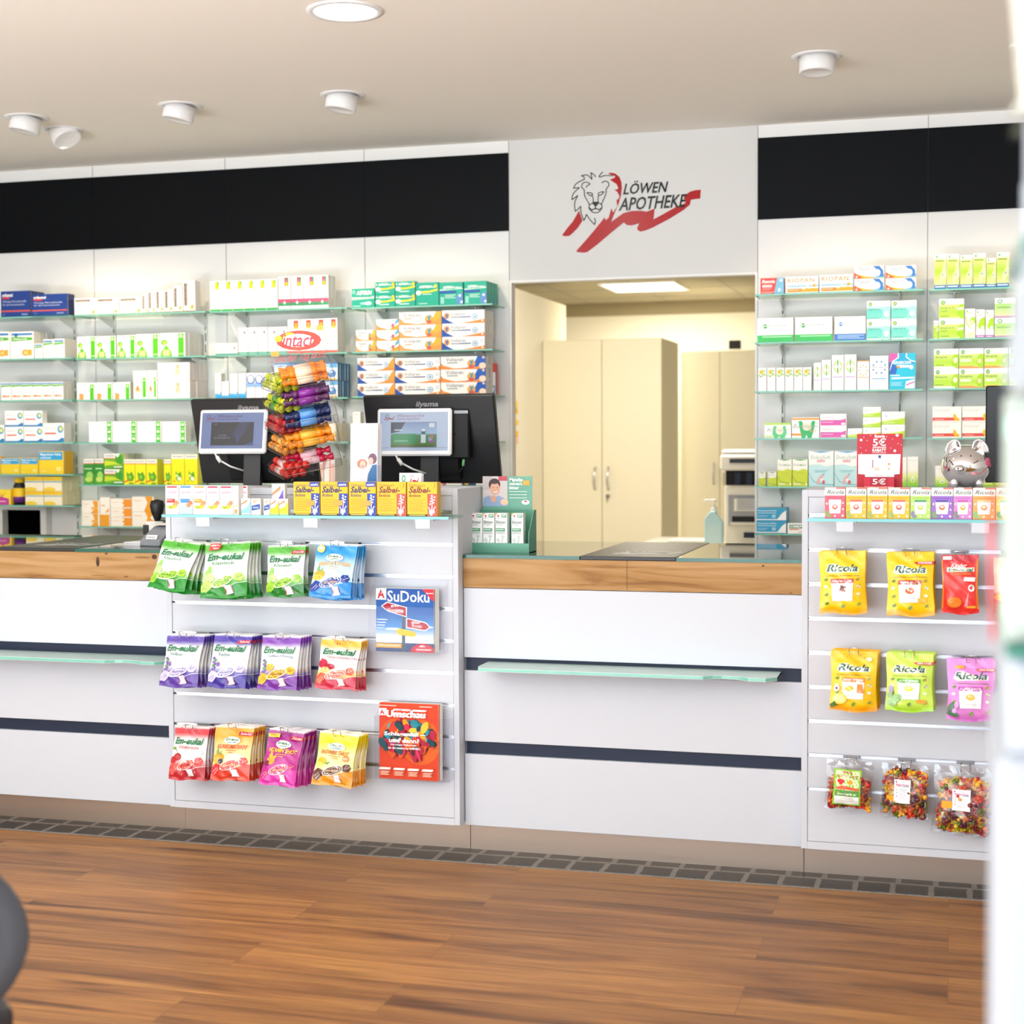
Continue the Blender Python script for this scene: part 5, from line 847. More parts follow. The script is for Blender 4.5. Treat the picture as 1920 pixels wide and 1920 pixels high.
D['ipal_r'] = ipal('#c43a44', '#d14038'); D['ipal_o'] = ipal('#e8963a', '#f09a34'); D['ipal_p'] = ipal('#c43a58', None)
D['ipal_b'] = ('#eaf4fb', [('r', .1, .92, .88, .98, '#3f86c8'), ('r', .14, .68, .88, .9, '#fbfbfd'), T('ipalat', .18, .71, .86, .82, '#c2457c', 'b'), ('r', .08, .4, .8, .54, '#4a90cc'), ('p', [(0, 0), (1, 0), (1, .2), (.6, .3), (0, .12)], '#b7dcf0'), ('e', .84, .4, .16, .08, '#c9774a'), ('e', .7, .32, .17, .08, '#d98a5c'), ('r', .2, .25, .6, .27, '#8fb8dc')])
D['ipal_s'] = ('#f6f4f2', bars(.1, .85, .92, 5, .09, .012, '#d6d2cf')+[('e', .5, .3, .4, .06, '#cfdb9a'), ('r', .2, .04, .75, .18, '#f0942c')])
D['mini_b'] = (W_, [('p', [(0, 0), (1, 0), (1, .85), (.6, .45), (0, .3)], '#8fd0ea'), ('p', [(0, .7), (.7, .95), (.65, .8), (0, .6)], '#ee8a5c'), ('r', 0, 0, 1, .1, '#c9ecf6')])
D['mini_n'] = (W_, [('p', [(.05, .25), (.95, .36), (.95, .68), (.05, .56)], '#1f4aa0'), ('r', .2, .4, .8, .5, '#8fa8d8'), T('EMSER', .15, .74, .7, .92, '#f0a060', 'Bi')])
D['mini_y'] = (W_, [('p', [(0, .1), (1, .1), (1, .85), (.6, .5), (0, .4)], '#f4e020'), ('p', [(0, .7), (.7, .95), (.65, .8), (0, .6)], '#ee8a5c'), ('r', 0, 0, 1, .1, '#b6e08a')])
D['mini_v'] = (W_, [('p', [(0, 0), (.9, 0), (.9, .85), (.5, .5), (0, .4)], '#7a5cc0'), ('p', [(0, .7), (.7, .95), (.65, .8), (0, .6)], '#ee8a5c'), ('r', .1, .1, .7, .3, '#b7a8e0')])
def salb(c2, ink, tagc):
    a = [T('Dallmann\'s', .06, .86, .6, .95, ink, 'i'), T('Salbei-', .05, .68, .8, .86, ink, 'Bi'), T('Bonbons', .06, .56, .46, .66, ink, 'bi')]
    a += [('r', .68, .0, 1, .66, c2), ('r', 0, .0, .68, .06, '#3a2a14'), ('r', .06, .02, .6, .045, '#e8c850')]+bars(.06, .62, .48, 7, .055, .012, '#b98a0c')
    a += [('l', [(.84, .3), (.85, .5), (.83, .62)], .025, W_, 1), ('l', [(.8, .03), (.76, .2), (.72, .26)], .03, W_, 1), ('l', [(.83, .03), (.9, .22), (.95, .28)], .03, W_, 1), ('l', [(.82, .03), (.84, .3)], .03, W_, 1)]
    a += [('e', .78+.1*(k % 2)+.01*k, .36+.04*k, .035, .022, W_) for k in range(7)]+[('e', .76+.05*k, .12+.02*(k % 2), .018, .06, W_) for k in range(4)]
    if tagc == 'z': a += [('r', .64, .86, 1, 1, '#1c3fa8'), T('zuckerfrei', .68, .89, .96, .96, W_, 'b')]
    else: a += [('e', .86, .9, .08, .07, '#c9980c'), ('e', .86, .9, .07, .06, '#f6c80c'), T('No. 1', .81, .87, .91, .93, ink)]
    if 's' in tagc or tagc == 'z': a += [('r', .5, .3, .82, .45, '#f0a23c')]
    return ('#ecb90a', a, '#e8b20a')
D['salb_b'] = salb('#1c3fa8', '#1d2a5c', 'z'); D['salb_r'] = salb('#e4503c', '#7a2a1e', 'n')
def ric(col, band, drop, herb, dark):
    return (col, [('r', 0, .74, 1, 1, '#fbf6ea'), ('r', .55, .95, 1, 1, '#e87a6a'), T('Ricola', .1, .79, .94, .92, '#3f5f63', 'bi'), ('r', .1, .66, .9, .68, dark), ('p', [(.18, .56), (.82, .56), (.76, .16), (.24, .16)], '#fbf8f4'), ('r', .2, .54, .8, .61, band), ('e', .5, .37, .14, .085, drop), ('e', .5, .39, .08, .04, '#fbeedd'), ('e', .12, .16, .1, .1, herb), ('e', .2, .08, .12, .05, herb), ('e', .5, .08, .05, .03, '#e6efd4'), ('e', .9, .5, .04, .03, '#e9f0d8'), ('e', .9, .3, .04, .03, '#e9f0d8'), ('e', .88, .09, .05, .04, '#f3ead0'), ('e', .1, .48, .04, .04, '#e9f0d8')])
D['ric_p'] = ric('#ee5f78', '#f6dfe3', '#e66a60', '#8aa45c', '#d84a64'); D['ric_y'] = ric('#f9bb2c', '#d8705c', '#d05a48', '#9fb25a', '#d9941c')
D['ric_g'] = ric('#b6dc6c', '#4f9d6c', '#b9cc3a', '#8f86a8', '#86b24c'); D['ric_v'] = ric('#9a6cc8', '#5b4aa8', '#e8704a', '#7fa06a', '#6a48a4')
D['ric_m'] = ric('#d088cc', '#c45ab0', '#efa83a', '#7d8a78', '#b060b0'); D['ric_o'] = ric('#f9a85c', '#f6cfa0', '#f0924a', '#8cc07a', '#e08a3c'); D['ric_h'] = ric('#f8cc4a', '#6fae5c', '#f0b040', '#4f9a50', '#d8a020')
def shelf_items(z, yf, where, items):
    for i, it in enumerate(items):
        ds, x0, x1, yt, Dp, lab = it[:6]; y = it[6] if len(it) > 6 else yf; zz_ = it[7] if len(it) > 7 else z
        a, c = P(x0, yt, y), P(x1, yt, y)
        carton(ds, c.x-a.x-.001, (a.z+c.z)/2-zz_, Dp, ((a.x+c.x)/2, y, zz_+.0003), random.uniform(-.01, .01), lab, f'cartons on {where}')
yf = YG+.012
shelf_items(zGL, yf, 'the glass shelf over the green sweet bags', [
 ('ipal_r', 310, 335, 910.5, .03, 'white lozenge carton with red band, first from left on glass front shelf'),
 ('ipal_b', 335.6, 360.7, 910.5, .03, 'pale blue lozenge carton on the glass front shelf'),
 ('ipal_o', 361.2, 386, 910.5, .03, 'white lozenge carton with orange band on the glass front shelf'),
 ('ipal_p', 386.5, 411, 910.7, .03, 'white lozenge carton without band beside the orange banded one'),
 ('ipal_p', 411.5, 436.5, 910.8, .03, 'white lozenge carton without band beside the sideways carton'),
 ('ipal_s', 437, 447, 911, .05, 'white lozenge carton standing sideways with orange price sticker'),
 ('ipal_r', 447.6, 464, 911, .02, 'white lozenge carton half hidden behind the small blue white carton', yf+.035),
 ('mini_b', 452, 469.5, 935, .018, 'small white carton with light blue sweep on glass front shelf'),
 ('mini_n', 470.3, 488.5, 935, .018, 'small white carton with navy band, beside the light blue one'),
 ('mini_n', 494, 506, 935.5, .018, 'small white carton with navy band, beside the yellow ones'),
 ('mini_y', 506.6, 522.5, 935.5, .018, 'small white yellow carton next to the navy banded carton'),
 ('mini_y', 523.3, 540, 935.5, .018, 'small white yellow carton next to the sage sweet boxes'),
 ('mini_v', 509.6, 534, 907.5, .018, 'small white violet carton with orange sticker, raised behind the yellow ones', yf+.04, zGL+.002),
 ('salb_b', 550, 599, 903.8, .035, 'yellow sage sweet box with blue panel, first of the row of five'),
 ('salb_b', 600.5, 652, 903.8, .035, 'yellow sage sweet box with blue panel, second of the row of five'),
 ('salb_b', 654, 704.5, 903.8, .035, 'yellow sage sweet box with blue panel, third of the row of five'),
 ('salb_r', 706.5, 761, 904, .035, 'yellow sage sweet box with red panel, fourth of the row of five'),
 ('salb_r', 763, 819.5, 904.2, .035, 'yellow sage sweet box with red panel, last of the row of five')])
pr = (('ric_p', 1546.5, 1585, 'pink'), ('ric_y', 1586, 1625, 'yellow'), ('ric_y', 1626, 1664.5, 'yellow'), ('ric_y', 1665.3, 1706, 'yellow'), ('ric_g', 1707, 1745.3, 'pale green'), ('ric_v', 1746.2, 1787, 'violet'), ('ric_m', 1788, 1823, 'mauve'), ('ric_o', 1824, 1866.5, 'orange'), ('ric_h', 1867.5, 1907, 'honey yellow'))
shelf_items(zGR, yf, 'the glass shelf over the yellow sweet bags', [(d, a, b, 914.3+.1*i, .028, f'small {c} herb sweet box, {ORD[i]} of the row under the chrome pig') for i, (d, a, b, c) in enumerate(pr)])
# ------------------------------------------------------------------ monitors with customer displays
def emblem(u, v, w, h):
    f = lambda L: [(u+w*a, v+h*b) for a, b in L]
    return [('p', f([(.05, .1), (.28, .55), (.34, .45), (.15, .1)]), '#b04a58'), ('p', f([(.25, .0), (.45, .45), (.62, .42), (.8, .3), (.98, .75), (1, .68), (.85, .15), (.62, .2), (.5, .25), (.33, 0)]), '#b03a4a'), ('l', f([(.22, .5), (.2, .75), (.3, .95), (.44, .9), (.46, .65), (.38, .45), (.26, .5)]), .012, '#5a5a70', 1.5)]
def tablet_art(kind):
    bg = '#7f93c8' if kind == 1 else '#c3d3ee'; ink = '#8a4a78' if kind == 1 else '#a86a90'
    a = [('r', 0, 0, 1, 1, bg)]+emblem(.05, .78, .17, .17)+[T('Willkommen in Ihrer', .25, .87, .66, .945, ink), T('Löwen-Apotheke', .25, .775, .59, .86, ink), ('r', 0, .735, 1, .742, '#8f8ab0'), ('r', 0, .07, 1, .08, '#8f8ab0')]
    if kind == 1:
        a += [('r', .16, .09, .85, .735, '#1a1c28'), ('p', [(.5, .4), (.62, .735), (.78, .735), (.7, .4), (.6, .2)], '#2a3560'), ('p', [(.7, .09), (.85, .2), (.85, .09)], '#3a4a86'), ('e', .6, .3, .03, .12, '#2f3f78'), T('JUCKREIZ', .28, .34, .42, .385, '#9fb0c8'), T('NEURODERMITIS?', .22, .275, .48, .315, '#9fb0c8'), T('SK', .21, .65, .26, .7, '#b07a88')]
    else:
        a += [('G', [(.09, '#3c5c3a'), (.16, '#5d7f3a'), (.4, '#3f8a5c'), (.45, '#a9c4e6'), (.735, '#7f9ac8')]), ('r', 0, .08, .165, .74, bg), ('r', .84, .08, 1, .74, bg), ('p', [(.165, .735), (.165, .45), (.3, .5), (.38, .735)], '#3a4656'), ('r', .19, .18, .53, .44, '#2f9a5e'), ('r', .22, .24, .42, .27, '#8fd0a4'), ('r', .61, .2, .68, .42, '#dfeaf2'), ('r', .615, .42, .675, .5, '#2f6a6c'), ('r', .62, .5, .67, .56, '#e6eef4'), ('e', .75, .3, .03, .07, '#9fb0d0'), ('e', .77, .36, .03, .05, '#c07a5a'), ('e', .77, .24, .03, .04, '#a85ab0'), ('r', .73, .6, .81, .71, '#e6eef6'), ('r', .22, .52, .34, .55, '#cfe0f0')]
    return a
def till(label, cx, ty, by, w, cxl, tab, kind, box_side, Y=5.0):
    """screen back facing the shop, on a foot that stands on the counter"""
    tz = P(cx, ty, Y).z; bz = P(cx, by, Y+.05).z; x = P(cx, (ty+by)/2, Y).x; Hh = tz-bz
    t = thing('monitor', label, 'monitor', (x, Y+.03, HC+.0004))
    z0 = bz-HC; tl = -R(16)   # top leans towards the shop
    m = MB(); m.box(-w/2, w/2, -.012, .014, 0, Hh/math.cos(tl), 'dark', ch=.004); sc = m.build('screen_casing', t, (0, .02, z0), (-tl, 0, 0))
    mm = MB(); art_on(mm, [T('iiyama', 0, 0, 1, 1, '#6a727c', 'Bi')], lambda u, v, o: (cxl+(u-.5)*.082, -.0125-o, Hh/math.cos(tl)-.044+v*.024), .0004, None, 'gloss'); lg = mm.build('maker_lettering', sc)
    lg.data.materials.clear(); lg.data.materials.append(MT['bolt'])
    m = MB(); m.box(-.1, .1, -.04, -.0125, .02, .19, 'darker', ch=.004); m.build('rear_housing', sc)
    m = MB(); m.prism([(-.05, 0), (-.03, 0), (.0, z0+.14), (-.02, z0+.14)], -.032, .032, 'dark', axis='x'); m.build('stand_column', t, (0, -.03, 0))
    MB().box(-.1, .1, -.1, .09, 0, .012, 'dark', ch=.004).build('foot', t)
    # customer display
    a, b, c_ = (P(*q, Y-.06) for q in tab)
    tw, th = b.x-a.x, a.z-c_.z; ox = (a.x+b.x)/2-x; oz = c_.z-HC
    yd = -.09
    m = MB(); m.box(-tw/2, tw/2, -.008, .012, 0, th, 'white', ch=.006); d = m.build('customer_display', t, (ox, yd, oz), (-R(9 if kind == 1 else 3), 0, 0))
    m = MB(); art_on(m, tablet_art(kind), lambda u, v, o: ((u-.5)*(tw-.022), -.0082-o, .017+v*(th-.029)), .0003, None, 'screen'); m.build('picture', d)
    m = MB(); m.tube([(ox-tw*.25, yd-.002, oz+.003), (ox-tw*.2, yd-.004, oz-.02), (ox-tw*.02, yd+.0, oz-.045), (ox+.03, yd+.03, oz-.06)], .0035, 6, 'cable').tube([(ox-tw*.215, yd-.004, oz-.01), (ox-tw*.16, yd-.004, oz-.03)], .007, 8, 'cable'); m.build('cable', t)
    m = MB(); m.box(ox-.02, ox+.02, yd+.012, -.02, oz+.03, oz+.07, 'dark'); m.build('display_arm', t)
    if box_side:
        m = MB(); m.box(tw/2+ox-.05, tw/2+ox+.055, -.068, -.03, oz-.01, oz+th+.0, 'darker', ch=.005)
        for k in range(14): m.box(tw/2+ox+.003+k*.0036, tw/2+ox+.0048+k*.0036, -.0688, -.0675, oz+th-.018, oz+th-.008, 'bolt')
        m.build('computer_box', t)
        m = MB(); m.tube([(tw/2+ox+.03, -.05, oz-.012), (tw/2+ox+.028, -.05, oz-.035)], .0045, 8, 'jack').tube([(tw/2+ox+.028, -.05, oz-.035), (tw/2+ox+.015, -.045, oz-.055), (tw/2+ox-.06, -.03, oz-.07)], .002, 6, 'black'); m.build('audio_cable', t)
    return t
till('black monitor with white customer display behind the sweet roll stand', 478, 748, 905, .455, -.006, ((371, 768), (497, 766), (434, 851)), 1, False)
till('black monitor with white customer display beside the doorway', 810, 741, 905, .468, -.004, ((707, 767), (846, 766), (776, 855)), 2, True)
m3 = P(1849, 723, 5.0)
t = thing('monitor', 'black monitor seen edge-on beyond the chrome pig', 'monitor', (m3.x+.235, 5.03, HC+.0004)); z0 = P(1849, 905, 5.03).z-HC
m = MB(); m.box(-.235, .235, -.012, .014, 0, m3.z-HC-z0, 'dark', ch=.004); sc = m.build('screen_casing', t, (0, .01, z0)); MB().box(-.09, .09, -.04, -.0125, .03, .19, 'darker', ch=.004).build('rear_housing', sc)
m = MB(); m.box(-.032, .032, -.03, -.01, 0, z0+.12, 'dark'); m.build('stand_column', t); MB().box(-.1, .1, -.1, .09, 0, .012, 'dark', ch=.004).build('foot', t)
# third counter behind the slatwall unit carries it
counter('sales_counter', 'sales counter end behind the slatwall unit under the chrome pig', RX1+.01, RX1+.9, [], [])
def deckback(x0, x1, lab):
    t = thing('rear_worktop', lab, 'worktop', (0, 0, 0)); MB().box(x0, x1, YP+.302, YB, HC-.03, HC, 'lam', ch=.002).build('top', t); MB().box(x0+.02, x1-.02, YP+.34, YB-.03, .0, HC-.031, 'lam').build('carcass', t)
deckback(PX[0]+.001, PX[1]-.001, 'white worktop behind the slatwall unit, under two black monitors'); deckback(RX0+.001, RX1-.001, 'white worktop behind the slatwall unit with the chrome pig')
# ------------------------------------------------------------------ sweet roll stand
YST = YP+.13
q = P(547, 915, YST); t = thing('sweet_roll_stand', 'clear acrylic tiered stand of sweet rolls on the white deck', 'display stand', (q.x, YST, ZD+.0004))
top = P(533, 735, YST).z-ZD
MB().lathe([(.075, 0), (.075, .005), (0, .005)], 28, 'acrylic').build('base', t)
m = MB(); m.box(-.004, .004, .0, .006, .005, top+.14, 'acrylic').box(-.0, .006, -.0, .07, .005, top+.1, 'acrylic'); m.build('spine', t)
cards = []
# header card
hc0, hc1 = P(500, 602, YST), P(616, 700, YST); hw, hh_ = hc1.x-hc0.x, hc0.z-hc1.z
hx = (hc0.x+hc1.x)/2-q.x; hz = hc1.z-ZD
m = MB(); m.box(hx-hw/2, hx+hw/2, -.0, .003, hz-.06, hz+hh_, 'acrylic'); hd = m.build('header_card', t)
m = MB(); art_on(m, [('e', .52, .62, .37, .185, '#e8381c'), ('e', .36, .7, .1, .07, '#f4d21c', .4), ('e', .19, .66, .06, .06, '#f4c81c', .9), ('e', .51, .62, .26, .125, '#fbe6d4'), ('e', .51, .62, .24, .11, W_), T('intact', .25, .5, .78, .74, '#c8283c', 'bi'), T('... und der Tag lacht!', .02, .16, .98, .34, '#cc4040', 'i', ) + (.1,), ('r', .07, .33, .2, .42, '#f0a030'), ('r', .82, .8, .93, .89, '#f2b030')],
       lambda u, v, o: (hx+(u-.5)*hw, -.0004-o, hz+v*hh_), .0004, None, 'gloss'); m.build('header_print', hd)
TX = Matrix.Rotation(R(20), 4, 'X')   # tier leans to the viewer
def roll_mesh(c1, c2, c3):
    m = MB(); L, r = .074, .0124
    m.lathe([(r, -L*.62), (r, -L*.36)], 12, 'foil', c1).lathe([(r, L*.36), (r, L*.62)], 12, 'foil', c1).lathe([(r*1.02, -L*.36), (r*1.02, L*.36)], 12, 'foil', c2)
    for s in (-1, 1): m.lathe([(r, s*L*.62), (r*.5, s*L*.72), (r*.9, s*L*.9), (r*1.05, s*L*1.0)], 10, 'foil', c1)
    art_on(m, [('r', .1, .25, .9, .8, c3), ('e', .5, .5, .16, .32, '#fbf3ee'), T('intact', .36, .4, .64, .6, '#c8283c', 'b')], lambda u, v, o: ((r*1.02+o)*math.cos(2.2*(v-.5)), -(r*1.02+o)*math.sin(2.2*(v-.5))*-1, (u-.5)*L*.7), .0003, .25, 'foil')
    return m.mesh('sweet_roll')
FL = {'orange': ('#f58a1c', '#fbe0c4', '#fbf0e4'), 'yellow green': ('#c6d41c', '#dfe66a', '#f3f6d0'), 'purple': ('#5a1d5c', '#8a2f98', '#e9d6ea'), 'green': ('#d6dc2c', '#4f9d2c', '#5fae38'), 'blue': ('#1c2a5c', '#5f9ad8', '#8fc0ea'), 'red': ('#c01c28', '#c83a38', '#f3dcd4'), 'amber': ('#f08c14', '#f8b43c', '#fbe9d8'), 'light orange': ('#f09a2c', '#f6b858', '#fbeedd'), 'crimson': ('#c0143c', '#f0c8d0', '#fbeaea'), 'scarlet': ('#e0281c', '#f6c8c0', '#fbeee9')}
RM = {k: roll_mesh(*v) for k, v in FL.items()}
tiers = [('yellow green', 'orange', 1), ('green', 'purple', 1), ('red', 'blue', 1), ('light orange', 'amber', 1), ('scarlet', 'crimson', 1)]
tz = [P(533+3*i, y, YST).z-ZD for i, y in enumerate((734, 772, 812, 850, 893))]
TN = ['top', 'second', 'third', 'fourth', 'lowest']
for i, (lc, rc, _) in enumerate(tiers):
    for side, colr in ((-1, lc), (1, rc)):
        base = Matrix.Translation((.0055*(i-4), -.055, tz[i]-(.012 if side < 0 else 0))) @ Matrix.Rotation(R(22 if side > 0 else 12), 4, 'X') @ Matrix.Rotation(R(30) if side > 0 else -R(48), 4, 'Z')
        # tray: along +x*side from the corner, opening outwards (-y); floor slopes to the lip
        Lt, dp = (.19 if side > 0 else .165), .1
        X0, X1 = (.003, Lt) if side > 0 else (-Lt, -.003)
        m = MB()
        m.box(X0, X1, 0, dp, 0, .0018, 'acrylic').box(X0, X1, -.0018, 0, 0, .025, 'acrylic').box(X0, X1, dp, dp+.0018, 0, .05, 'acrylic')
        for xx in (X0, X1-.0018): m.prism([(0, 0), (0, .025), (.03, .046), (dp, .056), (dp, 0)], xx, xx+.0018, 'acrylic', axis='x')
        # thin polished edges
        for xx in (X0, X1): m.tube([(xx, 0, 0), (xx, 0, .025), (xx, .03, .046), (xx, dp, .056)], .0011, 5, 'acryl_edge')
        m.tube([(X0, 0, .025), (X1, 0, .025)], .0011, 5, 'acryl_edge').tube([(X0, 0, 0), (X1, 0, 0)], .0011, 5, 'acryl_edge')
        o = m.build('tray', t); o.matrix_local = base
        n = 1 if (i == 4 and side > 0) else 6
        pos = [(.0145, .0148), (.04, .0148), (.066, .0148), (.027, .0365), (.053, .0365), (.08, .038)]
        if i == 4 and side > 0: pos = [(.06, .0148), (.07, .037), ]; n = 2
        for k in range(n):
            ro = bpy.data.objects.new('sweet_roll', RM[colr]); COL.objects.link(ro)
            xm = (X0+X1)/2+random.uniform(-.004, .004)
            ro.matrix_world = Matrix.Translation((q.x, YST, ZD)) @ base @ Matrix.Translation((xm, pos[k][0], pos[k][1])) @ Matrix.Rotation(R(90)*1, 4, 'Y') @ Matrix.Rotation(random.uniform(-1.2, .2)+1.57, 4, 'Z')
            tag(ro, f'{colr} sweet roll, {ORD[k]} from the lip in the {TN[i]} tier tray', 'sweets', 'sweet rolls in the acrylic stand')
# ------------------------------------------------------------------ leaflets, cards, coupon box on the decks
YD = YP+.11
def holder(name, label, x0, x1, yt, yb, art, depth, lip, col='#f6f4f6', n=5, Y=YD, item='leaflet', ilabel='', grp='', cut=0):
    a, c = P(x0, yt, Y), P(x1, yb, Y); w_ = c.x-a.x; cx = (a.x+c.x)/2; h = a.z-ZD
    t = thing(name, label, 'holder', (cx, Y, ZD+.0004))
    m = MB(); m.box(-w_/2-.004, w_/2+.004, -.004, -.002, 0, lip, 'acrylic').box(-w_/2-.004, w_/2+.004, depth, depth+.002, 0, h*.6, 'acrylic').box(-w_/2-.004, -w_/2-.002, -.002, depth, 0, lip, 'acrylic').box(w_/2+.002, w_/2+.004, -.002, depth, 0, lip, 'acrylic').box(-w_/2-.004, w_/2+.004, -.004, depth+.002, 0, .002, 'acrylic'); m.build('clear_pocket', t)
    for k in range(n):
        m = MB(); m.box(-w_/2, w_/2, 0, .0018, 0, h-.004-.001*k, 'paper', col)
        if k == 0: art_on(m, art, lambda u, v, o: ((u-.5)*w_, -o, v*(h-.004)), .0002, None, 'paper')
        o = m.build(item, None, (cx+.0004*k, Y+.0015+k*(depth-.005)/max(1, n), ZD+.0029), (-R(3), 0, R(-.0)))
        tag(o, f'{ilabel}, {ORD[k]} from the front', item.replace('_', ' '), grp)
face = [('G', [(0, '#eef2f8'), (.4, '#e6ecf6'), (.62, '#f3f2f6'), (1, '#f8f6f8')]), T('Medikationsanalyse', .06, .82, .74, .87, '#d896b4'), ('r', .06, .77, .68, .785, '#dcc8d6'), ('r', .06, .73, .74, .745, '#dcc8d6'), ('r', .06, .69, .36, .705, '#dcc8d6'),
        ('p', [(.2, 0), (.24, .2), (.35, .3), (.55, .3), (.7, .15), (.72, 0)], '#eef0f4'), ('p', [(.6, 0), (.66, .2), (.82, .34), (.98, .35), (.98, 0)], '#3f78b0'), ('e', .44, .36, .19, .075, '#c9846a'), ('e', .46, .34, .11, .07, '#efc4b4'), ('e', .82, .44, .16, .085, '#7a5a6c'), ('e', .76, .4, .09, .06, '#e6b8ac'), ('r', .4, .315, .52, .325, '#c0606c'), ('r', .04, .01, .5, .03, '#d05a78')]
holder('leaflet_holder', 'clear leaflet holder between the sweet roll stand and monitor', 655, 707, 793, 905, face, .04, .07, '#f6f4f8', 6, YD, 'leaflet', 'white leaflet with couple photo in the clear holder', 'leaflets in the clear holder')
holder('card_holder', 'small clear business card holder under the customer display', 748, 789, 886, 905, [('e', .2, .6, .09, .25, '#4fb87a'), ('e', .2, .6, .05, .15, '#eaf8ee')]+[('p', [(u*.5+.42, v*.6+.25) for u, v in L], '#c03040') for L in ([(.05, .1), (.28, .55), (.34, .45), (.15, .1)], [(.25, .0), (.45, .45), (.62, .42), (.8, .3), (.98, .75), (1, .68), (.85, .15), (.62, .2), (.33, 0)])]+[('l', [(.53, .5), (.52, .75), (.57, .85), (.63, .8), (.62, .6)], .03, '#777788', 2)], .03, .022, '#fbfbfb', 4, YP+.06, 'business_card', 'white business card with red lion emblem in the small holder', 'cards in the small holder')
# red coupon dispenser
a, c_ = P(1607, 814, YD), P(1692, 914, YD); w_ = c_.x-a.x; hh = a.z-ZD; cx = (a.x+c_.x)/2
t = thing('coupon_dispenser', 'red cardboard coupon dispenser offering five euro discount', 'dispenser', (cx, YD, ZD+.0004))
m = MB(); m.box(-w_/2, w_/2, 0, .003, 0, hh, 'card', '#c01c30')
star = lambda u, v, s: [('l', [(u-s*math.cos(k), v-s*.8*math.sin(k)), (u+s*math.cos(k), v+s*.8*math.sin(k))], s*.45, '#fbeef0', 1) for k in (0, 1.05, 2.09)]
art_on(m, [T('Eucerin', .39, .93, .61, .985, W_, 'B')]+star(.09, .89, .03)+star(.88, .975, .035)+star(.83, .69, .03)+[('e', u, v, .01, .009, '#fbdfe3') for u, v in ((.15, .94), (.22, .88), (.08, .75), (.2, .7), (.1, .65), (.78, .9), (.9, .82), (.97, .8), (.74, .74), (.3, .97), (.65, .95))]+[T('5€', .35, .78, .64, .92, W_, 'b'), T('KENNENLERN', .35, .74, .64, .77, W_, 'b'), T('RABATT', .34, .675, .64, .73, W_, 'B'), ('r', .34, .65, .64, .66, '#f3c4ca'), ('p', [(.03, .63), (.96, .63), (.94, .27), (.82, .26), (.82, .215), (.18, .215), (.18, .26), (.03, .27)], '#f7f5f8'), ('r', .47, .56, .53, .61, '#3a3f86'), ('r', .46, .46, .56, .56, '#e3e6f2'), ('r', .34, .38, .36, .53, '#8a5060'), ('r', .58, .36, .63, .6, '#eef0f6'), ('r', .68, .43, .73, .47, '#f0a040'), ('e', .44, .36, .06, .03, '#f0d0b8'), ('r', .68, .35, .73, .38, '#f3c090'), ('r', .25, .34, .31, .4, '#d6dbe8'), T('Eucerin', .42, .24, .58, .265, '#b9b2bc')], front(w_, hh), .0003)
m.build('backboard', t)
m = MB(); pw = w_*.66; ph = hh*.2; m.box(-pw/2, pw/2, -.03, -.001, 0, ph, 'card', '#d42a44')
art_on(m, [('r', .2, .3, .8, 1, '#b81c36'), T('5€', .28, .42, .72, .96, W_, 'b'), T('COUPON ENTNEHMEN', .02, .06, .98, .24, '#f6d6da', 'b')], lambda u, v, o: ((u-.5)*pw, -.03-o, v*ph), .0003); m.build('coupon_box', t)
# chrome pig
pc = P(1810, 872, YD+.02); ps = P(1856, 870, YD+.02).x-P(1763, 870, YD+.02).x; rr = ps/2
t = thing('piggy_bank', 'shiny chrome piggy bank with painted flowers on the deck', 'piggy bank', (pc.x, YD+.03, ZD+.0004), (0, 0, R(6)))
zc = rr*.96; 
MB().ball((0, 0, zc), (rr, rr*1.12, rr*.9), 'pig', nu=40, nv=26).build('body', t)
for s in (-1, 1):
    m = MB(); n = 14; rim = []; 
    for j in range(n+1):
        a_ = math.pi*j/n; rim.append(Vector((s*rr*.55+rr*.30*math.cos(a_), -rr*.45, zc+rr*.66+rr*.42*math.sin(a_)+.1*rr*s*math.cos(a_)*-1)))
    m.tube(rim, rr*.055, 8, 'pig'); ctr = Vector((s*rr*.5, -rr*.12, zc+rr*.66)); m.add([ctr]+[p+Vector((0, rr*.05, 0)) for p in rim], [[0, k+1, k+2] for k in range(n)], 'pig', '#fff', True)
    m.add([ctr+Vector((0, rr*.1, 0))]+[p+Vector((0, rr*.08, 0)) for p in rim], [[0, k+2, k+1] for k in range(n)], 'pig', '#fff', True); m.build('ear', t)
    for yy in (-.5, .5): MB().lathe([(rr*.16, 0), (rr*.19, rr*.3), (rr*.1, rr*.45)], 14, 'pig').build('foot', t, (s*rr*.5, yy*rr, 0))
sn = Vector((-rr*.32, -rr*1.02, zc-rr*.12))
m = MB(); m.ball(sn, (rr*.27, rr*.2, rr*.2), 'pig', nu=20, nv=12)
for s in (-1, 1): m.ball(sn+Vector((s*rr*.1, -rr*.18, .02*rr)), (rr*.035, rr*.03, rr*.055), 'black', nu=8, nv=6)
m.build('snout', t)
def onpig(az, el, k=1.005):
    return Vector((rr*k*math.cos(el)*math.sin(az), -rr*1.12*k*math.cos(el)*math.cos(az), zc+rr*.9*k*math.sin(el)))
m = MB()
for az, el in ((-.32, .5), (.12, .5)): m.ball(onpig(az, el), rr*.03, 'black', nu=8, nv=6)
m.tube([onpig(-.85, .28), onpig(-.72, .18), onpig(-.62, .05)], rr*.02, 6, 'black').tube([onpig(.42, .26), onpig(.33, .2), onpig(.2, .14)], rr*.02, 6, 'black'); m.build('painted_eyes', t)
m = MB(); fcol = '#d05a78'
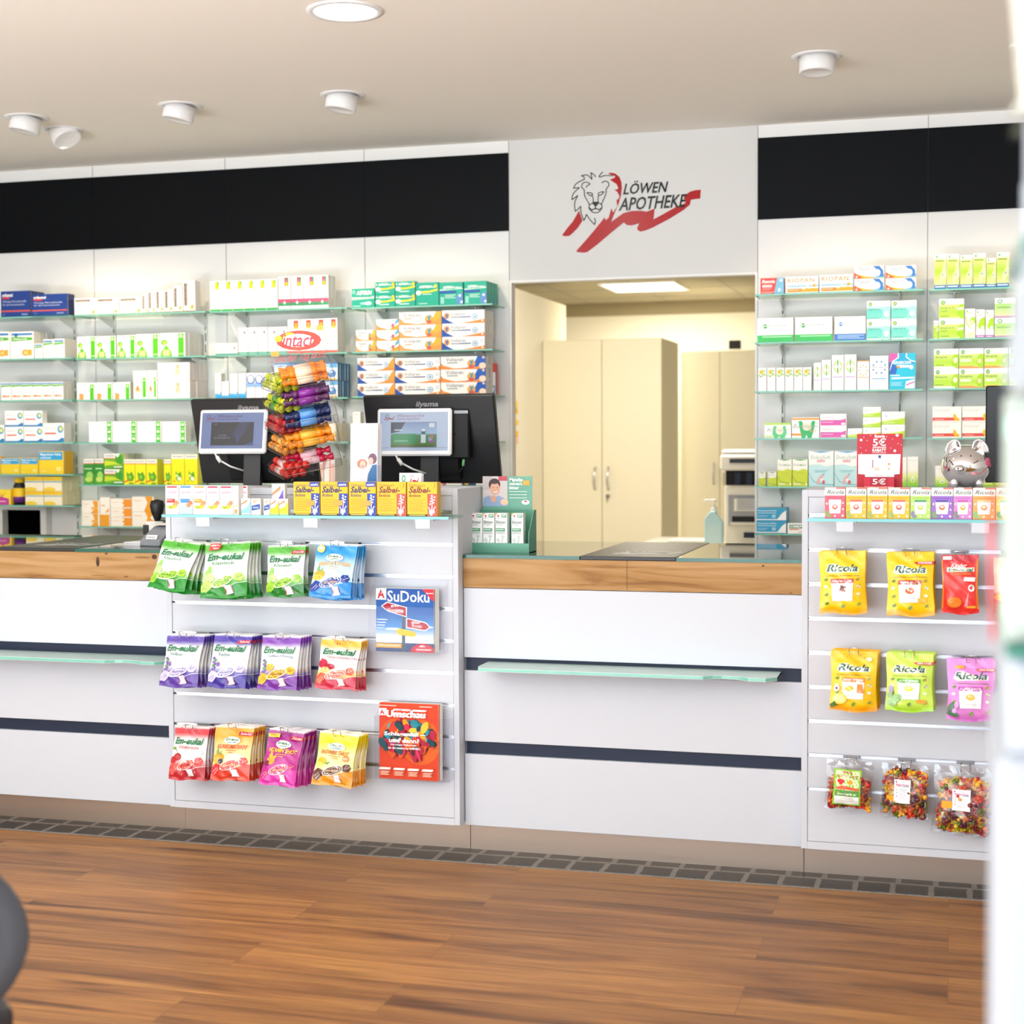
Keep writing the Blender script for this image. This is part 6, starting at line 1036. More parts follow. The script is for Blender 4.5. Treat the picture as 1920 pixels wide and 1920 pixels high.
for az, el in ((.95, .12), (1.1, .2), (1.22, .05), (1.02, .3), (1.25, .28)):
    for k in range(5): m.ball(onpig(az+.06*math.cos(k*1.256), el+.06*math.sin(k*1.256)), (rr*.045,)*3, 'gloss', fcol, 8, 5)
m.tube([onpig(.2, -.32), onpig(.45, -.36), onpig(.7, -.24), onpig(.95, -.05)], rr*.02, 6, 'gloss', '#e2695c').ball(onpig(.22, -.33), (rr*.12, rr*.05, rr*.06), 'gloss', '#f0a0a8', 10, 6).ball(onpig(-1.05, -.05), rr*.05, 'gloss', '#d0506c', 8, 6); m.build('painted_flowers', t)
# ------------------------------------------------------------------ bitter drops display on the counter
YD2 = YC+.10; sc_ = lambda x, y: P(x, y, YD2)
a, b = sc_(881, 962), sc_(985, 1035); zt = HC+.0004; w_ = b.x-a.x
q = Vector(((a.x+b.x)/2, YD2, zt)); H2 = sc_(985, 958).z-zt; w3 = .115
t = thing('counter_display_box', 'green cardboard counter display with smiling woman card', 'display box', (q.x+.006, YD2, zt), (0, 0, 0))
W2 = w_+.012; dpt = .09
m = MB(); m.box(-W2/2, W2/2, 0, dpt, 0, .002, 'card', '#5a9c82').box(-W2/2, W2/2, -.001, .001, 0, .03, 'card', '#5d9f85')
m.box(-W2/2, W2/2, dpt-.002, dpt, 0, H2, 'card', '#5a9c82')
for xx in (-W2/2, W2/2-.002): m.prism([(0, 0), (0, .06), (dpt*.7, H2), (dpt, H2), (dpt, 0)], xx, xx+.002, 'card', '#5fa088', axis='x')
m.build('tray', t)
ca, cb = P(905, 893, YD2+dpt), P(998, 958, YD2+dpt); cw = cb.x-ca.x; ch_ = ca.z-zt-H2*.55
m = MB(); m.box(-cw/2, cw/2, 0, .002, 0, ch_, 'card', '#6aa891')
vz = lambda v: .42+v*.58
art_on(m, [(k_[0],)+tuple(k_[1:]) for k_ in [('r', 0, vz(0), .5, 1, '#cfc6c4'), ('r', 0, vz(.55), .2, 1, '#b8b0b0'), ('r', .32, vz(.85), .5, 1, '#c04a5c'), ('p', [(0, vz(0)), (.02, vz(.28)), (.12, vz(.36)), (.2, vz(.28)), (.32, vz(.36)), (.46, vz(.25)), (.5, vz(0))], '#8fa8cc'), ('e', .24, .84, .12, .12, '#3a2c2c'), ('e', .25, .76, .1, .12, '#d8a58c'), ('e', .24, .9, .09, .05, '#3a2c2c'), ('l', [(.22, .7), (.26, .69), (.3, .71)], .012, W_, 1), ('e', .21, .78, .012, .008, '#4a3028'), ('e', .3, .78, .012, .008, '#4a3028'), ('e', .22, .56, .06, .07, '#d8a58c'), ('e', .44, .5, .08, .06, '#e8c4a0')]]+[T('Manche', .55, .9, .81, .97, W_, 'B'), T('mögen\'s', .55, .81, .8, .89, W_, 'B'), T('bitter', .54, .75, .74, .81, W_, 'B'), ('r', .82, .83, .95, .92, '#f0a83c')]+[('r', .57, .7-.06*k, .9, .712-.06*k, '#d8ebe2') for k in range(3)]+[('e', .56, .706-.06*k, .012, .01, '#d8ebe2') for k in range(3)]+[('e', .87, .5, .08, .045, W_), ('e', .87, .52, .03, .015, '#c0283c')], lambda u, v, o: ((u-.5)*cw, -o, v*ch_), .0003)
m.build('header_card', t, ((ca.x+cb.x)/2-q.x-.006, dpt+.0002, H2*.55))
D['bitter'] = ('#f0f2f0', [('p', [(0, 1), (.2, 1), (0, .93)], '#f0c024'), ('e', .24, .93, .09, .022, '#c02848'), ('r', .18, .87, .32, .885, '#6f7a9a'), ('r', .5, .89, .94, .97, '#4f9a6e'), T('pure', .56, .9, .88, .955, W_, 'B'), T('Bitter', .08, .73, .9, .81, '#5a7a66', 'b'), T('Tropfen', .08, .67, .66, .72, '#8a9a8e'), ('r', .05, .53, .82, .61, '#4f9a6e'), ('r', .1, .565, .7, .585, '#cfe6d8'), ('r', .05, .46, .82, .52, '#c6c9c4'), ('l', [(.3, .02), (.32, .2), (.2, .36)], .02, '#a9b4aa', .35), ('l', [(.5, .02), (.56, .24), (.68, .4)], .02, '#a9b4aa', .35), ('l', [(.7, .08), (.8, .2), (.9, .24)], .02, '#a9b4aa', .35), ('e', .24, .3, .18, .035, '#ccd4cc'), ('e', .64, .4, .16, .03, '#ccd4cc'), ('e', .72, .2, .2, .03, '#d2d9d2'), ('r', .64, .06, .92, .085, '#f0dc2c'), ('r', .06, .01, .4, .04, '#7faf96')])
for i, (x0, x1) in enumerate(((882, 904.5), (905.3, 927), (928.5, 951), (958.5, 981))):
    a, c_ = P(x0, 962, YD2+.004), P(x1, 962, YD2+.004)
    carton('bitter', c_.x-a.x-.001, a.z-zt-.0025, .028, ((a.x+c_.x)/2, YD2+.004, zt+.0022), 0, f'pale grey drops carton, {ORD[i]} from left in the green display', 'drops cartons in the green display')
# ------------------------------------------------------------------ card terminal and papers
q = PZ(300, 1017, HC+.01)
t = thing('receipt_printer', 'grey receipt printer with label on the far counter', 'printer', (q.x, q.y, HC+.0004), (0, 0, R(-8)))
k_ = q.y/FPX; hh = (1015-975)*k_
m = MB(); m.prism([(-.06, 0), (.06, 0), (.06, hh*1.02), (.02, hh*.95), (-.055, .022)], -.042, .042, 'grey', axis='x'); o = m.build('body', t); bv = o.modifiers.new('b', 'BEVEL'); bv.width = .003
MB().box(-.042, .042, .0, .06, hh*1.03, hh*1.14, 'lgrey', ch=.003).build('paper_lid', t)
m = MB(); art_on(m, [('r', 0, 0, 1, 1, '#f0f0ee')]+[('r', .1+.15*k, .3, .18+.15*k, .6, '#6a6a6c') for k in range(5)], lambda u, v, o: (-.018+u*.045, -.0552-o+v*.008, .024+v*.014), .0006, None, 'paper'); m.build('sticker', t)
q2 = P(292, 985, q.y+.07)
t2 = thing('hand_stamp', 'black knobbed hand stamp behind the grey receipt printer', 'stamp', (q2.x-.01, q.y+.1, HC+.0004))
hz = P(292, 936, q.y+.1).z-HC
m = MB(); m.box(-.035, .035, -.025, .025, 0, hz*.5, 'lgrey', ch=.004).box(-.04, -.02, -.03, .03, hz*.2, hz*.42, 'black').box(.0, .045, -.02, .02, hz*.42, hz*.52, 'black'); m.build('frame', t2)
MB().lathe([(.006, hz*.5), (.012, hz*.55), (.022, hz*.72), (.026, hz*.85), (.022, hz*.96), (0, hz)], 18, 'black').build('knob', t2)
q3 = PZ(262, 1021, HC+.005)
for k in range(3): tag(MB().box(-.07, .07, -.05, .07, 0, .0035, 'paper', ('#f2f3f4', '#e3e5e8', '#f6f6f6')[k]).build('paper_sheet', None, (q3.x+.002*k, q3.y+.06, HC+.0004+.0038*k), (0, 0, R(-14+2*k))), f'white paper pad, {("lowest", "middle", "topmost")[k]} of three beside the receipt printer', 'paper', 'papers beside the receipt printer')
# ------------------------------------------------------------------ hanging sweet bags
def bagfn(w_, h, t, seed, sq=0):
    r1, r2, r3 = ((seed*37) % 11)/11, ((seed*53) % 13)/13, ((seed*71) % 7)/7
    def prof(v):
        if v > .86: return 0
        if v < .05: return 0
        s = (v-.05)/.81
        return (math.sin(math.pi*min(1, s**.8))**.7 if 0 < s < 1 else 0)*(1-.35*s)
    def fn(u, v, o, back=False):
        x = 2*u-1; f = max(0, 1-abs(x)**2.8)*prof(v)
        wv = .0035*math.sin(9*u+6*r1)*math.sin(5*v+5*r2)*(1 if .05 < v < .9 else .35)+.0022*math.sin(17*u+31*v+9*r3)*max(0, 1-abs(x)**3)
        y = (-t*.62*f if not back else t*.38*f)+wv
        px = (u-.5)*w_*(1-.06*math.sin(math.pi*min(1, max(0, (v-.03)/.9)))**2+.02*(1-v))
        pz = -h*(1-v)+.003*math.sin(7*u+4*r2)*(1 if v < .1 else 0)
        return Vector((px, y-(-o if back else o), pz))
    return fn
def bag_mesh(w_, h, t, grad, art, seed, backcol):
    m = MB(); fn = bagfn(w_, h, t, seed); NU, NV = 16, 24
    def colr(v):
        for (a, ca), (b, cb) in zip(grad, grad[1:]):
            if a <= v <= b:
                k = (v-a)/(b-a or 1); A, B = lin(ca), lin(cb); return tuple(A[q]*(1-k)+B[q]*k for q in range(4))
        return lin(grad[-1][1])
    for back in (False, True):
        vs = []; vc = []; fs = []
        for j in range(NV+1):
            for i in range(NU+1):
                vs.append(fn(i/NU, j/NV, .0 if not back else .0006, back)); vc.append(colr(j/NV) if not back else lin(backcol))
        for j in range(NV):
            for i in range(NU):
                a = j*(NU+1)+i; q = [a, a+1, a+NU+2, a+NU+1]; fs.append(q if not back else q[::-1])
        m.add(vs, fs, 'foil', '#fff', True, vc)
    art_on(m, art, lambda u, v, o: fn(u, v, o), .0006, .09, 'foil')
    return m.mesh('sweet_bag')
def candy(c, c2, ink, name='Em-eukal'):
    """wrapped sweet with its twisted ends and little paper flag"""
    return [('p', [(.03, .1), (.0, .22), (.1, .3), (.2, .28), (.3, .24), (.24, .16), (.14, .08)], c), ('p', [(.7, .33), (.78, .42), (.9, .43), (.96, .36), (.9, .28), (.78, .28)], c), ('l', [(.05, .14), (.16, .22)], .008, c2), ('l', [(.1, .1), (.2, .2)], .008, c2), ('l', [(.84, .4), (.8, .33)], .008, c2), ('l', [(.92, .38), (.82, .33)], .008, c2),
            ('e', .5, .275, .265, .085, '#fbfbf4', .18, .72), ('e', .5, .275, .25, .075, c, .18, .72), ('e', .5, .275, .21, .055, c2, .18, .72), ('e', .5, .275, .195, .047, c, .18, .72), ('t', name, .36, .235, .64, .285, ink, 'b', .035),
            ('p', [(.52, .19), (.7, .205), (.76, .075), (.74, .06), (.56, .055), (.6, .1)], '#f6f1f3'), ('l', [(.53, .185), (.6, .1), (.57, .06)], .012, '#c8283c'), ('l', [(.69, .2), (.75, .08)], .012, '#c8283c'), ('l', [(.61, .16), (.68, .165)], .006, '#b9a9b4'), ('l', [(.62, .13), (.7, .135)], .006, '#b9a9b4')]
GRN = '#17784f'
def em_big(top, bot, sub, subcol, c, c2, ink, fruit, tagr=None):
    g = [(0, bot), (.03, '#f0efe9'), (.035, bot), (.17, bot), (.26, top), (.42, '#f6f8f2'), (.74, '#fbfcfa'), (.86, top), (.965, top), (.97, '#f3f4f0'), (1, '#f3f4f0')]
    a = [('p', [(0, .16), (.2, .2), (.4, .2), (.6, .16), (.8, .24), (1, .27), (1, .05), (0, .05)], bot), ('l', [(0, .16), (.2, .2), (.4, .2), (.6, .16), (.8, .24), (1, .27)], .008, '#f0f6ea')]
    a += fruit+candy(c, c2, ink)+[T('Em-eukal', .08, .66, .92, .79, GRN, 'Bi'), T(sub, .22, .575, .22+.055*len(sub), .635, subcol, 'b'), ('r', .25, .535, .66, .545, '#c3cfc3'), ('e', .85, .52, .085, .05, '#e9efe9'), ('e', .85, .52, .075, .043, '#fbfcfa')]
    if tagr == 'z': a += [('p', [(.66, .82), (1, .84), (1, .9), (.68, .885)], '#d8283c'), T('Zuckerfrei', .71, .845, .97, .88, W_, 'bi')]
    if tagr == 'v': a += [('p', [(.1, .86), (.38, .86), (.38, .98), (.14, .98)], '#dc3a34'), T('VORRATS-', .15, .925, .36, .96, W_, 'B'), T('GRÖSSE', .16, .875, .34, .91, W_, 'B')]
    return g, a
def em_shot(top, mid, bot, sub, subcol, c, c2, ink, fruit, flags):
    g = [(0, bot), (.03, '#f0efe9'), (.035, bot), (.2, bot), (.28, mid), (.6, mid), (.8, top), (.965, top), (.97, '#f3f4f0'), (1, '#f3f4f0')]
    a = [('p', [(.25, .16), (.6, .2), (.85, .3), (1, .31), (1, .05), (0, .05), (0, .1)], bot)]+fruit+candy(c, c2, ink)+[('e', .5, .73, .22, .075, '#fbfcf6'), T('Em-eukal', .32, .725, .68, .785, GRN, 'Bi'), ('r', .36, .69, .62, .705, '#5a9a7a'), T(sub, .12, .575, .12+.068*len(sub), .655, subcol, 'Bi'), ('r', .35, .54, .65, .55, subcol), ('r', .42, .5, .58, .51, subcol)]
    if 'z' in flags: a += [('p', [(.64, .83), (1, .83), (1, .9), (.66, .9)], '#c8283c'), T('Zuckerfrei', .7, .845, .96, .885, W_, 'bi')]
    if 'n' in flags: a += [('p', [(.04, .84), (.36, .85), (.34, .92), (.02, .9)], '#f4d020'), T('NEU', .1, .86, .28, .9, '#b0702c', 'B')]
    if 'm' in flags: a += [('e', .14, .89, .1, .07, '#f4c85a'), ('e', .14, .89, .06, .042, '#f0f0ea')]
    if 's' in flags: a += [('e', .8, .52, .09, .06, '#e88a3c'), ('r', .74, .515, .86, .53, '#fbe6d0')]
    return g, a
leafs = lambda c1, c2: [('e', .12, .44, .1, .07, c1, .6), ('e', .2, .36, .11, .07, c2, -.5), ('e', .08, .34, .08, .08, c2, .9), ('e', .16, .52, .05, .05, c1, .3)]
lav = [('e', .1+.05*(k % 2), .32+.035*k, .04, .028, ('#7a5ab0', '#8f78c8', '#6fa05a')[k % 3]) for k in range(7)]+[('l', [(.16, .28), (.14, .5)], .012, '#5a8a4c'), ('e', .24, .42, .04, .05, '#8a68b8', .4)]
fr_or = [('e', .18, .42, .15, .08, '#f2a52c'), ('e', .14, .36, .13, .06, '#f6c050'), ('p', [(.08, .5), (.14, .6), (.18, .48), (.26, .56), (.22, .44)], '#7fae6a')]
KB = {
 'green': em_big('#4fae2c', '#1f8a2c', 'Klassisch', '#3a8a5c', '#9fd83a', '#1c5a2a', '#1c4a22', leafs('#9fd66a', '#c3e89a')),
 'green_v': em_big('#4fae2c', '#1f8a2c', 'Klassisch', '#3a8a5c', '#b6e66a', '#2a6a3a', '#3a7a52', leafs('#9fd66a', '#c3e89a'), 'v'),
 'green_z': em_big('#4fae2c', '#1f7a2c', 'Klassisch', '#3a8a5c', '#9fd83a', '#1c5a2a', '#1c4a22', leafs('#9fd66a', '#c3e89a'), 'z'),
 'manuka': em_shot('#2f9ad8', '#c3e2f6', '#2a8ad6', 'MANUKA HONIG', '#f0b46a', '#1c3f9a', '#f2ead6', '#f3c060', fr_or, 'm'),
 'sage': em_big('#5a42a8', '#5a3a9c', 'Salbei', '#5a8a8a', '#cfc6ee', '#5a42a0', '#2a2a6a', lav),
 'sage_z': em_big('#4a38a8', '#3f2f96', 'Salbei', '#5a8a8a', '#cfcaf4', '#4a3aa0', '#3a5a8a', lav, 'z'),
 'sagehoney': em_big('#7f3fb0', '#74309c', 'Salbei-Honig', '#5a7a9a', '#f6b42c', '#6a3a1a', '#3a2a2a', lav+[('e', .3, .4, .12, .07, '#f6bc4a')]),
 'pomegr': em_big('#f6b93a', '#c22a44', 'Granatapfel-Honig', '#b05a6a', '#e8604a', '#fbe3d6', '#fbeadc', [('e', .12, .48, .13, .09, '#c8284a'), ('e', .3, .42, .16, .06, '#b01c3c'), ('e', .2, .36, .13, .05, '#f6d080'), ('e', .08, .56, .03, .03, '#d84a5a')]),
 'cherry': em_big('#d8404a', '#b8242e', 'Wildkirsche', '#c0454e', '#e0443e', '#f6c6b8', '#8a1420', [('e', .2, .42, .11, .075, '#b01c24'), ('e', .08, .36, .1, .07, '#c0282c'), ('l', [(.2, .48), (.1, .6)], .012, '#6a8a3a'), ('e', .06, .58, .05, .03, '#7fae3a')]),
 'kurkuma': em_shot('#f6a62c', '#f9d690', '#d8402c', 'KURKUMA SHOT', '#d8542c', '#d8323c', '#f6dccf', '#fbe9a8', fr_or+[('e', .24, .34, .07, .05, '#3a3a6a'), ('e', .6, .4, .26, .1, '#f6e3ca')], 'z'),
 'vitamin': em_shot('#a01c86', '#b8288f', '#d838a8', 'VITAMIN SHOT', '#f4c83a', '#c01c86', '#f4c860', '#f6d870', [('e', .22, .42, .13, .07, '#f2a53a'), ('p', [(.14, .5), (.2, .62), (.26, .5), (.4, .54), (.3, .42)], '#f6bc3a'), ('e', .12, .37, .09, .05, '#7a2038')], 'zn'),
 'ingwer': em_shot('#f4dc1c', '#f9eda0', '#e8961c', 'INGWER SHOT', '#c8742c', '#5a2a14', '#e6d6b8', '#f4e0bc', [('e', .18, .44, .13, .07, '#f4bc2c'), ('e', .12, .37, .12, .05, '#f8d870'), ('p', [(.26, .4), (.4, .44), (.34, .37)], '#4f9a3a')], 's'),
}
def ricola(col, col2, band, name, drop, extra, zf=True):
    g = [(0, col2), (.06, col2), (.1, col), (1, col)]
    herb = [('e', u, v, .045, .022, c) for u, v, c in ((.13, .54, '#7a9a3a'), (.12, .43, '#f6f2dc'), (.14, .3, '#8fae4a'), (.16, .16, '#6a9a3a'), (.84, .54, '#c9a84a'), (.86, .43, '#f3eed6'), (.84, .31, '#f6f2dc'), (.5, .12, '#8fae5a'), (.84, .15, '#b6b44a'))]+[('l', [(u-.03, v-.02), (u+.03, v+.03)], .01, '#5f8a3a') for u, v in ((.13, .54), (.14, .3), (.16, .16), (.84, .54), (.86, .43), (.5, .12), (.84, .15))]
    a = [('p', [(.12, .68), (.2, .79), (.34, .8), (.5, .75), (.86, .73), (.86, .66), (.2, .64)], '#fbf6dc'), T('Ricola', .15, .665, .84, .785, '#2f6468', 'Bi'), T('SCHWEIZER ALPENKRÄUTERN', .12, .59, .88, .615, '#8a6a3a', 'b')]+herb+[('p', [(.24, .5), (.74, .5), (.7, .2), (.27, .2)], '#fbf9f4'), ('r', .23, .48, .75, .55, band), T(name, .27, .495, .71, .535, W_, 'B'), T('wohltuend gut', .36, .25, .62, .275, '#8a9ab0')]+drop+extra
    if zf: a += [('p', [(.58, .84), (1, .85), (1, .8), (.64, .8)], '#d8342c'), T('OHNE ZUCKER', .67, .81, .97, .84, W_, 'B')]
    return g, a
drp = lambda c: [('e', .49, .38, .1, .05, c), ('e', .49, .395, .06, .02, '#fbe6c8')]
KB['ric1'] = ricola('#fccb0e', '#eba60e', '#c0483a', 'KRÄUTERZUCKER', [('p', [(.42, .36), (.56, .34), (.58, .42), (.46, .45)], '#a86a5c'), ('p', [(.42, .36), (.46, .45), (.58, .42), (.54, .4)], '#7a4a44')], [], False)
KB['ric2'] = ricola('#fccb0e', '#eba60e', '#c0483a', 'ORIGINAL KRÄUTER', drp('#d86a3c'), [('r', .66, .2, .84, .27, '#f4bc4a')])
KB['ric3'] = ricola('#fbc60c', '#ee9a10', '#ee8a3c', 'HONIG ZITRONE', [('e', .4, .37, .1, .045, '#f6c83a'), ('p', [(.56, .3), (.72, .3), (.7, .45), (.58, .45)], '#e8924a')], [('e', .2, .2, .16, .09, '#f8e05a'), ('e', .2, .2, .12, .065, '#fbf0a0'), ('e', .12, .37, .07, .045, '#e6d6e6'), ('e', .12, .37, .03, .02, '#8a4a3a'), ('p', [(0, .1), (.1, .16), (.16, .08), (.04, .03)], '#4f7a2c'), ('e', .83, .87, .06, .035, '#fbf3dc')], False)
KB['ric4'] = ricola('#cbea5c', '#a2d428', '#5fb83a', 'APFELMINZE', drp('#d6e24a'), [('e', .1, .36, .05, .08, '#b09ac8', .2), ('e', .08, .27, .06, .05, '#8fb07a'), ('e', .2, .2, .15, .07, '#8fc07a', .4), ('e', .12, .14, .12, .06, '#aed49a', -.3), ('r', .66, .14, .86, .2, '#f2b04a')])
KB['ric5'] = ricola('#e08ad6', '#c86ac0', '#c03fae', 'ALPEN SALBEI', drp('#f2b83a'), [('e', .08, .22, .09, .05, '#4f7a5a', .8), ('e', .12, .1, .13, .04, '#4a7a54', -.2), ('e', .2, .25, .05, .06, '#d8a0dc'), ('e', .16, .16, .05, .04, '#c88ad0'), ('r', .18, .84, .36, .89, '#f2a83a'), ('p', [(.97, .3), (1, .1), (1, .7)], '#b87ae0')])
KB['kids'] = ([(0, '#c8181e'), (.04, '#e03028'), (.86, '#e0302c'), (.9, '#c8182a'), (1, '#d8203a')], [('p', [(0, .06), (.05, .1), (.04, .9), (0, .94)], '#f0822c'), ('p', [(1, .06), (.94, .1), (.95, .9), (1, .94)], '#f0822c'), ('r', .04, .92, .28, .98, '#f6e3e6'), T('Kinder', .26, .79, .7, .86, W_, 'bi'), ('p', [(.14, .71), (.9, .72), (.9, .79), (.14, .79)], '#f3e9dc'), T('Em-eukal', .17, .72, .88, .78, GRN, 'Bi'), T('Hustenbonbons', .24, .67, .8, .7, '#f0a82c', 'b'), ('p', [(.6, .56), (.92, .55), (.94, .62), (.62, .63)], '#f8f2f4'), ('e', .82, .44, .09, .06, '#fbf0f2'), ('e', .81, .44, .04, .035, '#d8303c'), ('e', .84, .47, .02, .015, '#4f9a4a'), ('r', .66, .1, .92, .14, '#f6a02c'), ('p', [(.6, .12), (.74, .38), (.7, .12)], '#f08a9a'), ('e', .34, .2, .2, .09, '#f0852c')])
BCOL = {'green': '#2f8a34', 'green_v': '#2f8a34', 'green_z': '#2f8a34', 'manuka': '#2f86c8', 'sage': '#3c2a78', 'sage_z': '#2c2478', 'sagehoney': '#5c2a80', 'pomegr': '#a82a3a', 'cherry': '#962028', 'kurkuma': '#a87a2c', 'vitamin': '#7a1c6a', 'ingwer': '#c8a01c', 'ric1': '#e89e0c', 'ric2': '#e89e0c', 'ric3': '#e8900c', 'ric4': '#9ccc20', 'ric5': '#c06ab8', 'kids': '#c0202a'}
def hook(x, yfront, z, label, grp, zs):
    """chrome peg hook in the slot at height zs, its bow turned up in front"""
    t = thing('peg_hook', label, 'hook', (x, YP, zs), group=grp)
    MB().box(-.024, .024, -.003, .003, -.003, .005, 'bolt', ch=.001).build('mounting_clip', t)
    yf = yfront-YP; dz = z-zs; w = .0125; m = MB()
    m.tube([(-w, -.003, .0), (-w, -.012, dz), (-w, yf-.008, dz), (-w, yf-.02, dz+.005), (-w, yf-.026, dz+.022), (w, yf-.026, dz+.022), (w, yf-.02, dz+.005), (w, yf-.008, dz), (w, -.012, dz), (w, -.003, 0)], .0016, 6, 'chrome'); m.build('wire_bow', t)
    return t
SEED = [0]
def bags(kind, tl, tr, br, bl, n, dy, tilt, yaw, desc, where, th=.023, yfr=.115):
    yf = YP-yfr
    a, b = P(*tl, yf), P(*tr, yf); w_ = (b-a).length; top = (a+b)/2
    # length along the tilted front: solve from the bottom edge seen in the photo
    d = ray((bl[0]+br[0])/2, (bl[1]+br[1])/2); lo, hi = .05, .4
    for _ in range(40):
        h = (lo+hi)/2; z = top.z-h*math.cos(tilt); y = yf-h*math.sin(tilt); zz2 = CAMZ+d.z*y/d.y
        if z > zz2: lo = h
        else: hi = h
    h = (lo+hi)/2; SEED[0] += 1
    y = yf-h*math.sin(tilt); zc_ = top.z-h*math.cos(tilt)
    roll = math.atan2(-(d.x*y/d.y-top.x), h)*.0
    bx = d.x*y/d.y; roll = math.atan2(bx-top.x, h)
    roll = max(-.09, min(.09, roll))
    ms = [bag_mesh(w_, h, th, *KB[kind], SEED[0]+q*3, BCOL[kind]) for q in range(2)]
    zs = min(SLOTS, key=lambda s: abs(s-(top.z-.004)-.004))
    for i in range(n):
        k = i/max(1, n)
        o = bpy.data.objects.new('sweet_bag', ms[i % 2]); COL.objects.link(o)
        yy = yf+i*dy; sh = top.x+.0015*i
        o.location = (sh, yy, top.z-.0006*i); 
        o.rotation_euler = (-tilt*(1-k)**1.1, -roll*(1-.5*k)+(.012*((i*7) % 3-1) if i else 0), yaw*(1-k))
        tag(o, f'{desc}, {"frontmost" if i == 0 else ORD[i]+" from the front"}, {where}', 'bag of sweets', f'{desc} bags on one hook')
    # header strip with euro hole, shown as a dark slit
    hook(top.x, yf, top.z-.010, f'chrome hook holding {desc}, {where}', 'chrome peg hooks', zs)
E_ = 4.465
def L1(x, y): return (270+x/E_, 990+y/E_)
def L3(x, y): return (270+x/E_, 1280+y/E_)
top_, mid_, low_ = 'top row', 'middle row', 'lowest row'
A = R(22)
bags('green', L1(160, 108), L1(490, 112), L1(345, 552), L1(50, 490), 5, .014, R(27), R(-8), 'green herb sweet bag beside the oak band', top_)
bags('green_v', L1(515, 112), L1(893, 130), L1(850, 588), L1(480, 582), 5, .016, R(20), R(0), 'large green herb sweet bag with red corner', top_)
bags('green_z', L1(1040, 140), L1(1355, 150), L1(1340, 600), L1(1012, 560), 2, .02, R(12), R(0), 'green herb sweet bag with red tag', top_, .023, .09)
bags('manuka', L1(1455, 115), L1(1785, 155), L1(1710, 612), L1(1368, 565), 5, .014, R(22), R(4), 'blue honey sweet bag', top_)
bags('sage', L1(195, 885), L1(515, 900), L1(447, 1340), L1(135, 1325), 5, .014, R(20), R(-3), 'violet sage sweet bag without tag', mid_)
bags('sage_z', L1(595, 880), L1(910, 905), L1(866, 1366), L1(500, 1312), 5, .015, R(20), R(0), 'indigo sage sweet bag with red tag', mid_)
bags('sagehoney', L1(1000, 890), L1(1316, 920), L1(1265, 1380), L1(945, 1330), 5, .017, R(18), R(2), 'violet sage honey sweet bag', mid_)
bags('pomegr', L1(1496, 912), L1(1820, 945), L1(1745, 1390), L1(1425, 1310), 4, .013, R(20), R(4), 'red pomegranate sweet bag', mid_, .023, .09)
bags('cherry', L3(258, 360), L3(556, 380), L3(502, 816), L3(215, 815), 4, .012, R(16), R(-3), 'red cherry sweet bag', low_, .023, .08)
bags('kurkuma', L3(605, 355), L3(925, 375), L3(870, 842), L3(560, 795), 6, .013, R(16), R(0), 'orange turmeric sweet bag', low_)
bags('vitamin', L3(1055, 385), L3(1345, 410), L3(1250, 876), L3(955, 850), 7, .012, R(20), R(2), 'magenta vitamin sweet bag', low_)
bags('ingwer', L3(1480, 415), L3(1800, 430), L3(1722, 876), L3(1395, 850), 6, .012, R(18), R(3), 'yellow ginger sweet bag', low_)
S_ = 4.571
def R1(x, y): return (1500+x/S_, 1000+y/S_)
bags('ric1', R1(163, 150), R1(560, 152), R1(572, 708), R1(165, 672), 3, .022, R(9), R(2), 'yellow herb sugar sweet bag', 'upper row', .028, .1)
bags('ric2', R1(742, 155), R1(1145, 168), R1(1158, 730), R1(738, 690), 4, .02, R(12), R(0), 'yellow original herb sweet bag with red tag', 'upper row', .028, .1)
bags('kids', R1(1212, 185), R1(1527, 188), R1(1522, 692), R1(1224, 690), 2, .022, R(4), R(0), 'red children sweet pouch with orange edges', 'upper row', .028, .1)
bags('ric3', R1(266, 1003), R1(664, 1016), R1(640, 1545), R1(248, 1508), 5, .018, R(12), R(5), 'orange yellow honey lemon sweet bag', 'second row', .028, .11)
bags('ric4', R1(740, 1008), R1(1142, 1048), R1(1150, 1545), R1(718, 1512), 6, .016, R(14), R(0), 'lime apple mint sweet bag', 'second row', .028, .11)
bags('ric5', R1(1258, 1075), R1(1676, 1078), R1(1678, 1590), R1(1268, 1628), 2, .022, R(9), R(-3), 'pink violet sage sweet bag', 'second row', .028, .1)
KB['palegreen'] = ([(0, '#c8303a'), (.35, '#c8303a'), (.4, '#dfe3c8'), (1, '#dfe3c8')], [('e', .2, .3, .2, .06, '#e8b03a')]); BCOL['palegreen'] = '#c9cdb0'
bags('palegreen', (1863, 1046), (1930, 1046), (1930, 1152), (1863, 1152), 2, .022, R(5), 0, 'pale green and red sweet bag at the stand edge', 'upper row', .03, .1)
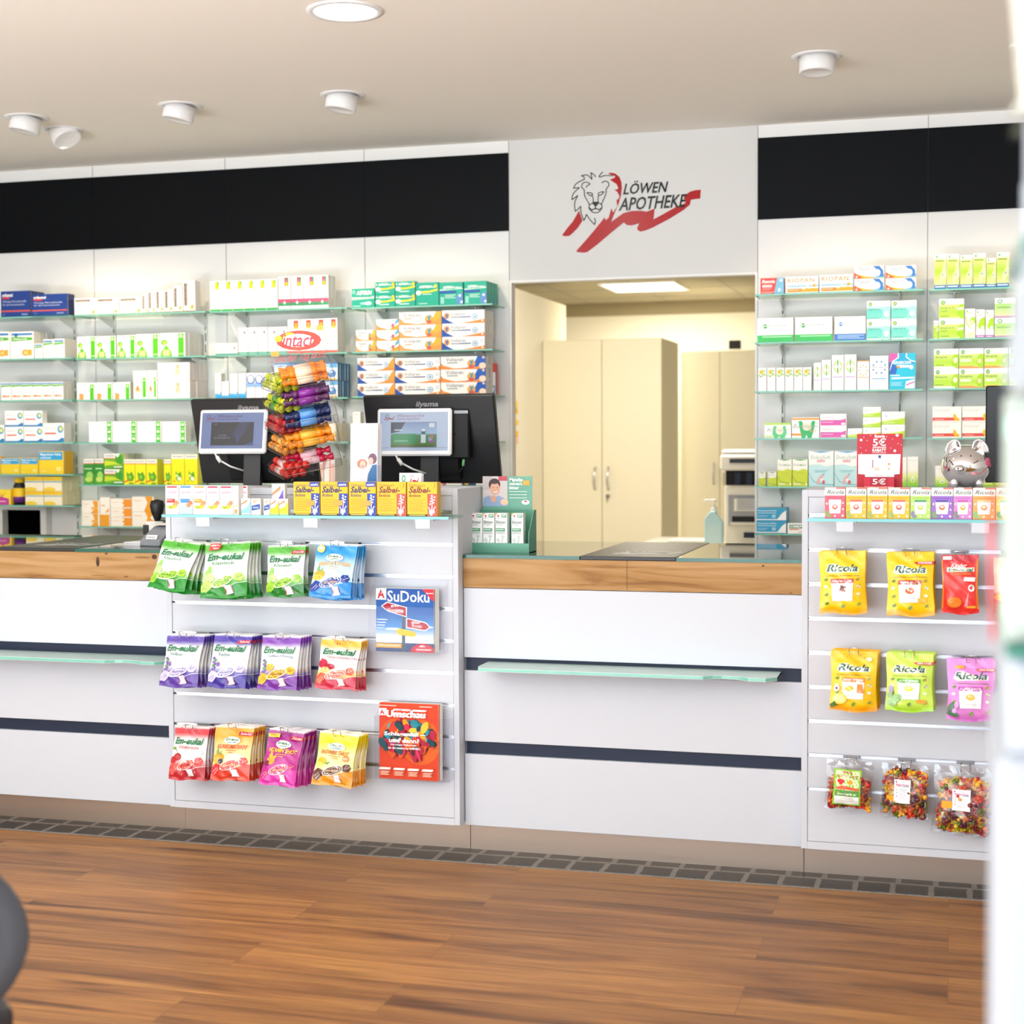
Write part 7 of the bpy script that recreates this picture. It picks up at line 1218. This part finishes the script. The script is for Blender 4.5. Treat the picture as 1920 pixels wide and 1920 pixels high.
# ------------------------------------------------------------------ clear bags of gummy sweets
GC = ['#c81c1c', '#e8701c', '#f0a01c', '#a81428', '#d8421c', '#c8b01c', '#7a1024', '#e85a28', '#6a7a1c', '#f0b43c', '#5a1430']
def gummy_bag(tl, tr, br, bl, label, n, seed, art, card, fill, cardq):
    yf = YP-.055; a, b = P(*tl, yf), P(*tr, yf); c, d = P(*bl, yf-.03), P(*br, yf-.03)
    w_ = b.x-a.x; h = (a.z+b.z)/2-(c.z+d.z)/2; rnd = random.Random(seed)
    t = thing('gummy_bag', label, 'bag of sweets', ((a.x+b.x)/2, yf, (a.z+b.z)/2), (-R(5), R(2.2), 0), group='clear bags of gummy sweets')
    th = .055; fn = bagfn(w_, h, th, seed)
    m = MB(); NU, NV = 18, 22
    for back in (False, True):
        vs = [fn(i/NU, j/NV, .0015, back)+Vector((0, .0016*math.sin(23*i/NU+11*j/NV)*math.sin(17*j/NV), 0)) for j in range(NV+1) for i in range(NU+1)]
        m.add(vs, [[j*(NU+1)+i, j*(NU+1)+i+1, (j+1)*(NU+1)+i+1, (j+1)*(NU+1)+i] for j in range(NV) for i in range(NU)], 'film', '#fff', True)
    m.build('clear_film', t)
    g = MB()
    for k in range(n):
        u = rnd.uniform(.08, .92); v = .07+fill*rnd.random()**.9*.86; f = fn(u, v, 0); bk = fn(u, v, 0, True)
        y = f.y+.006+(bk.y-f.y-.012)*rnd.random()**1.6 if bk.y-f.y > .014 else (f.y+bk.y)/2
        col = rnd.choice(GC); r = rnd.uniform(.007, .0115); Mx = Matrix.Rotation(rnd.uniform(0, 3), 3, 'Y') @ Matrix.Rotation(rnd.uniform(-.6, .6), 3, 'X')
        p = Vector((f.x*.93, y, f.z)); kk = rnd.random()
        if kk < .5:   # little figure: body, head, limbs
            for off, rr_ in (((0, 0, 0), r), ((0, -.001, r*1.25), r*.68), ((r*.7, -.002, -r*.9), r*.45), ((-r*.7, -.002, -r*.9), r*.45), ((r*.85, -.003, r*.35), r*.38), ((-r*.85, -.003, r*.35), r*.38)):
                g.ball(p+Mx @ Vector(off), (rr_, rr_*.7, rr_), 'gel', col, 8, 5)
        elif kk < .75:  # ring
            g.tube([p+Mx @ Vector((r*math.cos(q*.785), 0, r*math.sin(q*.785))) for q in range(8)], r*.38, 6, 'gel', col, True)
        else: g.ball(p, (r*1.2, r*.6, r*.8), 'gel', col, 8, 5, Mx)
    o = g.build('gummy_sweets', t); o['kind'] = 'stuff'
    m = MB(); u0, v0, u1, v1 = cardq
    q = lambda u, v, o_: fn(u0+(u1-u0)*u, v0+(v1-v0)*v, .004+o_)
    art_on(m, [('r', 0, 0, 1, 1, card)]+art, q, .0006, .12, 'paper'); m.build('paper_label', t)
    m = MB(); m.add([fn(u, v, .0045) for u, v in ((.02+u0*.35, v0+.02), (u0*.35+.2, v0+.02), (u0*.35+.2, v0+.12), (.02+u0*.35, v0+.12))], [[0, 1, 2, 3]], 'paper', '#f6a61c')
    if seed != 11: m.build('price_sticker', t)
    zs = min(SLOTS, key=lambda s: abs(s-(a.z+b.z)/2-.008))
    hook((a.x+b.x)/2, yf-.0, (a.z+b.z)/2-.012, f'chrome hook holding the {label[:40].split(" with")[0]}', 'chrome peg hooks', zs)
def R3(x, y): return (1500+x/S_, 1360+y/S_)
lab = [T('Frecher Früchte', .12, .72, .9, .84, '#c8387a', 'B'), ('r', .5, .7, .9, .73, '#4fb8c8'), ('e', .12, .9, .05, .035, '#c8283c'), ('r', .4, .9, .7, .92, '#b9b9c4')]+[('e', .17, .58-.14*k, .035, .025, ('#f0a040', '#4f9a5a', '#d8384a')[k]) for k in range(3)]+[('r', .3, .6-.07*k, .8-.1*(k % 2), .615-.07*k, '#c3c3ce') for k in range(7)]
gcard = [('r', .06, .04, .94, .96, '#e6efc0'), T('HERZIGE', .3, .9, .68, .95, '#c8303a', 'B'), T('Gummi Bären', .1, .78, .9, .88, '#b8423a', 'i'), ('e', .26, .68, .14, .06, '#d8343c'), ('p', [(.12, .67), (.4, .67), (.26, .56)], '#d8343c'), ('e', .62, .66, .1, .06, '#e8a83a'), ('p', [(.06, .5), (.3, .56), (.6, .54), (.94, .5), (.94, .44), (.06, .46)], '#e86a4a'), ('r', .06, .27, .94, .43, '#5f9a4a'), T('zuckerfrei', .14, .3, .86, .37, '#eef6dc', 'Bi'), ('r', .06, .04, .94, .26, '#f3f4f0'), ('r', .3, .19, .74, .2, '#b9b9b4'), ('r', .26, .14, .78, .15, '#b9b9b4'), ('r', .34, .1, .7, .11, '#b9b9b4')]
gummy_bag(R3(230, 292), R3(636, 310), R3(632, 746), R3(220, 722), 'clear gummy sweet bag with green card, first of three', 130, 11, gcard, '#8fc83a', .62, (.17, .1, .76, .82))
gummy_bag(R3(705, 330), R3(1115, 336), R3(1110, 828), R3(688, 792), 'clear gummy sweet bag with white label, middle of three', 190, 12, lab, '#f8f7fa', .92, (.27, .3, .62, .72))
gummy_bag(R3(1152, 350), R3(1690, 366), R3(1642, 988), R3(1112, 930), 'clear large gummy sweet bag with white label, nearest the edge', 330, 13, lab, '#f8f7fa', .84, (.3, .38, .6, .68))
# ------------------------------------------------------------------ magazines in clear pockets
aA = lambda u, v, w, h: [('r', u, v, u+w, v+h, W_), T('A', u+w*.14, v+h*.12, u+w*.86, v+h*.9, '#c8202c', 'B'), ('l', [(u+w*.2, v+h*.5), (u+w*.5, v+h*.42)], h*.07, '#c8202c'), ('l', [(u+w*.52, v+h*.95), (u+w*.6, v+h*.6)], h*.05, W_)]
sud = [('G', [(0, '#5f86c0'), (.15, '#dfe9f4'), (.25, '#d3e2f2'), (.38, '#4f97d8'), (.6, '#1f64b4'), (1, '#1a4fa0')]), ('r', 0, 0, 1, .14, '#1c3f78')]+[('e', u, v, a, b, '#eef4fa') for u, v, a, b in ((.2, .22, .3, .05), (.7, .2, .35, .06), (.3, .36, .14, .02), (.85, .4, .15, .02))]+aA(0, .82, .18, .18)+[T('SuDoku', .2, .79, .93, .97, W_, 'b'), ('p', [(.8, 1), (.98, .82), (1, .82), (1, 1)], '#d8283c'), T('Spezial', .87, .92, .99, .95, W_, 'b'), ('r', .455, 0, .51, .74, '#4f5a62'), ('p', [(.09, .72), (.19, .79), (.54, .71), (.54, .55), (.2, .64)], W_), ('p', [(.11, .72), (.2, .775), (.525, .7), (.525, .565), (.2, .655)], '#b01c34'), T('gute', .26, .7, .4, .745, W_, 'b', ), T('Vorsätze', .2, .62, .48, .69, W_, 'b'), ('p', [(.53, .54), (.87, .48), (.95, .4), (.86, .34), (.53, .38)], W_), ('p', [(.545, .525), (.865, .465), (.93, .4), (.855, .355), (.545, .395)], '#b01c34'), T('alter', .62, .45, .78, .5, W_, 'b'), T('Trott', .62, .39, .8, .44, W_, 'b'), ('p', [(.35, .33), (.4, .37), (.66, .33), (.71, .28), (.66, .24), (.4, .27)], '#f4c81c'), ('r', .02, .14, .24, .18, W_), ('r', .0, .06, .45, .13, '#f2a42c'), T('2024 wird Ihr Jahr!', .03, .075, .42, .115, W_, 'b'), ('e', .82, .0, .22, .14, '#c8243c'), T('Mit', .76, .08, .86, .115, W_, 'bi'), T('Gewinnspiel', .7, .02, .96, .065, W_, 'bi')]+[('r', .02, .5-.045*k, .2-.02*k, .515-.045*k, '#dfe9f6') for k in range(4)]
rnd = random.Random(4); ums = [('r', 0, 0, 1, 1, '#e2441c')]+[('e', .3, .55, .3, .25, '#e8601c'), ('e', .7, .5, .35, .3, '#ea681c')]
for k in range(150):
    an, rr_ = rnd.uniform(0, 6.28), rnd.random()**.6; u, v = .5+.45*rr_*math.cos(an), .53+.22*rr_*math.sin(an)
    pal = ['#1f8a9c', '#2a5f7a', '#c81c4a', '#e8a01c', '#7a1c2c', '#16404a', '#d83a1c', '#3fb0b0', '#e8c03a', '#a8123c'] if v > .5 else ['#c81c4a', '#7a1024', '#a81c3c', '#1c4a54', '#e0581c', '#4a1020', '#d82a5a']
    ums.append(('e', u, v, rnd.uniform(.04, .09), rnd.uniform(.025, .055), rnd.choice(pal), rnd.uniform(0, 3)))
ums += aA(.02, .84, .11, .09)+[T('APOTHEKEN', .25, .905, .54, .93, W_, 'b'), ('r', .58, .905, .8, .925, W_), T('Umschau', .14, .82, .79, .91, W_, 'b'), T('Schlaganfall –', .11, .565, .8, .63, W_, 'B'), T('und dann?', .19, .49, .7, .55, W_, 'B'), T('Die nötigen Maßnahmen,', .22, .445, .66, .475, W_, 'b'), T('um den zweiten zu verhindern', .18, .405, .72, .435, W_, 'b'), ('r', .0, .965, .3, .975, '#f6c8b8'), ('r', .7, .965, .9, .975, '#f6c8b8')]+[z for k in range(4) for z in [('r', .03+.24*k, .13, .2+.24*k, .155, '#fbeee8'), ('r', .04+.24*k, .1, .19+.24*k, .108, '#f6c0a8'), ('r', .04+.24*k, .08, .17+.24*k, .088, '#f6c0a8'), ('r', .04+.24*k, .06, .18+.24*k, .068, '#f6c0a8')]]
def magazine(tl, br, pk, art, plabel, mlabel, n, lip, edge):
    yf = YP-.05; a, c = P(*tl, yf), P(*br, yf); w_, h = c.x-a.x, a.z-c.z; cx = (a.x+c.x)/2
    p0, p1 = P(*pk[0], YP-.055), P(*pk[1], YP-.055)
    t = thing('magazine_pocket', plabel, 'holder', (cx, YP, c.z-.004))
    x0, x1, z1 = p0.x-cx, p1.x-cx+.01, p0.z-c.z
    m = MB(); m.box(x0, x1, -.003, -.001, 0, z1, 'acrylic').box(x0, x1, -.056, -.054, 0, z1*lip, 'acrylic').box(x0, x0+.002, -.054, -.003, 0, z1*.9, 'acrylic').box(x1-.002, x1, -.054, -.003, 0, z1*.9, 'acrylic').box(x0, x1, -.056, -.001, -.002, 0, 'acrylic')
    for xx in (x0, x1): m.tube([(xx, -.055, 0), (xx, -.055, z1*lip), (xx, -.003, z1)], .0011, 5, 'acrylic')
    m.tube([(x0, -.055, z1*lip), (x1, -.055, z1*lip)], .0011, 5, 'acrylic'); m.build('clear_body', t)
    m = MB(); m.box(-.03, -.01, -.003, .003, z1-.002, z1+.008, 'acrylic').box(.05, .07, -.003, .003, z1-.002, z1+.008, 'acrylic'); m.build('slot_clip', t)
    for k in range(n):
        m = MB(); m.box(-w_/2, w_/2, 0, .0045, 0, h, 'paper', edge, ['#e9e6df', '#e9e6df', edge, '#f3f1ea', '#e9e6df', '#e9e6df'])
        if k < 2: art_on(m, art, lambda u, v, o: ((u-.5)*w_, -o, v*h), .00025, None, 'paper')
        o = m.build('magazine', None, (cx+.002*k, yf+k*.0062, c.z-.0035), (-R(1.5), 0, 0)); tag(o, f'{mlabel}, {ORD[k]} from the front of its pocket', 'magazine', mlabel)
magazine((704, 1101), (813, 1222), ((691, 1082), (826, 1225)), sud, 'clear wall pocket holding the blue puzzle magazines', 'blue puzzle magazine with red signposts', 5, .62, '#f0eee8')
magazine((710, 1315), (822, 1463), ((702, 1328), (836, 1466)), ums, 'clear wall pocket holding the orange magazines', 'orange magazine with colour cloud cover', 4, .9, '#e86a3a')
# ------------------------------------------------------------------ chair at the edge of the view
YCH = 1.75; kx = lambda px, py: P(px, py, YCH)
zc2 = kx(0, 1755).z-.045; ra = kx(28, 1755)
t = thing('shell_chair', 'dark grey shell chair with oval backrest cut by the picture edge', 'chair', (ra.x-.222, YCH, 0), (0, 0, R(52)))
m = MB(); NR, NA = 8, 40; vs = []
hb_, wb_ = .152, .205
for i in range(NR+1):
    for j in range(NA):
        a_ = 2*math.pi*j/NA; r_ = i/NR; x_, z_ = wb_*r_*math.cos(a_), hb_*r_*math.sin(a_)
        vs.append((x_, .02+1.1*x_*x_*-1+.1*z_, zc2+z_))
m.add(vs, [[i*NA+j, i*NA+(j+1) % NA, (i+1)*NA+(j+1) % NA, (i+1)*NA+j] for i in range(NR) for j in range(NA)], 'shell', '#fff', True)
o = m.build('backrest', t); sl = o.modifiers.new('s', 'SOLIDIFY'); sl.thickness = .016; sl.offset = 0; bv = o.modifiers.new('b', 'BEVEL'); bv.width = .004; bv.segments = 2
zs_ = .46
m = MB(); m.prism([(-.2, -.2), (.2, -.2), (.22, 0), (.19, .16), (.14, .2), (-.14, .2), (-.19, .16), (-.22, 0)], zs_-.02, zs_+.012, 'shell', axis='z'); o = m.build('seat', t, (0, .23, 0)); b_ = o.modifiers.new('b', 'BEVEL'); b_.width = .01; b_.segments = 3
m = MB(); m.tube([(.06, .05, zs_-.01), (.06, .0, zs_+.05), (.06, .02, zc2-.04)], .014, 10, 'shell').tube([(-.06, .05, zs_-.01), (-.06, .0, zs_+.05), (-.06, .02, zc2-.04)], .014, 10, 'shell'); m.build('back_bracket', t)
for sx in (-1, 1):
    for sy2 in (0, 1): m = MB(); m.tube([(sx*.14, .1+.26*sy2, zs_-.02), (sx*.19, .04+.38*sy2, 0)], [.014, .01], 10, 'shell'); m.build('leg', t)
# ------------------------------------------------------------------ display tower in the foreground
Y0 = 1.15
def fx(x, Y=Y0): return P(x+9, 960, Y).x
def fz(y, Y=Y0): return P(1890, y, Y).z
t = thing('display_tower', 'white promotional display tower cut by the picture edge', 'display stand', (0, 0, 0))
xr = fx(1870)+.42
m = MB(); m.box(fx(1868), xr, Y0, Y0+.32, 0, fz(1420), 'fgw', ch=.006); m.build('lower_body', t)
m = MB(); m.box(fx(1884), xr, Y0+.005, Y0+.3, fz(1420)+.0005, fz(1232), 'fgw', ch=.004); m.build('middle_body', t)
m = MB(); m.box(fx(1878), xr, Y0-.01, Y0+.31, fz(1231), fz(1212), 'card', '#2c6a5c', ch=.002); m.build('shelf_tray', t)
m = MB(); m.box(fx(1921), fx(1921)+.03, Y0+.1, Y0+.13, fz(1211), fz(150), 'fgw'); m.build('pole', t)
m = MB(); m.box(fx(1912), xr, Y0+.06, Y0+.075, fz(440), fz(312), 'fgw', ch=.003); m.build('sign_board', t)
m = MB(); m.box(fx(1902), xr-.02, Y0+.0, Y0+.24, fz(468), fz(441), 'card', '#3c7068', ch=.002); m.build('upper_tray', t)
m = MB(); m.ball((fx(1868)+.03, Y0-.003, fz(1445)), (.012, .003, .012), 'card', '#8f86c0', 10, 6); m.build('printed_mark', t)
for k, (x, ya, yb2, c, lab) in enumerate(((1876, 735, 1211, '#8f968d', 'white green product box on the display tower tray'), )):
    m = MB(); m.box(0, .09, 0, .06, 0, fz(ya)-fz(yb2)-.001, 'card', c, None, .003); b_ = fz(ya)-fz(yb2)
    art_on(m, [('r', 0, .1, 1, .3, '#c6dcc0'), ('r', 0, .82, 1, .9, '#a9c8b8'), ('e', .3, .6, .12, .03, '#f0b0b4'), ('e', .5, .45, .16, .03, '#c6b6e0')], lambda u, v, o: (u*.09, -o, v*b_), .0005)
    tag(m.build('product_box', None, (fx(x), Y0+.01, fz(yb2)+.0005)), lab, 'box')
m = MB(); m.box(0, .1, 0, .05, 0, .09, 'card', '#9a9c9c', None, .003); 
o = m.build('product_box', None, (fx(1900), Y0+.09, fz(735)+.001)); tag(o, 'plain pale box standing on top of the product box', 'box')
q = MB(); zl0, zl1 = fz(722), fz(472)
q.add([(fx(1868), Y0-.012, zl0), (fx(1868)+.12, Y0-.012, zl0), (fx(1868)+.12, Y0+.0, zl1), (fx(1905), Y0+.0, zl1), (fx(1868), Y0-.009, zl0), (fx(1868)+.12, Y0-.009, zl0), (fx(1868)+.12, Y0+.003, zl1), (fx(1905), Y0+.003, zl1)], [[0, 1, 2, 3], [7, 6, 5, 4], [0, 3, 7, 4], [1, 5, 6, 2], [3, 2, 6, 7], [0, 4, 5, 1]], 'paper', '#8a8d90')
tag(q.build('leaflet'), 'pale grey leaflet leaning on the display tower boxes', 'leaflet')
m = MB(); m.lathe([(0, 0), (.03, .002), (.023, .01), (.034, .13), (.02, .16), (.012, .165), (.012, .18), (0, .18)], 20, 'card', '#b0aea2'); b1 = m
o = MB().box(fx(1890), fx(1890)+.09, Y0+.02, Y0+.13, fz(190)-.004, fz(190)-.001, 'acrylic').build('top_tray', t)
tt = thing('product_bottle', 'cream bottle standing at the top of the display tower', 'bottle', (fx(1870)+.034, Y0+.05, fz(190)))
b1.build('body', tt); MB().lathe([(0, .1801), (.016, .1802), (.016, .21), (0, .21)], 16, 'white').build('cap', tt)
m = MB(); m.tube([(fx(1862), Y0+.5, P(1862, 930, Y0+.5).z), (fx(1862, Y0+.5)+.001, Y0+.5, P(1862, 1080, Y0+.5).z), (P(1857, 1205, Y0+.5).x, Y0+.5, P(1857, 1205, Y0+.5).z)], .0012, 6, 'card', '#d8303c') if False else m.tube([(P(1858, 930, 1.3).x, 1.3, P(1858, 930, 1.3).z), (P(1860, 1100, 1.3).x, 1.3, P(1860, 1100, 1.3).z), (P(1863, 1200, 1.3).x, 1.3, P(1863, 1200, 1.3).z)], .0016, 6, 'card', '#d8303c').tube([(P(1858, 930, 1.3).x, 1.3, P(1858, 930, 1.3).z), (fx(1885)+.02, 1.24, P(1858, 900, 1.3).z+.01)], .0012, 6, 'card', '#d8303c'); tag(m.build('ribbon'), 'thin red ribbon hanging from the display tower', 'ribbon')
